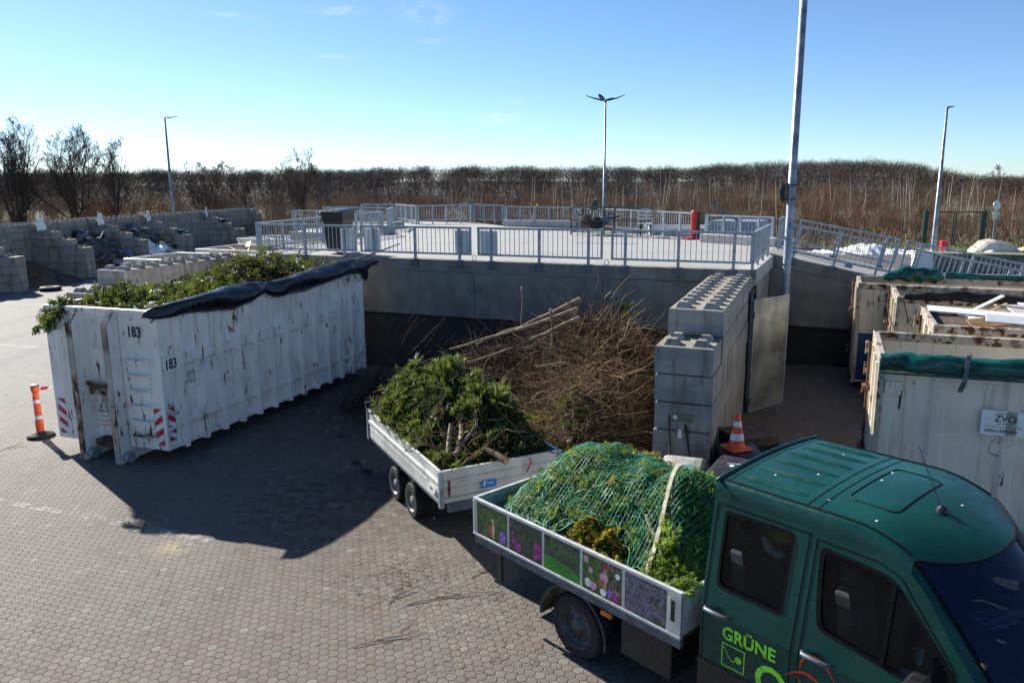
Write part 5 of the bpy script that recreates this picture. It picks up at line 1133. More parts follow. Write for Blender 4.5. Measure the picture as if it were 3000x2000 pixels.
for i, (x, y) in enumerate([(25.3, 42.9), (26.0, 42.6)]):
    q = MB(); q.lathe([(0, 0), (.42, 0), (.46, .5), (.3, .85), (.08, .95), (0, .95)], 9); o = q.build('white_sack', white_board, smooth=True); o.location = (x, y, 0); tag(o, ['full white sack in front of the ribbed container, left one', 'full white sack in front of the ribbed container, right one'][i], 'sack', 'white sacks')
for i, (x, y) in enumerate([(28.2, 42.2), (29.6, 41.9)]):
    yb = empty('black_bin', (x, y, 0), -.2, ['black bin with bright yellow lid, left of the pair', 'black bin with bright yellow lid, right of the pair'][i], 'bin', 'black bins with yellow lids')
    q = MB(); q.box(-.55, .55, -.4, .4, .08, .95); q.build('body', black_pl, yb, bevel=.04); q = MB(); q.prism([(-.6, .96), (.6, .96), (.5, 1.12), (-.5, 1.12)], -.45, .45, 'xz'); q.build('lid', yellow_m, yb, bevel=.02)
wl = empty('low_wall', (21.4, 41.6, 0), -.32, 'low concrete wall with mossy top and white end behind the ramp railings', 'wall')
q = MB(); q.box(0, 11, 0, .9, 0, .85); q.build('wall_body', conc_wall, wl, bevel=.02); q = MB(); q.box(.9, 11, -.06, .96, .86, .95); q.build('mossy_top', concrete('mossy_concrete', (.33, .32, .20), .3, moss=.8), wl); q = MB(); q.box(-.04, .86, -.03, .93, .0, 1.0); q.build('white_end', white_board, wl)

# orange barrier post with tape
bp = empty('barrier_post', (-9.23, 14.68, 0), 0, 'orange plastic barrier post on a black rubber foot beside the white container', 'barrier post')
q = MB(); q.lathe([(0, .0), (.24, 0), (.25, .03), (.20, .07), (.08, .10), (.07, .12), (0, .12)], 28); q.build('foot', black_rub, bp, smooth=True)
q = MB(); q.lathe([(.07, .10), (.075, .30), (.062, .34), (.06, .82), (.05, .86), (.055, .90), (.075, .94), (.078, 1.02), (.0, 1.02)], 20); q.build('post', orange, bp, smooth=False)
for z in (.38, .70): q = MB(); q.lathe([(.0625, z), (.0625, z + .055)], 20); q.lathe([(.0645, z - .012), (.0645, z)], 20); q.build('reflective_ring', white_refl, bp)
q = MB(); q.lathe([(.06, 1.02), (.08, 1.03), (.08, 1.05), (0, 1.055)], 18); q.build('cap', black_pl, bp)
q = MB(); Lt = 2.0; n = 9
for k in range(n): 
    a, b_ = k / n * Lt, (k + .55) / n * Lt; q.add([(a, .0, -.03 - .03 * math.sin(a / Lt * 3.1)), (b_, .0, -.03 - .03 * math.sin(b_ / Lt * 3.1)), (b_ + .05, .0, .03 - .03 * math.sin(b_ / Lt * 3.1)), (a + .05, 0, .03 - .03 * math.sin(a / Lt * 3.1))], [(0, 1, 2, 3)])
tp = empty('barrier_tape', (-9.16, 14.70, .97), .45, 'red and white barrier tape running from the orange post behind the container', 'tape')
q.build('red_bars', red_refl, tp)
q = MB(); q.add([(x, .003, s_ * .03 - .03 * math.sin(x / Lt * 3.1)) for x in np.linspace(.0, Lt, 12) for s_ in (-1, 1)], [(2 * k, 2 * k + 1, 2 * k + 3, 2 * k + 2) for k in range(11)]); q.build('white_band', white_refl, tp)

# open sheet metal door by the studded wall
dr = empty('sheet_metal_door', (4.96, 15.92, 0), math.atan2(.70, .96), 'open sheet metal door leaf beside the studded wall', 'door')
q = MB(); q.box(.03, 1.19, -.02, .02, .04, 2.42); q.build('door_leaf', sheet_m, dr)
q = MB(); q.box(.0, .03, -.03, .03, .03, 2.43); q.box(.03, 1.19, -.026, .026, .02, .05); q.box(1.165, 1.2, -.026, .026, .05, 2.42); q.build('leaf_edge', galv, dr)
q = MB(); q.cyl((1.1, -.02, 1.05), (1.1, -.07, 1.05), .012, n=8); q.bar((1.1, -.07, 1.05), (.98, -.07, 1.05), .022); q.build('handle', galv, dr)
for z in (.25, 2.1): q = MB(); q.cyl((-.0, -.04, z - .07), (0, -.04, z + .07), .02, n=8); q.build('hinge', galv_d, dr)
q = MB(); q.box(-.08, 1.15, -.0, .06, 2.45, 2.55); q.box(-.08, .0, .0, .07, 0, 2.45); q.box(1.15, 1.22, .0, .07, 0, 2.55)
o = q.build('door_frame', black_pl); o.location = (4.93, 15.97, 0); o.rotation_euler = (0, 0, ANG_U); tag(o, 'dark steel door frame set in the side of the studded wall', 'door frame')

# ------------------------------------------------------------ wheels
def wheel(par, loc, r, w_, rim_mat, holes=12, face=-1, name='wheel'):
    """axis along local y; face = side the rim looks to"""
    e = bpy.data.objects.new(name, None); col.objects.link(e); e.parent = par; e.location = loc; e.empty_display_size = .1
    q = MB(); q.lathe([(r * .66, -w_ / 2), (r * .93, -w_ / 2), (r * .985, -w_ * .42), (r, -w_ * .3), (r, w_ * .3), (r * .985, w_ * .42), (r * .93, w_ / 2), (r * .66, w_ / 2)], 40, 'y')
    for k in range(40):
        t = 2 * math.pi * k / 40; c_, s_ = math.cos(t), math.sin(t); 
        q.bar((c_ * r, -w_ * .36, s_ * r), (c_ * r, -w_ * .14, s_ * r), .02, .006, (c_, 0, s_)); q.bar((c_ * r, w_ * .36, s_ * r), (c_ * r, w_ * .14, s_ * r), .02, .006, (c_, 0, s_))
    q.build('tyre', black_rub, e, smooth=False)
    f = face; q = MB(); y = f * w_ / 2
    q.lathe([(r * .67, y * .98), (r * .655, y * 1.02), (r * .63, y * .92), (r * .60, y * .55), (r * .50, y * .35), (r * .40, y * .50), (r * .26, y * .55), (r * .24, y * .75), (0, y * .78)], 40, 'y'); q.build('rim', rim_mat, e, smooth=True)
    q = MB()
    for k in range(holes):
        t = 2 * math.pi * k / holes; q.lathe([(0, 0), (r * .045, 0), (r * .045, .004)], 8, 'y', (math.cos(t) * r * .52, y * .40 + f * .004, math.sin(t) * r * .52))
    for k in range(5):
        t = 2 * math.pi * k / 5; q.lathe([(0, 0), (r * .03, 0), (r * .03, .012)], 6, 'y', (math.cos(t) * r * .32, y * .57, math.sin(t) * r * .32))
    q.build('rim_holes', black_pl, e); return e

# ------------------------------------------------------------ trailer (local x forward to the van, y to the far side)
TA = Vector((-.95, 9.67, 0)); TANG = -1.101; TL, TW, TZ, TH = 3.2, 1.81, 1.13, .37
Tm = Matrix.Translation(TA) @ Matrix.Rotation(TANG, 4, 'Z')
rim_dull = plain('dusty_steel_rim', (.20, .185, .16), .6, .1, .25, 8)
t = empty('trailer', TA, TANG, 'white twin-axle flatbed trailer heaped with green cuttings and branches', 'trailer')
def drop_side(par, name, x0, x1, y, out, z0, z1, along='x'):
    """folding board of three extruded planks; out = -1/+1 direction of its outer face"""
    q = MB(); th = .025; h3 = (z1 - z0) / 3
    for k in range(3):
        a, b_ = z0 + k * h3 + .003, z0 + (k + 1) * h3 - .003; y0_, y1_ = sorted((y, y - out * th))
        q.box(*((x0, x1, y0_, y1_) if along == 'x' else (y0_, y1_, x0, x1)), a, b_)
    zz = z0 + h3 * 1.35; y0_, y1_ = sorted((y, y + out * .014))
    q.box(*((x0, x1, y0_, y1_) if along == 'x' else (y0_, y1_, x0, x1)), zz, zz + .055)
    y0_, y1_ = sorted((y + out * .006, y - out * .034)); q.box(*((x0, x1, y0_, y1_) if along == 'x' else (y0_, y1_, x0, x1)), z1 - .012, z1 + .012)
    return q.build(name, alu_w, par, bevel=.003)
drop_side(t, 'side_board', -TL + .05, -.05, 0, -1, TZ - TH, TZ); drop_side(t, 'side_board', -TL + .05, -.05, TW, 1, TZ - TH, TZ)
drop_side(t, 'front_board', .05, TW - .05, 0, 1, TZ - TH, TZ, 'y'); drop_side(t, 'tail_board', .05, TW - .05, -TL, -1, TZ - TH, TZ, 'y')
for x, y in ((-.0, 0), (-.0, TW), (-TL, 0), (-TL, TW)):
    q = MB(); q.box(x - .045, x + .02, y - .02, y + .045, TZ - TH - .13, TZ + .01) if y == 0 else q.box(x - .045, x + .02, y - .045, y + .02, TZ - TH - .13, TZ + .01); q.build('corner_post', galv, t, bevel=.006)
q = MB(); q.box(.022, .03, .10, .13, TZ - TH + .03, TZ - .12); q.build('board_lock', rust_m, t)
q = MB(); q.box(-TL, 0, .0, TW, TZ - TH - .07, TZ - TH - .008); q.build('bed_floor', alu_w, t)
q = MB(); q.box(-TL, .0, .01, .05, TZ - TH - .12, TZ - TH - .07); q.box(-TL + .1, -.1, .35, .43, TZ - TH - .2, TZ - TH - .07); q.box(-TL + .1, -.1, TW - .43, TW - .35, TZ - TH - .2, TZ - TH - .07); q.box(-.04, .03, .1, TW - .1, TZ - TH - .2, TZ - TH - .07)
q.bar((0, .5, .5), (1.3, TW / 2, .45), .08); q.bar((0, TW - .5, .5), (1.3, TW / 2, .45), .08); q.build('chassis', galv_d, t)
for x in (-1.27, -2.02): 
    for y, f_ in ((.10, -1), (TW - .10, 1)): wheel(t, (x, y, .262), .262, .155, rim_dull, 8, f_)
q = MB(); q.box(.031, .036, .58, .80, TZ - TH + .05, TZ - TH + .155); st = q.build('blue_sticker', blue_txt, t)
text('sticker_text', '✓ EBUS' if False else 'EURO', .035, white_board, st, frameM((.0375, .66, TZ - TH + .10), (0, 1, 0), (0, 0, 1)))
q = MB(); q.add([(.0375, .60, TZ - TH + .10), (.0375, .615, TZ - TH + .07), (.0375, .645, TZ - TH + .145), (.0375, .625, TZ - TH + .145)], [(0, 1, 2, 3)]); q.build('sticker_mark', white_board, st)
q = MB(); q.box(-.36, -.14, -.0285, -.026, TZ - TH + .02, TZ - TH + .11); pl_ = q.build('type_plate', white_board, t); text('plate_text', 'TPV', .07, black_txt, pl_, frameM((-.33, -.0295, TZ - TH + .04), (1, 0, 0), (0, 0, 1)), bold=.003)
q = MB(); q.box(-.06, -.03, .15, .45, TZ - TH - .075, TZ - TH - .02); q.build('front_reflector', red_txt, t)
q = MB(); q.tube([(-TL - .03, -.02, TZ), (-TL - .06, -.02, TZ + .13), (-TL - .03, .12, TZ + .15)], .012, 6); q.build('board_hook', galv, t)
q = MB(); q.tube([(.06, 1.25, TZ - .2), (.1, 1.3, TZ - .02), (.07, 1.28, TZ + .0)], .011, 6); q.build('lever', red_m, t)
for k in range(9):
    x = -.35 - k * .32; q = MB(); q.lathe([(0, 0), (.012, 0), (.012, .01)], 6, 'y', (x, -.012, TZ - .09)); 
# load
def tl(x, y):   # trailer load height
    return tl0(x, y) + .06 * np.sin(x * 5.1 + 1) * np.sin(y * 6.3) + .04 * np.sin(x * 11 + y * 7)
def tl0(x, y):
    e = np.clip(1 - ((x + 1.55) / 1.62) ** 4, 0, 1) * np.clip(1 - ((y - .9) / .92) ** 4, 0, 1)
    return TZ - .14 + e * (.10 + .62 * np.exp(-((x + 1.95) / .85) ** 2 - ((y - 1.0) / .7) ** 2) + .34 * np.exp(-((x + .9) / .6) ** 2 - ((y - 1.45) / .45) ** 2) + .40 * np.exp(-((x + 2.6) / .5) ** 2 - ((y - .55) / .4) ** 2))
ld = empty('garden_waste_load', TA, TANG, 'heap of fresh green conifer cuttings lying in the white trailer', 'garden waste')
heap_mesh('core', lambda X, Y: tl(X, Y) - .12 + .05 * np.sin(X * 9) * np.cos(Y * 11), -TL + .08, -.06, .05, TW - .05, 34, 24, mulch, ld)
def boxed(V, x0, x1, y0, y1, zt):
    lo = V[:, 2] < zt; V[lo, 0] = np.clip(V[lo, 0], x0, x1); V[lo, 1] = np.clip(V[lo, 1], y0, y1); return V
def cover(n, f, x0, x1, y0, y1, size, jit=.05, up=.6, lift=0.0, rgs=None, npair=7, wid=.16, out=0.):
    x = rng.uniform(x0, x1, n); y = rng.uniform(y0, y1, n); z = f(x, y) + rng.normal(lift, jit, n)
    e = .04; gx = (f(x + e, y) - f(x - e, y)) / (2 * e); gy = (f(x, y + e) - f(x, y - e)) / (2 * e)
    nr = unit(np.stack([-gx, -gy, np.ones(n)], 1)); d = unit(rng.normal(size=(n, 3)) * [1, 1, .5] + nr * up)
    return sprays(np.stack([x, y, z], 1), d, unit(nr + rng.normal(0, .5, (n, 3))), rng.uniform(.6, 1.3, n) * size, rng, npair, wid)
V, F, T = merge([cover(2300, tl, -TL + .12, -1.15, .08, TW - .08, .19, .06), cover(750, tl, -1.3, -.1, .08, TW - .08, .17, .05), cover(200, tl, -2.5, -.8, .9, 1.6, .30, .06, 1.2, .06), cover(90, tl, -TL + .05, -2.5, .1, .9, .30, .06, 1.2, .08), cover(60, lambda X, Y: tl(X, Y) + .16, -2.5, -2.2, .9, 1.2, .26, .08, .8, .06), cover(60, lambda X, Y: tl(X, Y) + .14, -2.9, -2.65, .5, .8, .26, .08, .8, .06)])
V = boxed(V, -TL + .04, -.05, .04, TW - .04, TZ + .02); o = npmesh('sprays', V, F, leaf_conifer, ld, T); o['kind'] = 'stuff'
n_ = 170; xx = rng.uniform(-1.4, -.2, n_); yy = rng.uniform(.2, 1.5, n_); z = tl(xx, yy) + .02
P = crooked(np.stack([xx, yy, z], 1), rng.normal(0, .6, (n_, 3)) + [-.3, .1, .35], rng.uniform(.3, .9, n_), 8, .22, rng, .06); V, F, T = tubes(P, rng.uniform(.006, .016, n_), .003, 5)
n_ = 330; xx = rng.uniform(-TL + .3, -.1, n_); yy = rng.uniform(.1, 1.7, n_); P = crooked(np.stack([xx, yy, tl(xx, yy) + .01], 1), rng.normal(0, .6, (n_, 3)) + [0, 0, .25], rng.uniform(.2, .6, n_), 7, .25, rng, .05); W = tubes(P, .006, .002, 3)
V, F, T = merge([(V, F, T), W]); V = boxed(V, -TL + .04, -.05, .04, TW - .04, TZ + .02); o = npmesh('twigs', V, F, tw_green, ld, T); o['kind'] = 'stuff'
def log(name, pts, r0, r1, label, mat=bark_l, cat='log', par=None, group=None):
    q = MB(); n = len(pts); rr = [r0 + (r1 - r0) * i / (n - 1) for i in range(n)]
    P = [Vector(p) for p in pts]; d = (P[0] - P[1]).normalized()
    root = empty(name, P[0], 0, label, cat, group); P = [p - P[0] for p in P]
    q.tube(P, rr, 9, cap=False); q.build('bark', mat, root, smooth=True)
    q = MB(); q.tube([P[0] + d * .002, P[0] - d * .01], [r0 * .9, r0 * .9], 9); q.build('cut_end', cut_wood, root); q = MB(); q.tube([P[-1] + d * .01, P[-1] - d * .003], [r1 * .9] * 2, 9); q.build('cut_end', cut_wood, root)
    return root
def tp_(x, y, z): return Tm @ Vector((x, y, z))
log('cut_log', [tp_(.10, .92, 1.17), tp_(-.15, .86, 1.20), tp_(-.35, .80, 1.21)], .052, .045, 'short cut log with a pale round end sticking out over the trailer front board', bark)
log('cut_log', [tp_(-.42, .42, 1.17), tp_(-.62, .55, 1.24), tp_(-.85, .68, 1.32), tp_(-1.1, .78, 1.42)], .05, .035, 'thick peeled branch with round cut end lying on the trailer load', bark_l)
log('cut_log', [tp_(-.45, .30, 1.12), tp_(-.66, .40, 1.30), tp_(-.86, .52, 1.47)], .035, .03, 'straight upright branch stub beside the peeled branch on the trailer', bark_l)
log('cut_log', [tp_(-.55, .55, 1.25), tp_(-.70, .85, 1.45), tp_(-.95, .95, 1.62), tp_(-1.25, .98, 1.72)], .025, .018, 'long bent pale branch rising through the trailer load', bark_l)
log('cut_log', [tp_(-1.75, .28, 1.22), tp_(-1.5, .42, 1.20), tp_(-1.3, .50, 1.15)], .06, .05, 'thick rough bark log near the side board of the trailer', bark)

# ------------------------------------------------------------ green van (local x forward, y to the far side)
GA = Vector((-.453, 8.365, 0)); GANG = -.846; BL_, BWD, BZ, BHH = 2.88, 2.10, 1.326, .40
g = empty('pickup_van', GA, GANG, 'dark green double-cab flatbed van with garden pictures on its drop side', 'van')
Gm = Matrix.Translation(GA) @ Matrix.Rotation(GANG, 4, 'Z')
z0 = BZ - BHH
q = MB(); q.box(.0, BL_, .0, .028, z0, BZ - .012); sb = q.build('side_board', alu_w, g)
q = MB(); q.box(.0, BL_, -.006, .034, BZ - .012, BZ + .018); q.box(0, BL_, -.010, .03, z0 - .03, z0 - .002); q.box(-.0, .035, -.008, .03, z0, BZ - .012); q.box(BL_ - .14, BL_, -.006, .03, z0, BZ - .012); q.build('board_frame', alu, g, bevel=.003)
q = MB(); q.box(BL_ - .105, BL_ - .065, -.014, -.006, z0 + .12, z0 + .32); q.build('board_latch', black_pl, g, bevel=.003)
q = MB(); q.box(0, BL_, BWD - .03, BWD, z0, BZ); q.build('side_board', alu, g)
q = MB(); q.box(.0, .028, .035, BWD - .035, z0, BZ); q.box(-.005, .033, .035, BWD - .035, BZ, BZ + .016); q.build('tail_board', alu, g)
q = MB(); q.box(BL_ - .03, BL_, .035, BWD - .035, z0, BZ); q.build('front_board', alu, g)
q = MB(); q.box(0, BL_, .03, BWD - .03, z0 - .04, z0 - .002); q.build('bed_floor', wood_d, g)
q = MB(); q.box(.02, BL_, .0, .05, z0 - .12, z0 - .03); q.build('under_rail', galv_d, g)
q = MB(); q.box(-.02, BL_ + 2.2, .55, .67, .42, z0 - .12); q.box(-.02, BL_ + 2.2, BWD - .67, BWD - .55, .42, z0 - .12); [q.box(x, x + .08, .1, BWD - .1, z0 - .2, z0 - .12) for x in (.1, .9, 1.9, 2.6)]; q.cyl((1.5, .3, .34), (1.5, BWD - .3, .34), .06); q.build('chassis', black_pl, g)
# printed garden pictures
def pic(mname, cols_, sc_, thr):
    m, nt, b, o = new_mat(mname); co = objc(nt); c = mixc(nt, ramp(nt, noise(nt, co, 16, 8, .75), .38, .62), cols_[0], tuple(min(1, x * 2.0) for x in cols_[1]))
    vo = N(nt, 'ShaderNodeTexVoronoi', i_Scale=sc_); L(nt, co, vo.inputs['Vector']); f = ramp(nt, noise(nt, co, 4, 3), thr, thr + .1)
    f = math_(nt, 'MULTIPLY', f, math_(nt, 'LESS_THAN', vo.outputs['Distance'], .42)); vc = N(nt, 'ShaderNodeSeparateColor'); L(nt, vo.outputs['Color'], vc.inputs[0])
    c = mixc(nt, f, c, mixc(nt, vc.outputs[0], cols_[2], cols_[3])); L(nt, c, b.inputs['Base Color']); b.inputs['Roughness'].default_value = .35; return m
pm = [pic('picture_shrubs', ((.012, .02, .01), (.05, .09, .03), (.06, .05, .12), (.09, .10, .12)), 45, .62), pic('picture_dark_bed', ((.012, .012, .016), (.03, .045, .03), (.10, .02, .12), (.05, .03, .06)), 40, .62),
      pic('picture_hedge', ((.012, .02, .014), (.04, .06, .04), (.06, .10, .05), (.09, .12, .10)), 60, .5), pic('picture_flowers', ((.01, .02, .008), (.04, .09, .02), (.45, .25, .38), (.35, .03, .12)), 34, .52), pic('picture_lavender', ((.015, .025, .012), (.05, .06, .04), (.16, .10, .34), (.36, .28, .55)), 75, .36)]
viol = plain('violet_print', (.30, .16, .55), .4, 0, .4, 40); mag = plain('magenta_print', (.38, .03, .26), .4, 0, .4, 40); lawn = plain('lawn_print', (.03, .22, .02), .4, 0, .25, 6); shrub = plain('shrub_print', (.05, .13, .03), .4, 0, .5, 40)
skin_p = plain('skin_print', (.50, .27, .18), .4); straw = plain('straw_print', (.55, .38, .20), .4); terr = plain('terracotta_print', (.30, .10, .06), .4); pinkp = plain('pink_print', (.60, .30, .42), .4, 0, .3, 50); whp = plain('white_print', (.8, .8, .78), .4); redp = plain('red_cap_print', (.45, .01, .04), .4)
xs_ = [.05, .60, 1.145, 1.685, 2.225, 2.74]
def blob(par, nm, mt, x, z, rx, rz, y=-.0045, n=14, wob=.12):
    q = MB(); q.add([(x + rx * math.cos(6.2832 * k / n) * (1 + wob * math.sin(k * 2.3)), y, z + rz * math.sin(6.2832 * k / n) * (1 + wob * math.cos(k * 3.1))) for k in range(n)], [tuple(range(n))]); return q.build(nm, mt, par)
zb, zt = z0 + .005, BZ - .02
for k in range(5):
    q = MB(); q.box(xs_[k] + .02, xs_[k + 1] - .02, -.0035, -.0005, zb, zt); p = q.build('garden_picture', pm[k], g); xa = xs_[k] + .02; W_ = xs_[k + 1] - xs_[k] - .04
    if k == 0:
        blob(p, 'printed_flowers', viol, xa + W_ * .86, zb + .09, .06, .075); blob(p, 'printed_figure', terr, xa + W_ * .46, zb + .10, .04, .075, wob=.02); blob(p, 'printed_figure', straw, xa + W_ * .56, zb + .12, .025, .10, -.0055, wob=.02); blob(p, 'printed_hat', straw, xa + W_ * .54, zb + .235, .032, .02, -.0062, wob=.02)
    if k == 1:
        for a_, b_, r_ in ((.12, .22, .02), (.15, .13, .035), (.28, .07, .05), (.90, .10, .045), (.88, .17, .05), (.80, .05, .03), (.05, .30, .015)): blob(p, 'printed_flowers', mag, xa + W_ * a_, zb + b_, r_, r_ * 1.1)
    if k == 2:
        q = MB(); q.add([(xa, -.0045, zb), (xa + W_, -.0045, zb), (xa + W_, -.0045, zb + .09), (xa + W_ * .5, -.0045, zb + .14), (xa, -.0045, zb + .17)], [(0, 1, 2, 3, 4)]); q.build('printed_lawn', lawn, p)
        for a_, b_, r_ in ((.60, .25, .062), (.87, .23, .055), (.25, .30, .05)): blob(p, 'printed_bush', shrub, xa + W_ * a_, zb + b_, r_, r_ * .95, wob=.04)
    if k == 3:
        for a_, b_, r_, mt in ((.10, .32, .035, pinkp), (.22, .22, .03, pinkp), (.30, .07, .045, pinkp), (.16, .08, .045, whp), (.55, .05, .04, whp), (.72, .07, .04, viol), (.85, .05, .05, mag), (.9, .28, .03, whp)): blob(p, 'printed_flowers', mt, xa + W_ * a_, zb + b_, r_, r_)
        blob(p, 'printed_blossom', yellow_m, xa + W_ * .16, zb + .08, .013, .013, -.0055)
        blob(p, 'printed_figure', pinkp, xa + W_ * .56, zb + .20, .055, .055, -.0052, wob=.05); blob(p, 'printed_figure', terr, xa + W_ * .50, zb + .14, .05, .04, -.0055, wob=.05); blob(p, 'printed_face', skin_p, xa + W_ * .60, zb + .285, .027, .034, -.0058, wob=.02); blob(p, 'printed_cap', redp, xa + W_ * .585, zb + .32, .033, .026, -.0062, wob=.04); blob(p, 'printed_arm', skin_p, xa + W_ * .60, zb + .12, .02, .05, -.0063, wob=.02)
# mudguard, wheels, boxes below the bed
q = MB(); arc = [(1.5 + .47 * math.cos(a), .36 + .45 * math.sin(a)) for a in np.linspace(-.15, math.pi + .05, 22)]; arc2 = [(1.5 + .44 * math.cos(a), .36 + .42 * math.sin(a)) for a in np.linspace(math.pi + .05, -.15, 22)]
q.prism(arc + arc2, .06, .46, 'xz'); q.build('mudguard', dark_pl, g)
dark_rim = plain('dark_steel_rim', (.06, .062, .068), .45, .3, .3, 8)
wheel(g, (1.5, .22, .345), .345, .21, dark_rim, 16, -1); wheel(g, (1.5, BWD - .22, .345), .345, .21, dark_rim, 16, 1); wheel(g, (4.95, .26, .345), .345, .21, dark_rim, 16, -1); wheel(g, (4.95, BWD - .26, .345), .345, .21, dark_rim, 16, 1)
q = MB(); q.box(2.12, 2.72, .10, .5, .36, .76); q.build('tool_box', black_pl, g, bevel=.02)
q = MB(); q.box(.34, .40, .06, .1, .42, .82); q.build('underrun_bar', gate_green, g); q = MB(); q.lathe([(0, -.02), (.04, -.02), (.04, .02), (0, .02)], 14, 'y', (.36, .05, .80)); q.build('side_lamp', red_m, g)
q = MB(); q.box(1.93, 2.06, .02, .05, .72, .77); q.build('amber_marker', plain('amber', (.65, .18, .02), .4), g)
q = MB(); q.box(-.05, .0, .35, 1.75, .45, .55); q.bar((-.02, 1.05, .5), (-.5, 1.05, .46), .07); q.build('tow_bar', black_pl, g)
# --- cab: side skins with window openings
CT = .07; CB = 2.03                                 # near and far side planes below the belt
def TY(z): return CT + max(0, z - 1.25) * .14
S0, ZK = 3.03, 1.25
def rr(x0, x1, z0_, z1_, r=.06, skew=0):
    pts = []
    for cx, cz, a0 in ((x1 - r, z1_ - r, 0), (x0 + r, z1_ - r, math.pi / 2), (x0 + r, z0_ + r, math.pi), (x1 - r, z0_ + r, 3 * math.pi / 2)):
        for k in range(5): a = a0 + math.pi / 2 * k / 4; pts.append((cx + r * math.cos(a), cz + r * math.sin(a)))
    return pts
def belt(x): return 1.50
rear_w = [(3.155, 1.60), (3.16, 1.50), (3.26, 1.495), (3.66, 1.49), (3.755, 1.49), (3.755, 1.60), (3.765, 2.03), (3.765, 2.15), (3.66, 2.15), (3.26, 2.14), (3.155, 2.14), (3.155, 2.03)]
front_w = [(4.03, 1.62), (4.06, 1.50), (4.18, 1.49), (4.70, 1.41), (4.86, 1.39), (5.02, 1.50), (4.97, 1.60), (4.80, 1.79), (4.62, 1.98), (4.53, 2.07), (4.40, 2.09), (4.12, 2.11), (4.00, 2.12), (4.00, 2.00)]
def chaikin(p, n=2):
    for _ in range(n): p = [tuple(np.array(a) * w_ + np.array(b) * (1 - w_)) for a, b in zip(p, p[1:] + p[:1]) for w_ in (.75, .25)]
    return p
rear_w, front_w = chaikin(rear_w), chaikin(front_w)
up_outline = [(S0, ZK), (5.55, ZK), (5.42, 1.33), (5.12, 1.60), (4.95, 1.79), (4.78, 2.02), (4.62, 2.17), (4.45, 2.21), (4.2, 2.23), (S0, 2.24)]
lo_outline = [(S0, .45), (4.52, .45), (4.54, .6), (4.66, .74), (4.82, .82), (5.08, .82), (5.25, .74), (5.38, .55), (5.4, .42), (5.95, .42), (6.0, .75), (5.95, 1.05), (5.55, ZK), (S0, ZK)]
for side_ in (0, 1):
    fy = (lambda z: TY(z)) if side_ == 0 else (lambda z: BWD - TY(z))
    q = MB(); q.sheet(up_outline, [rear_w[::-1], front_w[::-1]], lambda a, b: (a, fy(b), b)); q.sheet(lo_outline, [], lambda a, b: (a, fy(0), b)); sk = q.build('cab_side', van, g)
    for nm, pts in (('rear_side_window', rear_w), ('front_side_window', front_w)):
        q = MB(); q.add([(a, fy(b) + (.012 if side_ == 0 else -.012), b) for a, b in pts], [tuple(range(len(pts)))]); wn_ = q.build(nm, glass, g)
        cx = sum(p[0] for p in pts) / len(pts); cz = sum(p[1] for p in pts) / len(pts); q = MB(); n = len(pts); o_ = (-.004 if side_ == 0 else .004)
        out_ = [(cx + (a - cx) * 1.03, cz + (b - cz) * 1.03) for a, b in pts]; inn = [(cx + (a - cx) * .945, cz + (b - cz) * .94) for a, b in pts]
        q.add([(a, fy(b) + o_, b) for a, b in out_] + [(a, fy(b) + o_, b) for a, b in inn], [(k, (k + 1) % n, n + (k + 1) % n, n + k) for k in range(n)]); q.build('window_seal', seal, wn_)
    q = MB(); q.bar((4.54, fy(1.45) + o_ * 2, 1.45), (4.55, fy(2.04) + o_ * 2, 2.04), .03, .008, (0, 1, 0)); q.build('window_bar', seal, g)
    # door gaps, belt crease, sill cladding
    q = MB(); s_ = -1 if side_ == 0 else 1
    def line(p0, p1, w_=.007): q.bar((p0[0], fy(p0[1]) + s_ * .0015, p0[1]), (p1[0], fy(p1[1]) + s_ * .0015, p1[1]), w_, .003, (0, 1, 0))
    for a, b in (((3.86, .5), (3.86, 1.25)), ((3.86, 1.25), (3.89, 2.20)), ((3.055, .5), (3.055, 1.25)), ((3.055, 1.25), (3.07, 2.19)), ((3.07, 2.19), (3.89, 2.19)), ((3.93, 1.25), (3.95, 2.17)), ((3.93, .5), (3.93, 1.25)), ((3.95, 2.17), (4.42, 2.16)), ((4.42, 2.16), (4.58, 2.10)), ((4.58, 2.10), (4.99, 1.62)), ((4.99, 1.62), (5.05, 1.25)), ((5.05, 1.25), (5.0, .84))): line(a, b)
    q.build('door_gaps', seal, g)
    q = MB(); q.box(S0, 3.85, fy(0) - .012 if side_ == 0 else fy(0), fy(0) if side_ == 0 else fy(0) + .012, .45, .79); q.box(3.87, 4.5, fy(0) - .012 if side_ == 0 else fy(0), fy(0) if side_ == 0 else fy(0) + .012, .45, .79); q.build('sill_cladding', black_pl, g, bevel=.004)
    for x in (3.08, 3.96):
        q = MB(); q.tube([(x, fy(0) + s_ * .01, 1.285), (x + .02, fy(0) + s_ * .05, 1.29), (x + .22, fy(0) + s_ * .055, 1.285), (x + .25, fy(0) + s_ * .01, 1.28)], [.014, .02, .02, .014], 8); q.build('door_handle', dark_pl if False else galv_d, g, smooth=True)
        q = MB(); q.lathe([(0, 0), (.055, 0)], 18, 'y', (x + .12, fy(0) + s_ * .002, 1.27)); q.build('handle_recess', black_pl, g)
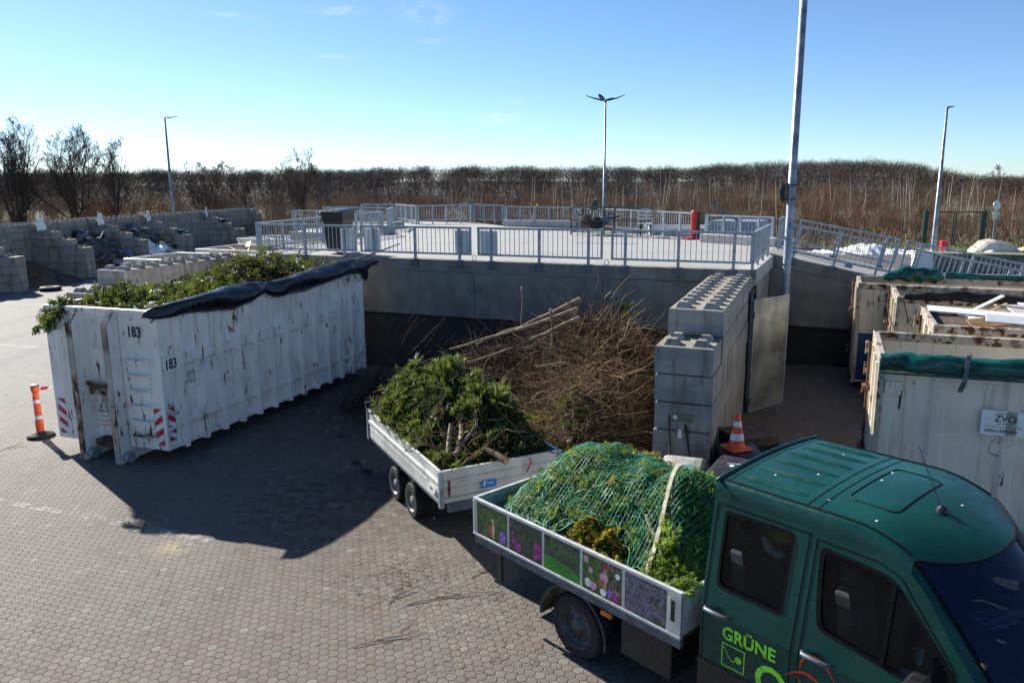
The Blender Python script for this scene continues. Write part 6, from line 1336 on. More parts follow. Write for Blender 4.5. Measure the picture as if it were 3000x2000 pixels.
# roof: gutter strips, roof panel, cant rails
def zr(s_, y):
    qn = (y - 1.05) / .80; k = max(0, s_ - 4.15)
    return 2.375 + .045 * (1 - qn * qn) - .30 * k * k * (1 + .9 * qn * qn)
def sf(y): qn = min(1, abs(y - 1.05) / .80); return 4.98 - .34 * qn ** 2.2
q = MB(); ny_, ns_ = 17, 22; vs = []
for i in range(ns_):
    for j in range(ny_):
        y = .26 + (1.84 - .26) * j / (ny_ - 1); s_ = S0 + (sf(y) - S0) * i / (ns_ - 1); vs.append((s_, y, zr(s_, y)))
q.add(vs, [(i * ny_ + j, i * ny_ + j + 1, (i + 1) * ny_ + j + 1, (i + 1) * ny_ + j) for i in range(ns_ - 1) for j in range(ny_ - 1)]); rf = q.build('roof', van, g, smooth=True)
def ztop(s_): return float(np.interp(s_, [S0, 4.2, 4.45, 4.64], [2.24, 2.23, 2.21, 2.16]))
for side_ in (0, 1):
    my = (lambda y: y) if side_ == 0 else (lambda y: BWD - y)
    q = MB(); vs = []; n = 22; kk = 6
    for i in range(n):
        s_ = S0 + (4.64 - S0) * i / (n - 1); za = ztop(s_); y0_ = TY(za); y1_ = .26; zb_ = zr(s_, .26)
        for j in range(kk):
            a = math.pi / 2 * j / (kk - 1); vs.append((s_, my(y0_ + (y1_ - y0_) * (1 - math.cos(a))), za + (zb_ - za) * math.sin(a)))
    q.add(vs, [(i * kk + j, i * kk + j + 1, (i + 1) * kk + j + 1, (i + 1) * kk + j) for i in range(n - 1) for j in range(kk - 1)]); q.build('roof_rail', van, g, smooth=True)
    q = MB(); q.tube([(S0 + .01 + (4.60 - S0) * i / 14, my(.262), zr(S0 + .01 + (4.60 - S0) * i / 14, .262) + .004) for i in range(15)], .008, 6); q.build('gutter', seal, rf)
for k in range(6):
    y = .42 + k * .252; q = MB(); vs = []; n = 12
    for i in range(n):
        s_ = 3.16 + .58 * i / (n - 1); e = min(1, min(i, n - 1 - i) / 1.5)
        for dy, dz in ((-.028, 0), (-.014, .011), (.014, .011), (.028, 0)): vs.append((s_, y + dy, zr(s_, y + dy) + .0025 + dz * 1.4 * e))
    q.add(vs, [(i * 4 + j, i * 4 + j + 1, (i + 1) * 4 + j + 1, (i + 1) * 4 + j) for i in range(n - 1) for j in range(3)]); q.build('roof_rib', van, rf, smooth=True)
q = MB()
for s_, w_ in ((3.81, .008), (3.90, .008), (3.115, .006)): q.tube([(s_, y, zr(s_, y) + .0) for y in np.linspace(.28, 1.82, 14)], w_ * .6, 5)
hp_ = rr(3.98, 4.36, .58, 1.48, .07); hq_ = []
for (a, b), (a2, b2) in zip(hp_, hp_[1:] + hp_[:1]): hq_ += [(a + (a2 - a) * t_ / 8, b + (b2 - b) * t_ / 8) for t_ in range(8)]
q.tube([(a, b, zr(a, b) + .001) for a, b in hq_ + hq_[:1]], .006, 5)
q.build('roof_seams', seal, rf)
q = MB(); q.tube([(S0 + .012, y, zr(S0, y) + .006) for y in np.linspace(.2, 1.9, 14)], .016, 8); q.build('roof_edge', van, rf, smooth=True)
q = MB(); q.tube([(sf(y) + .005, y, zr(sf(y), y) - .002) for y in np.linspace(.25, 1.85, 24)], .011, 6); q.build('windscreen_seal', seal, g)
an = MB(); an.lathe([(.05, 0), (.04, .025), (.015, .045), (0, .05)], 14, c=(4.55, .93, zr(4.55, .93))); an.tube([(4.53, .93, 2.42), (4.33, .95, 2.83)], [.004, .0025], 5); an.build('antenna', black_pl, rf)
# rear wall, bonnet, windscreen, interior
q = MB(); q.sheet([(CT, .45), (CB, .45), (CB, 1.25), (BWD - TY(2.24), 2.24), (1.84, 2.37), (.26, 2.37), (TY(2.24), 2.24), (CT, 1.25)], [rr(.55, 1.55, 1.5, 2.0)[::-1]], lambda a, b: (S0 + .002, a, b)); q.build('rear_wall', van, g)
q = MB(); q.add([(S0 + .012, a, b) for a, b in rr(.55, 1.55, 1.5, 2.0)], [tuple(range(20))]); q.build('rear_window', glass, g)
q = MB(); vs = []; n, mq = 15, 9
def wsb(y): qn = min(1, abs(y - 1.05) / .86); return 5.78 - .33 * qn ** 2.2
for j in range(mq):
    t_ = j / (mq - 1)
    for i in range(n):
        yt = .255 + 1.59 * i / (n - 1); yb_ = .16 + 1.78 * i / (n - 1); y = yt * (1 - t_) + yb_ * t_; s_ = sf(yt) * (1 - t_) + wsb(yb_) * t_ + .03 * math.sin(math.pi * t_); z = zr(sf(yt), yt) * (1 - t_) + 1.30 * t_
        vs.append((s_, y, z))
q.add(vs, [(j * n + i, j * n + i + 1, (j + 1) * n + i + 1, (j + 1) * n + i) for j in range(mq - 1) for i in range(n - 1)]); q.build('windscreen', glass_f, g, smooth=True)
for side_ in (0, 1):
    my = (lambda y: y) if side_ == 0 else (lambda y: BWD - y)
    q = MB(); A_ = [(4.62, .20, 2.17), (4.78, .18, 2.02), (4.95, .145, 1.79), (5.12, .12, 1.60), (5.42, .085, 1.33)]; B_ = [(4.645, .262, 2.20), (4.80, .25, 2.04), (4.99, .225, 1.82), (5.18, .195, 1.60), (5.47, .158, 1.31)]
    q.add([(a[0], my(TY(a[2])), a[2]) for a in A_] + [(b[0], my(b[1]), b[2]) for b in B_], [(k, k + 1, 5 + k + 1, 5 + k) for k in range(4)]); q.build('windscreen_pillar', van, g)
    q = MB(); q.tube([(b[0] + .005, my(b[1]), b[2] + .004) for b in B_], .009, 6); q.build('pillar_seal', seal, g)
q = MB(); n = 9; vs = []
for i in range(n):
    y = CT + (CB - CT) * i / (n - 1); qn = abs(y - 1.05) / .98; vs += [(wsb(y) - .02, y, 1.30 - .05 * qn ** 2), (5.95 - .1 * qn ** 2, y, 1.12 - .06 * qn ** 2), (6.05 - .12 * qn ** 3, y, .85), (6.08 - .12 * qn ** 3, y, .42)]
q.add(vs, [(i * 4 + k, i * 4 + k + 1, i * 4 + 5 + k, i * 4 + 4 + k) for i in range(n - 1) for k in range(3)]); q.build('bonnet', van, g, smooth=True)
int_m = plain('dark_interior', (.05, .052, .056), .8, 0, .3, 6)
q = MB(); q.box(S0 + .03, 5.3, CT + .06, CB - .06, .6, .66); q.build('cabin_floor', int_m, g)
q = MB(); vs = []; n = 13
for i in range(n):
    y = CT + .03 + (CB - CT - .06) * i / (n - 1); e_ = wsb(y) - .035; vs += [(4.50, y, .66), (4.52, y, 1.20), (4.60, y, 1.245), (e_, y, 1.262), (e_, y, .66)]
q.add(vs, [(i * 5 + k, i * 5 + k + 1, i * 5 + 6 + k, i * 5 + 5 + k) for i in range(n - 1) for k in range(4)]); q.build('dashboard', int_m, g)
for x in (3.35, 4.25):
    for y in (.35, .95, 1.4) if x < 4 else (.35, 1.15, 1.6):
        q = MB(); q.box(x, x + .45, y - .2, y + .2, .66, 1.08); q.prism([(x - .12, 1.85), (x - .0, 1.85), (x + .12, 1.06), (x - .02, 1.06)], y - .2, y + .2, 'xz'); q.box(x - .13, x - .03, y - .12, y + .12, 1.87, 2.02); q.build('seat', int_m, g, bevel=.03)
q = MB(); ring = [(4.42 + .05 * math.sin(a) , 1.45 + .18 * math.cos(a), 1.28 + .17 * math.sin(a)) for a in np.linspace(0, 6.283, 20)]; q.tube(ring, .014, 6); q.build('steering_wheel', black_pl, g)
# far mirror / near mirror
for side_ in (0, 1):
    my = (lambda y: y) if side_ == 0 else (lambda y: BWD - y)
    q = MB(); q.bar((4.98, my(.08), 1.38), (4.88, my(-.10), 1.42), .05); q.build('mirror_arm', black_pl, g)
    q = MB(); q.box(4.80, 4.94, *sorted((my(-.30), my(-.06))), 1.22, 1.62); q.build('wing_mirror', black_pl, g, bevel=.035)
# things on the dashboard and in the cab
def inside(name, label, cat, mat, mb, loc, rot=0):
    o = mb.build(name, mat); o.matrix_world = Gm @ Matrix.Translation(loc) @ Matrix.Rotation(rot, 4, 'Z'); tag(o, label, cat); return o
o = inside('newspaper', 'folded green and white newspaper lying on the dashboard behind the windscreen', 'newspaper', white_board, MB().box(-.16, .16, -.12, .12, 0, .008), (4.78, 1.68, 1.270), 1.2)
qg = MB(); qg.box(.02, .15, .0, .11, .0085, .0095); qg.build('green_block', lawn, o)
for i, s_ in enumerate(['Tipps', 'Garten', 'Markt heute']): text('headline', s_, .07 - i * .012, black_txt, o, frameM((-.14, .05 - i * .07, .0095), (1, 0, 0), (0, 1, 0)), bold=.002)
inside('water_bottle', 'clear plastic bottle lying beside the newspaper on the dashboard', 'bottle', alu_w, MB().tube([(-.1, 0, .03), (.06, 0, .03), (.1, 0, .03)], [.03, .03, .012], 10), (4.88, 1.88, 1.262), 1.0)
inside('paper_cup', 'white paper cup behind the front side window', 'cup', white_board, MB().lathe([(.03, 0), (.04, .11)], 14), (4.60, .62, 1.25))
inside('note_pad', 'white note pad lying on the dashboard near the side window', 'paper', white_board, MB().box(-.1, .1, -.06, .06, 0, .01), (4.66, .42, 1.255), .3)
o = inside('yellow_hard_hat', 'yellow safety helmet on the rear seat shelf of the van', 'helmet', yellow_m, MB().lathe([(.14, 0), (.13, .05), (.08, .12), (0, .14)], 14), (3.45, .62, 1.88))
inside('work_gloves', 'grey work gloves hanging inside the rear side window', 'gloves', grey_pl, MB().tube([(0, 0, 0), (.05, 0, -.08), (.12, .02, -.12), (.18, 0, -.10)], [.03, .04, .04, .02], 8), (3.45, .30, 1.98))
inside('straw_bundle', 'bundle of yellow straw behind the rear side window', 'straw', straw, (lambda m_: ([m_.tube([(0, 0, 0), (rng.normal(0, .06), rng.normal(0, .02), .3)], .004, 4) for _ in range(26)], m_)[1])(MB()), (3.28, .26, 1.35))
# lettering on the doors
def GT(nm, s_, size, x, z, mat, bold=.0, sx=1.): return text(nm, s_, size, mat, g, frameM((x, CT - .0025, z), (1, 0, 0), (0, 0, 1)), bold=bold, sx=sx)
GT('lettering', 'GRÜNE', .155, 3.25, 1.075, lime, .0035, .96); GT('lettering', 'OASE', .36, 3.565, .76, lime, .007)
q = MB(); a0, a1, b0, b1, w_ = 3.255, 3.475, .825, 1.035, .010; y_ = CT - .003
for (p, r_, s_, t_) in ((a0, a1, b1 - w_, b1), (a0, a1, b0, b0 + w_), (a0, a0 + w_, b0 + w_, b1 - w_), (a1 - w_, a1, b0 + w_, b1 - w_)): q.add([(p, y_, s_), (r_, y_, s_), (r_, y_, t_), (p, y_, t_)], [(0, 1, 2, 3)])
cu_ = [(a0 + .01 + (a1 - a0 - .07) * k / 16, (b0 + .125) + .052 * math.cos(k / 16 * 4.4 + .3)) for k in range(17)]
q.add([(a, y_, b + s_) for a, b in cu_ for s_ in (-.005, .005)], [(2 * k, 2 * k + 2, 2 * k + 3, 2 * k + 1) for k in range(16)])
q.add([(a1 - .06 + .032 * math.cos(k * .449), y_, b0 + .105 + .032 * math.sin(k * .449)) for k in range(14)], [tuple(range(14))]); q.build('logo_square', lime, g)
q = MB()
def ribbon_(pts, w0, w1):
    n = len(pts); vs = []
    for i, (a, b) in enumerate(pts):
        a2, b2 = pts[min(i + 1, n - 1)]; a1_, b1_ = pts[max(i - 1, 0)]; dx, dz = a2 - a1_, b2 - b1_; l = math.hypot(dx, dz); tt = i / (n - 1); w_ = (w0 + (w1 - w0) * math.sin(math.pi * tt)) / 2
        vs += [(a - dz / l * w_, CT - .0032, b + dx / l * w_), (a + dz / l * w_, CT - .0032, b - dx / l * w_)]
    q.add(vs, [(2 * k, 2 * k + 2, 2 * k + 3, 2 * k + 1) for k in range(n - 1)])
def bez(p0, p1, p2, p3, n=18): return [tuple((1 - t) ** 3 * np.array(p0) + 3 * (1 - t) ** 2 * t * np.array(p1) + 3 * (1 - t) * t * t * np.array(p2) + t ** 3 * np.array(p3)) for t in np.linspace(0, 1, n)]
ribbon_(bez((3.95, 1.13), (3.96, 1.34), (4.14, 1.30), (4.22, 1.16)), .004, .028); ribbon_(bez((4.22, 1.16), (4.30, 1.04), (4.36, 1.02), (4.44, 1.10)), .006, .03)
ribbon_(bez((3.84, 1.02), (3.98, 1.16), (4.06, 1.12), (4.18, 1.02)), .004, .022); ribbon_(bez((3.93, 1.06), (4.0, .92), (4.2, .86), (4.4, 1.04)), .004, .026); q.build('leaf_emblem', swoosh, g)
# bird droppings / specks on the roof
q = MB()
for (x, y) in ((3.35, .6), (3.6, .85), (3.5, 1.5), (4.3, .38), (4.02, 1.1), (4.0, 1.35), (4.6, 1.2), (3.9, .45)): q.lathe([(0, .003), (.009, .002), (.011, 0)], 7, c=(x, y, zr(x, y)))
q.build('bird_droppings', white_board, rf)

# van load, net and strap
def gl(x, y):
    e = np.clip(1 - np.abs((x - 1.46) / 1.44) ** 8, 0, 1) * np.clip(1 - np.abs((y - 1.05) / 1.02) ** 3.0, 0, 1)
    h = .28 + .52 * np.exp(-np.abs((x - 1.42) / 1.30) ** 5 - np.abs((y - 1.22) / .88) ** 2.6) + .05 * np.exp(-((x - 1.05) / .35) ** 2 - ((y - 1.3) / .5) ** 2) + .08 * np.exp(-((x - 2.15) / .3) ** 2 - ((y - 1.3) / .5) ** 2) - .05 * np.exp(-((x - 1.85) / .07) ** 2) + .03 * np.sin(x * 5.3 + 1) * np.sin(y * 4.7)
    return BZ - .30 + e * h + .012 * np.sin(x * 13 + y * 6) * e
gd = empty('garden_waste_load', GA, GANG, 'mound of green and yellow hedge cuttings on the van bed under the net', 'garden waste')
heap_mesh('core', lambda X, Y: gl(X, Y) - .06, .04, BL_ - .04, .05, BWD - .05, 44, 30, mulch, gd)
V, F, T = merge([cover(5200, gl, .08, BL_ - .06, .10, BWD - .1, .10, .018, .0, -.035, None, 6, .22), cover(260, gl, 2.3, BL_ - .0, .12, .5, .14, .03, .3, .02)])
V = boxed(V, .05, BL_ - .04, .05, BWD - .05, BZ + .03); W4 = cover(70, lambda X, Y: BZ + .0 + 0 * X, 2.66, 2.9, .04, .30, .085, .02, .1, .0); V, F, T = merge([(V, F, T), W4]); o = npmesh('sprays', V, F, leaf_truck, gd, T); o['kind'] = 'stuff'
ys = [cover(140, gl, 1.3, 1.95, .14, .42, .13, .03, .2, .0), cover(60, gl, 1.2, 1.7, 1.3, 1.7, .12, .02, .3, .0), cover(40, gl, .6, 1.5, .5, 1.0, .10, .02, .2, .0)]
V, F, T = merge(ys); o = npmesh('yellow_sprays', V, F, leaf_yellow, gd, T); o['kind'] = 'stuff'
n_ = 130; xx = rng.uniform(.3, BL_ - .15, n_); yy = rng.uniform(.2, 1.6, n_); P = crooked(np.stack([xx, yy, gl(xx, yy) + .0], 1), rng.normal(0, .7, (n_, 3)) * [1, 1, .25], rng.uniform(.15, .5, n_), 6, .18, rng, .0)
P[:, :, 2] = np.minimum(gl(P[:, :, 0], P[:, :, 1]) + .008, P[:, :, 2] + .01) ; V, F, T = tubes(P, .005, .002, 4); o = npmesh('twigs', V, F, tw_green, gd, T); o['kind'] = 'stuff'
def gp(x, y, dz=.02): return Gm @ Vector((x, y, float(gl(np.array(x), np.array(y))) + dz))
for (p, r0, r1, lb) in [([(2.62, .22), (2.3, .42), (2.0, .60)], .030, .022, 'pale cut branch under the net nearest the cab'), ([(2.55, .42), (2.25, .68), (2.05, .95)], .026, .018, 'second pale branch under the net, higher on the mound'),
                        ([(2.72, .13), (2.55, .24)], .022, .02, 'short stub poking out of the net by the side board'), ([(1.62, .95), (1.5, 1.15), (1.42, 1.4)], .013, .010, 'thin crooked twig under the middle of the net')]:
    log('cut_branch', [gp(a, b, .012) for a, b in p], r0, r1, lb, bark_l, 'branch')
def nh(x, y):   # net height: rides over the load, hangs down at the hem
    return gl(x, y) + .05 + .010 * np.sin(x * 31) * np.sin(y * 27) + .012 * np.sin(x * 14 + y * 9)
xa_, xb_ = .12, BL_ - .12
def hem(x): return .16 + .06 * np.sin(x * 3) + .30 * np.exp(-np.abs((x - 1.62) / .42) ** 4) + .025 * np.sin(x * 23) + .02 * np.sin(x * 41)
Pn = []; segs = []
cells = .044
gridx = np.arange(xa_, xb_, cells)
for i, x in enumerate(gridx):
    y = np.linspace(0, 1, 56) * (BWD - .10 - hem(x)) + hem(x); xx = x + .012 * np.sin(y * 7 + x * 3) + .03 * np.sin(y * 2.1); segs.append(np.stack([xx, y, np.maximum(nh(xx, y), BZ - .10)], 1))
A1 = np.stack(segs); segs = []
for j in range(42):
    f_ = j / 41; x = np.linspace(xa_, xb_, 56); y = hem(x) + f_ * (BWD - .10 - hem(x)); y = y + .010 * np.sin(x * 9 + j); xx = x + .012 * np.sin(y * 7 + x * 3) + .03 * np.sin(y * 2.1); segs.append(np.stack([xx, y, nh(xx, y)], 1))
A2 = np.stack(segs)
V, F, T = merge([tubes(A1, .0028, .0028, 3), tubes(A2, .0028, .0028, 3), tubes(A2[:1] + [0, -.004, .0], .008, .008, 5)])
net = npmesh('cargo_net', V, F, net_m, None, T); net.location = GA; net.rotation_euler = (0, 0, GANG); tag(net, 'green cargo net stretched over the load of the van', 'net')
q = MB(); n = 40; vs = []
for i in range(n):
    t_ = i / (n - 1); y = .10 + t_ * (BWD - .25); x = 2.36 - .52 * min(1, t_ * 1.3) + .02 * math.sin(t_ * 9); zz = float(nh(np.array(x), np.array(y))) + .02
    tw = .4 * math.sin(t_ * 5); vs += [(x - .024 * math.cos(tw), y, zz - .012 * math.sin(tw)), (x + .024 * math.cos(tw), y, zz + .012 * math.sin(tw))]
q.add(vs, [(2 * i, 2 * i + 1, 2 * i + 3, 2 * i + 2) for i in range(n - 1)]); o = q.build('lashing_strap', strap_m); o.location = GA; o.rotation_euler = (0, 0, GANG); tag(o, 'pale flat lashing strap running over the green net', 'strap')
so_ = o.modifiers.new('thick', 'SOLIDIFY'); so_.thickness = .004

# ------------------------------------------------------------ brush heap between trailer and platform
def bh(X, Y):
    wall = np.clip((2.168 + (Y - 11.58) * .405 - X) / .5, 0, 1); fr = np.clip((P1.y - .05 + (P1.x - X) * .405 - Y) / .7, 0, 1)
    z = .10 * np.sin(X * 3.1) * np.sin(Y * 2.7 + 1) + .07 * np.sin(X * 7 + Y * 3) + 2.0 * np.exp(-((X - 1.35) / 1.35) ** 2 - ((Y - 15.6) / 1.5) ** 2) + 1.15 * np.exp(-((X + .6) / 1.2) ** 2 - ((Y - 16.3) / 1.2) ** 2) + 1.35 * np.exp(-((X - 1.5) / .9) ** 2 - ((Y - 13.4) / 1.3) ** 2) + .5 * np.exp(-((X - .6) / 1.0) ** 2 - ((Y - 12.6) / .8) ** 2) + .9 * np.exp(-((X - 2.6) / .8) ** 2 - ((Y - 14.8) / 1.2) ** 2)
    return z * (wall * .85 + .15) * (fr * .9 + .1) - .05
bp_ = empty('brush_heap', (0, 0, 0), 0, 'big heap of brown brushwood between the trailer and the studded wall', 'brush heap')
heap_mesh('core', lambda X, Y: bh(X, Y) * .86 - .08 + .06 * np.sin(X * 7) * np.cos(Y * 6), -3.4, 4.0, 11.3, 19.0, 70, 70, mulch, bp_)
def twigs_on(n, x0, x1, y0, y1, ln, r0, r1, k=7, wob=.2, zup=.25, minz=.25, dirb=(0, 0, 0), sag=.04, sides=3):
    x = rng.uniform(x0, x1, n * 3); y = rng.uniform(y0, y1, n * 3); z = bh(x, y); ok = (z > minz) & (x < 2.168 + (y - 11.58) * .405 - .1) & (y < P1.y + (P1.x - x) * .405 - .15); x, y, z = x[ok][:n], y[ok][:n], z[ok][:n]; n = len(x)
    P = crooked(np.stack([x, y, z * rng.uniform(.85, 1.0, n)], 1), rng.normal(0, 1, (n, 3)) * [1, 1, .35] + [0, 0, zup] + np.array(dirb), rng.uniform(.5, 1.2, n) * ln, k, wob, rng, sag)
    lim = 2.168 + (P[:, :, 1] - 11.58) * .405 - .02; P[:, :, 0] = np.minimum(P[:, :, 0], lim)
    P[:, :, 2] = np.maximum(P[:, :, 2], .01)
    return tubes(P, r0, r1, sides)
V, F, T = twigs_on(80, -1.6, 2.6, 14.0, 17.0, 1.3, .011, .004, 8, .10, .3, .25, (-.5, -.1, 0)); o = npmesh('pale_branches', V, F, tw_tan, bp_, T); o['kind'] = 'stuff'
V, F, T = merge([twigs_on(5200, -2.8, 3.4, 14.0, 18.4, .75, .0055, .002, 7, .2, .2), twigs_on(700, -2.0, 3.4, 14.3, 17.8, 1.2, .010, .003, 8, .14, .35), twigs_on(1500, -3.2, .4, 14.8, 18.5, .9, .005, .002, 7, .16, .1, .1)])
o = npmesh('dark_brushwood', V, F, tw_dark, bp_, T); o['kind'] = 'stuff'
V, F, T = merge([twigs_on(3600, .0, 2.8, 11.6, 14.8, .6, .005, .002, 7, .24, .25), twigs_on(560, .1, 2.8, 12.0, 15.4, 1.1, .008, .003, 8, .13, .45), twigs_on(500, -.6, 1.5, 11.6, 13.3, .5, .004, .002, 6, .25, .2, .05)])
o = npmesh('dry_stalks', V, F, tw_tan, bp_, T); o['kind'] = 'stuff'
n_ = 900; x = rng.uniform(2.2, 3.7, n_); y = rng.uniform(14.3, 16.6, n_); x = np.minimum(x, 2.168 + (y - 11.58) * .405 - .15); z = np.maximum(bh(x, y) - .55, .3) + rng.normal(-.05, .2, n_)
V, F, T = sprays(np.stack([x, y, z], 1), rng.normal(size=(n_, 3)) + [0, 0, .9], rng.normal(size=(n_, 3)), rng.uniform(.12, .28, n_), rng, 6, .14)
n2 = 90; P2 = np.stack([2.45 + rng.normal(0, .09, n2), 16.9 + rng.normal(0, .08, n2), rng.uniform(1.1, 2.15, n2)], 1); W = sprays(P2, rng.normal(size=(n2, 3)) * .5 + [0, 0, 1], rng.normal(size=(n2, 3)), np.full(n2, .16), rng, 6, .14)
W2 = cover(170, lambda X, Y: bh(X, Y), .1, 1.2, 11.9, 13.0, .15, .05, .4)
V, F, T = merge([(V, F, T), W, W2]); o = npmesh('green_clippings', V, F, leaf_laurel, bp_, T); o['kind'] = 'stuff'
def W3(px, py, yy):
    d = pix(px, py); return Vector((0, 0, CAM['h'])) + d * (yy / d.y)
for (a, b, r0, r1, lb) in [((1700, 873, 14.6), (1395, 1005, 14.9), .035, .016, 'long pale pole lying across the brush heap, topmost of three'), ((1692, 903, 14.5), (1318, 1022, 14.7), .040, .018, 'long pale pole lying across the brush heap, middle of three with white cut end'),
                           ((1698, 930, 14.3), (1372, 1062, 14.5), .034, .014, 'long mossy pole lying across the brush heap, lowest of three')]:
    A_, B_ = W3(*a), W3(*b); n = 8; log('long_pole', [A_.lerp(B_, k / (n - 1)) + Vector((0, 0, -.04 * math.sin(math.pi * k / (n - 1)) + rng.normal(0, .012))) for k in range(n)], r0, r1, lb, bark_l, 'pole', group='pale poles on the brush heap')
for (pts, r0, lb) in [([(1528, 840, 15.4), (1532, 880, 15.4), (1526, 950, 15.3)], .022, 'greenish upright stub sticking out left of the poles'), ([(1612, 905, 14.2), (1618, 950, 14.2), (1616, 1015, 14.1)], .025, 'dark upright stick in front of the poles'),
                      ([(1845, 935, 13.6), (1830, 985, 13.6), (1800, 1020, 13.6)], .010, 'pale curved stalk arching at the right of the heap'), ([(1570, 1075, 13.6), (1620, 1066, 13.6), (1668, 1060, 13.6)], .018, 'whitish stick lying in the lower middle of the heap'),
                      ([(1515, 1020, 14.2), (1545, 1016, 14.2), (1572, 1012, 14.2)], .012, 'short greenish stick lying in the left of the heap'), ([(1790, 855, 15.2), (1775, 868, 15.2), (1768, 880, 15.2)], .016, 'short mossy stub poking out at the top of the heap')]:
    log('loose_stick', [W3(*p) for p in pts], r0, r0 * .6, lb, bark_l, 'stick', group='single sticks on the brush heap')
# faint bundle of bare branches in the shade beside the big container
n_ = 90; P = crooked(np.stack([rng.normal(-3.3, .3, n_), rng.normal(16.2, .4, n_), np.abs(rng.normal(.1, .1, n_))], 1), rng.normal(0, .25, (n_, 3)) + [.62, .45, .52], rng.uniform(1.2, 3.0, n_), 9, .07, rng); V, F, T = tubes(P, .010, .002, 3)
tag(npmesh('shaded_branches', V, F, tw_dark, None, T), 'thin bare branches leaning in the shade beside the long white container', 'branches', kind='stuff')

# ------------------------------------------------------------ load of the big container
Cm = Matrix.Translation(CC) @ Matrix.Rotation(ANG_C, 4, 'Z')
def cl_(x, y):
    return 2.52 + .10 * np.sin(x * 1.7) + .30 * np.clip((x - .8) / 4, 0, 1) * np.exp(-((y - 1.35) / 1.0) ** 2) + .12 * np.exp(-((x - 1.3) / .5) ** 2 - ((y - 1.7) / .5) ** 2) + .12 * np.exp(-((x - 4.0) / 1.2) ** 2 - ((y - 1.6) / .6) ** 2)
cw = empty('garden_waste_load', CC, ANG_C, 'evergreen cuttings filling the long white container up to the rim', 'garden waste')
heap_mesh('core', lambda X, Y: cl_(X, Y) - .10 + .04 * np.sin(X * 8) * np.cos(Y * 9), .1, CL - .08, .1, CW - .1, 50, 26, mulch, cw)
V, F, T = merge([cover(6200, cl_, .12, CL - .1, .12, CW - .12, .17, .07, .5), cover(500, cl_, .8, CL - .3, .6, CW - .2, .26, .08, 1.1, .06)])
V = boxed(V, .16, CL - .08, .1, CW - .1, CZ1 + .03); o = npmesh('sprays', V, F, leaf_laurel, cw, T); o['kind'] = 'stuff'
n_ = 420; x = rng.normal(4.6, 1.1, n_); y = rng.uniform(.3, 1.5, n_); x = np.clip(x, 1.5, CL - .4); P = crooked(np.stack([x, y, cl_(x, y) + .05], 1), rng.normal(0, .35, (n_, 3)) + [-.8, -.2, .12], rng.uniform(.4, 1.3, n_), 7, .09, rng, .02); V, F, T = tubes(P, .007, .002, 4)
n_ = 200; x = rng.uniform(.3, CL - .4, n_); y = rng.uniform(.3, 2.2, n_); P = crooked(np.stack([x, y, cl_(x, y) + .02], 1), rng.normal(0, .6, (n_, 3)) + [0, 0, .3], rng.uniform(.2, .6, n_), 6, .2, rng, .02); V, F, T = merge([(V, F, T), tubes(P, .006, .002, 3)])
o = npmesh('twigs', V, F, tw_green, cw, T); o['kind'] = 'stuff'
def cp(x, y, z): return Cm @ Vector((x, y, z))
log('cut_branch', [cp(6.5, .25, 2.80), cp(6.9, .10, 2.98), cp(7.3, -.25, 3.12), cp(7.75, -.6, 3.28)], .028, .014, 'bare forked branch poking out over the far end of the black tarpaulin', bark_l, 'branch')
log('cut_branch', [cp(1.0, 2.15, 2.95), cp(.7, 1.9, 2.72), cp(.35, 1.55, 2.50)], .022, .03, 'dark slanting branch in the front of the container load', bark, 'branch')
log('cut_branch', [cp(3.1, 2.0, 2.95), cp(2.6, 2.05, 2.85), cp(2.0, 1.95, 2.70)], .014, .02, 'thin dark branch resting against the studded wall top', bark, 'branch')
# spray hanging over the front left corner
hg = empty('hanging_spray', cp(0, CW, 2.7), ANG_C, 'leafy evergreen spray hanging over the left front corner of the white container', 'branch')
st = crooked(np.tile([[.25, -.5, .0]], (9, 1)) + rng.normal(0, .06, (9, 3)), np.stack([rng.normal(-.5, .3, 9), rng.normal(.9, .5, 9), rng.uniform(.1, .6, 9)], 1), rng.uniform(.45, .85, 9), 9, .10, rng, .22)
V, F, T = tubes(st, .008, .002, 4); npmesh('stem', V, F, tw_green, hg, T)
pp = st[:, 2:, :].reshape(-1, 3); pp = np.repeat(pp, 7, 0) + rng.normal(0, .03, (len(pp) * 7, 3)); V, F, T = sprays(pp, rng.normal(0, .7, pp.shape) + [-.3, .3, -.5], rng.normal(size=pp.shape), np.full(len(pp), .13), rng, 4, .22); o = npmesh('leaves', V, F, leaf_laurel, hg, T)

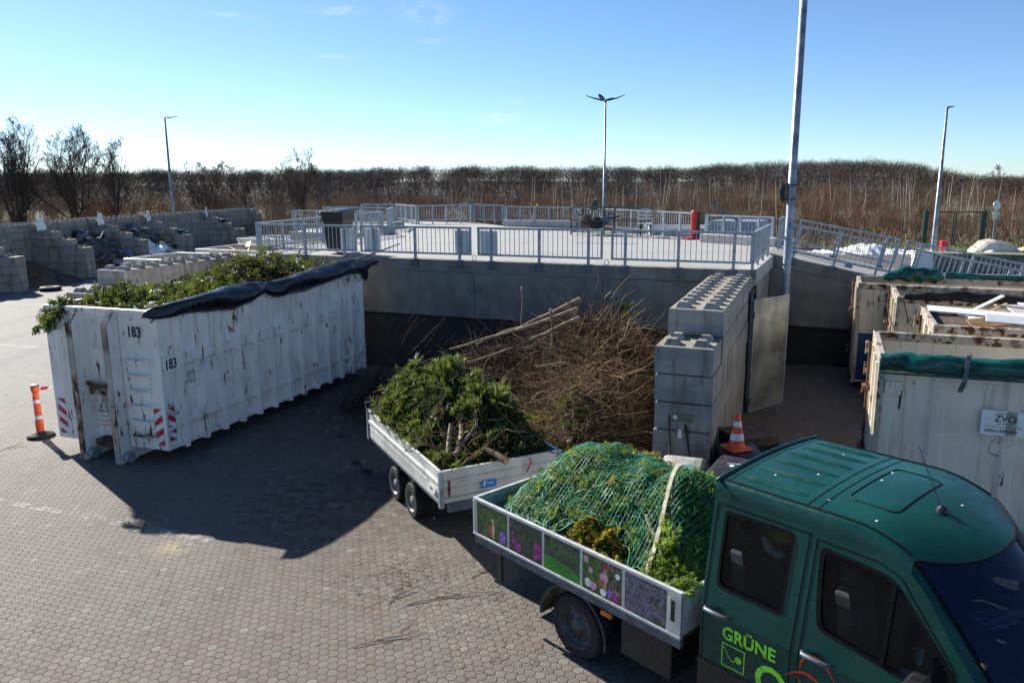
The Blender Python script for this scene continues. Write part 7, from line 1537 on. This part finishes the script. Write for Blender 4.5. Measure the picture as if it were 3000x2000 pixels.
# ------------------------------------------------------------ litter on the paving
for (px, py, l, a, lb, n) in [(1150, 1860, .9, .55, 'thickest twig lying on the paving left of the van wheel', 3), (1170, 1740, .5, 1.2, 'small forked twig on the paving above the thick one', 3), (1330, 1735, 1.2, .5, 'long thin twig lying on the paving beside the van shadow', 2), (1420, 1670, .5, .9, 'short twig half in the shadow of the van bed', 2), (40, 1310, .5, 1.0, 'small twig lying on the paving at the left edge', 2)]:
    d = pix(px, py); p = Vector((0, 0, CAM['h'])) + d * (-CAM['h'] / d.z); r = empty('fallen_twig', (p.x, p.y, .012), a, lb, 'twig', 'twigs lying on the paving')
    P = crooked(np.tile([[-l / 2, 0, 0.]], (n, 1)) + np.array([[i * l * .3, 0, 0] for i in range(n)]), np.array([[1, .0 + .5 * i * (-1) ** i, .02] for i in range(n)]), np.array([l * (1 - .35 * i) for i in range(n)]), 8, .10, rng); P[:, :, 2] = np.abs(P[:, :, 2]) * .3; V, F, T = tubes(P, .0055, .002, 5); npmesh('stem', V, F, tw_green, r, T)
n_ = 1500; cx = np.concatenate([rng.normal(-1.4, .55, n_ // 2), rng.normal(-.2, .4, n_ // 4), rng.normal(-3, 1.5, n_ - n_ // 2 - n_ // 4)]); cy = np.concatenate([rng.normal(8.9, .45, n_ // 2), rng.normal(7.6, .7, n_ // 4), rng.normal(11.3, 1.3, n_ - n_ // 2 - n_ // 4)])
P = crooked(np.stack([cx, cy, np.full(n_, .006)], 1), rng.normal(0, 1, (n_, 3)) * [1, 1, .08], rng.uniform(.02, .10, n_), 3, .3, rng); P[:, :, 2] = np.clip(P[:, :, 2], .004, .03); V, F, T = ribbons(P, .0028, .0015)
tag(npmesh('plant_litter', V, F, tw_green, None, T), 'scattered brown leaf and twig litter on the paving', 'litter', kind='stuff')
n_ = 260; cx = rng.uniform(-10, 3, n_); cy = rng.uniform(5.2, 16, n_); V, F, T = sprays(np.stack([cx, cy, np.full(n_, .008)], 1), rng.normal(size=(n_, 3)) * [1, 1, .02], np.tile([0, 0, 1.], (n_, 1)) + rng.normal(0, .1, (n_, 3)), np.full(n_, .03), rng, 1, .5); V[:, 2] = np.clip(V[:, 2], .004, .03)
tag(npmesh('pale_chips', V, F, strap_m, None, T), 'tiny pale chips strewn over the paving', 'litter', kind='stuff')
bpy.context.view_layer.update()
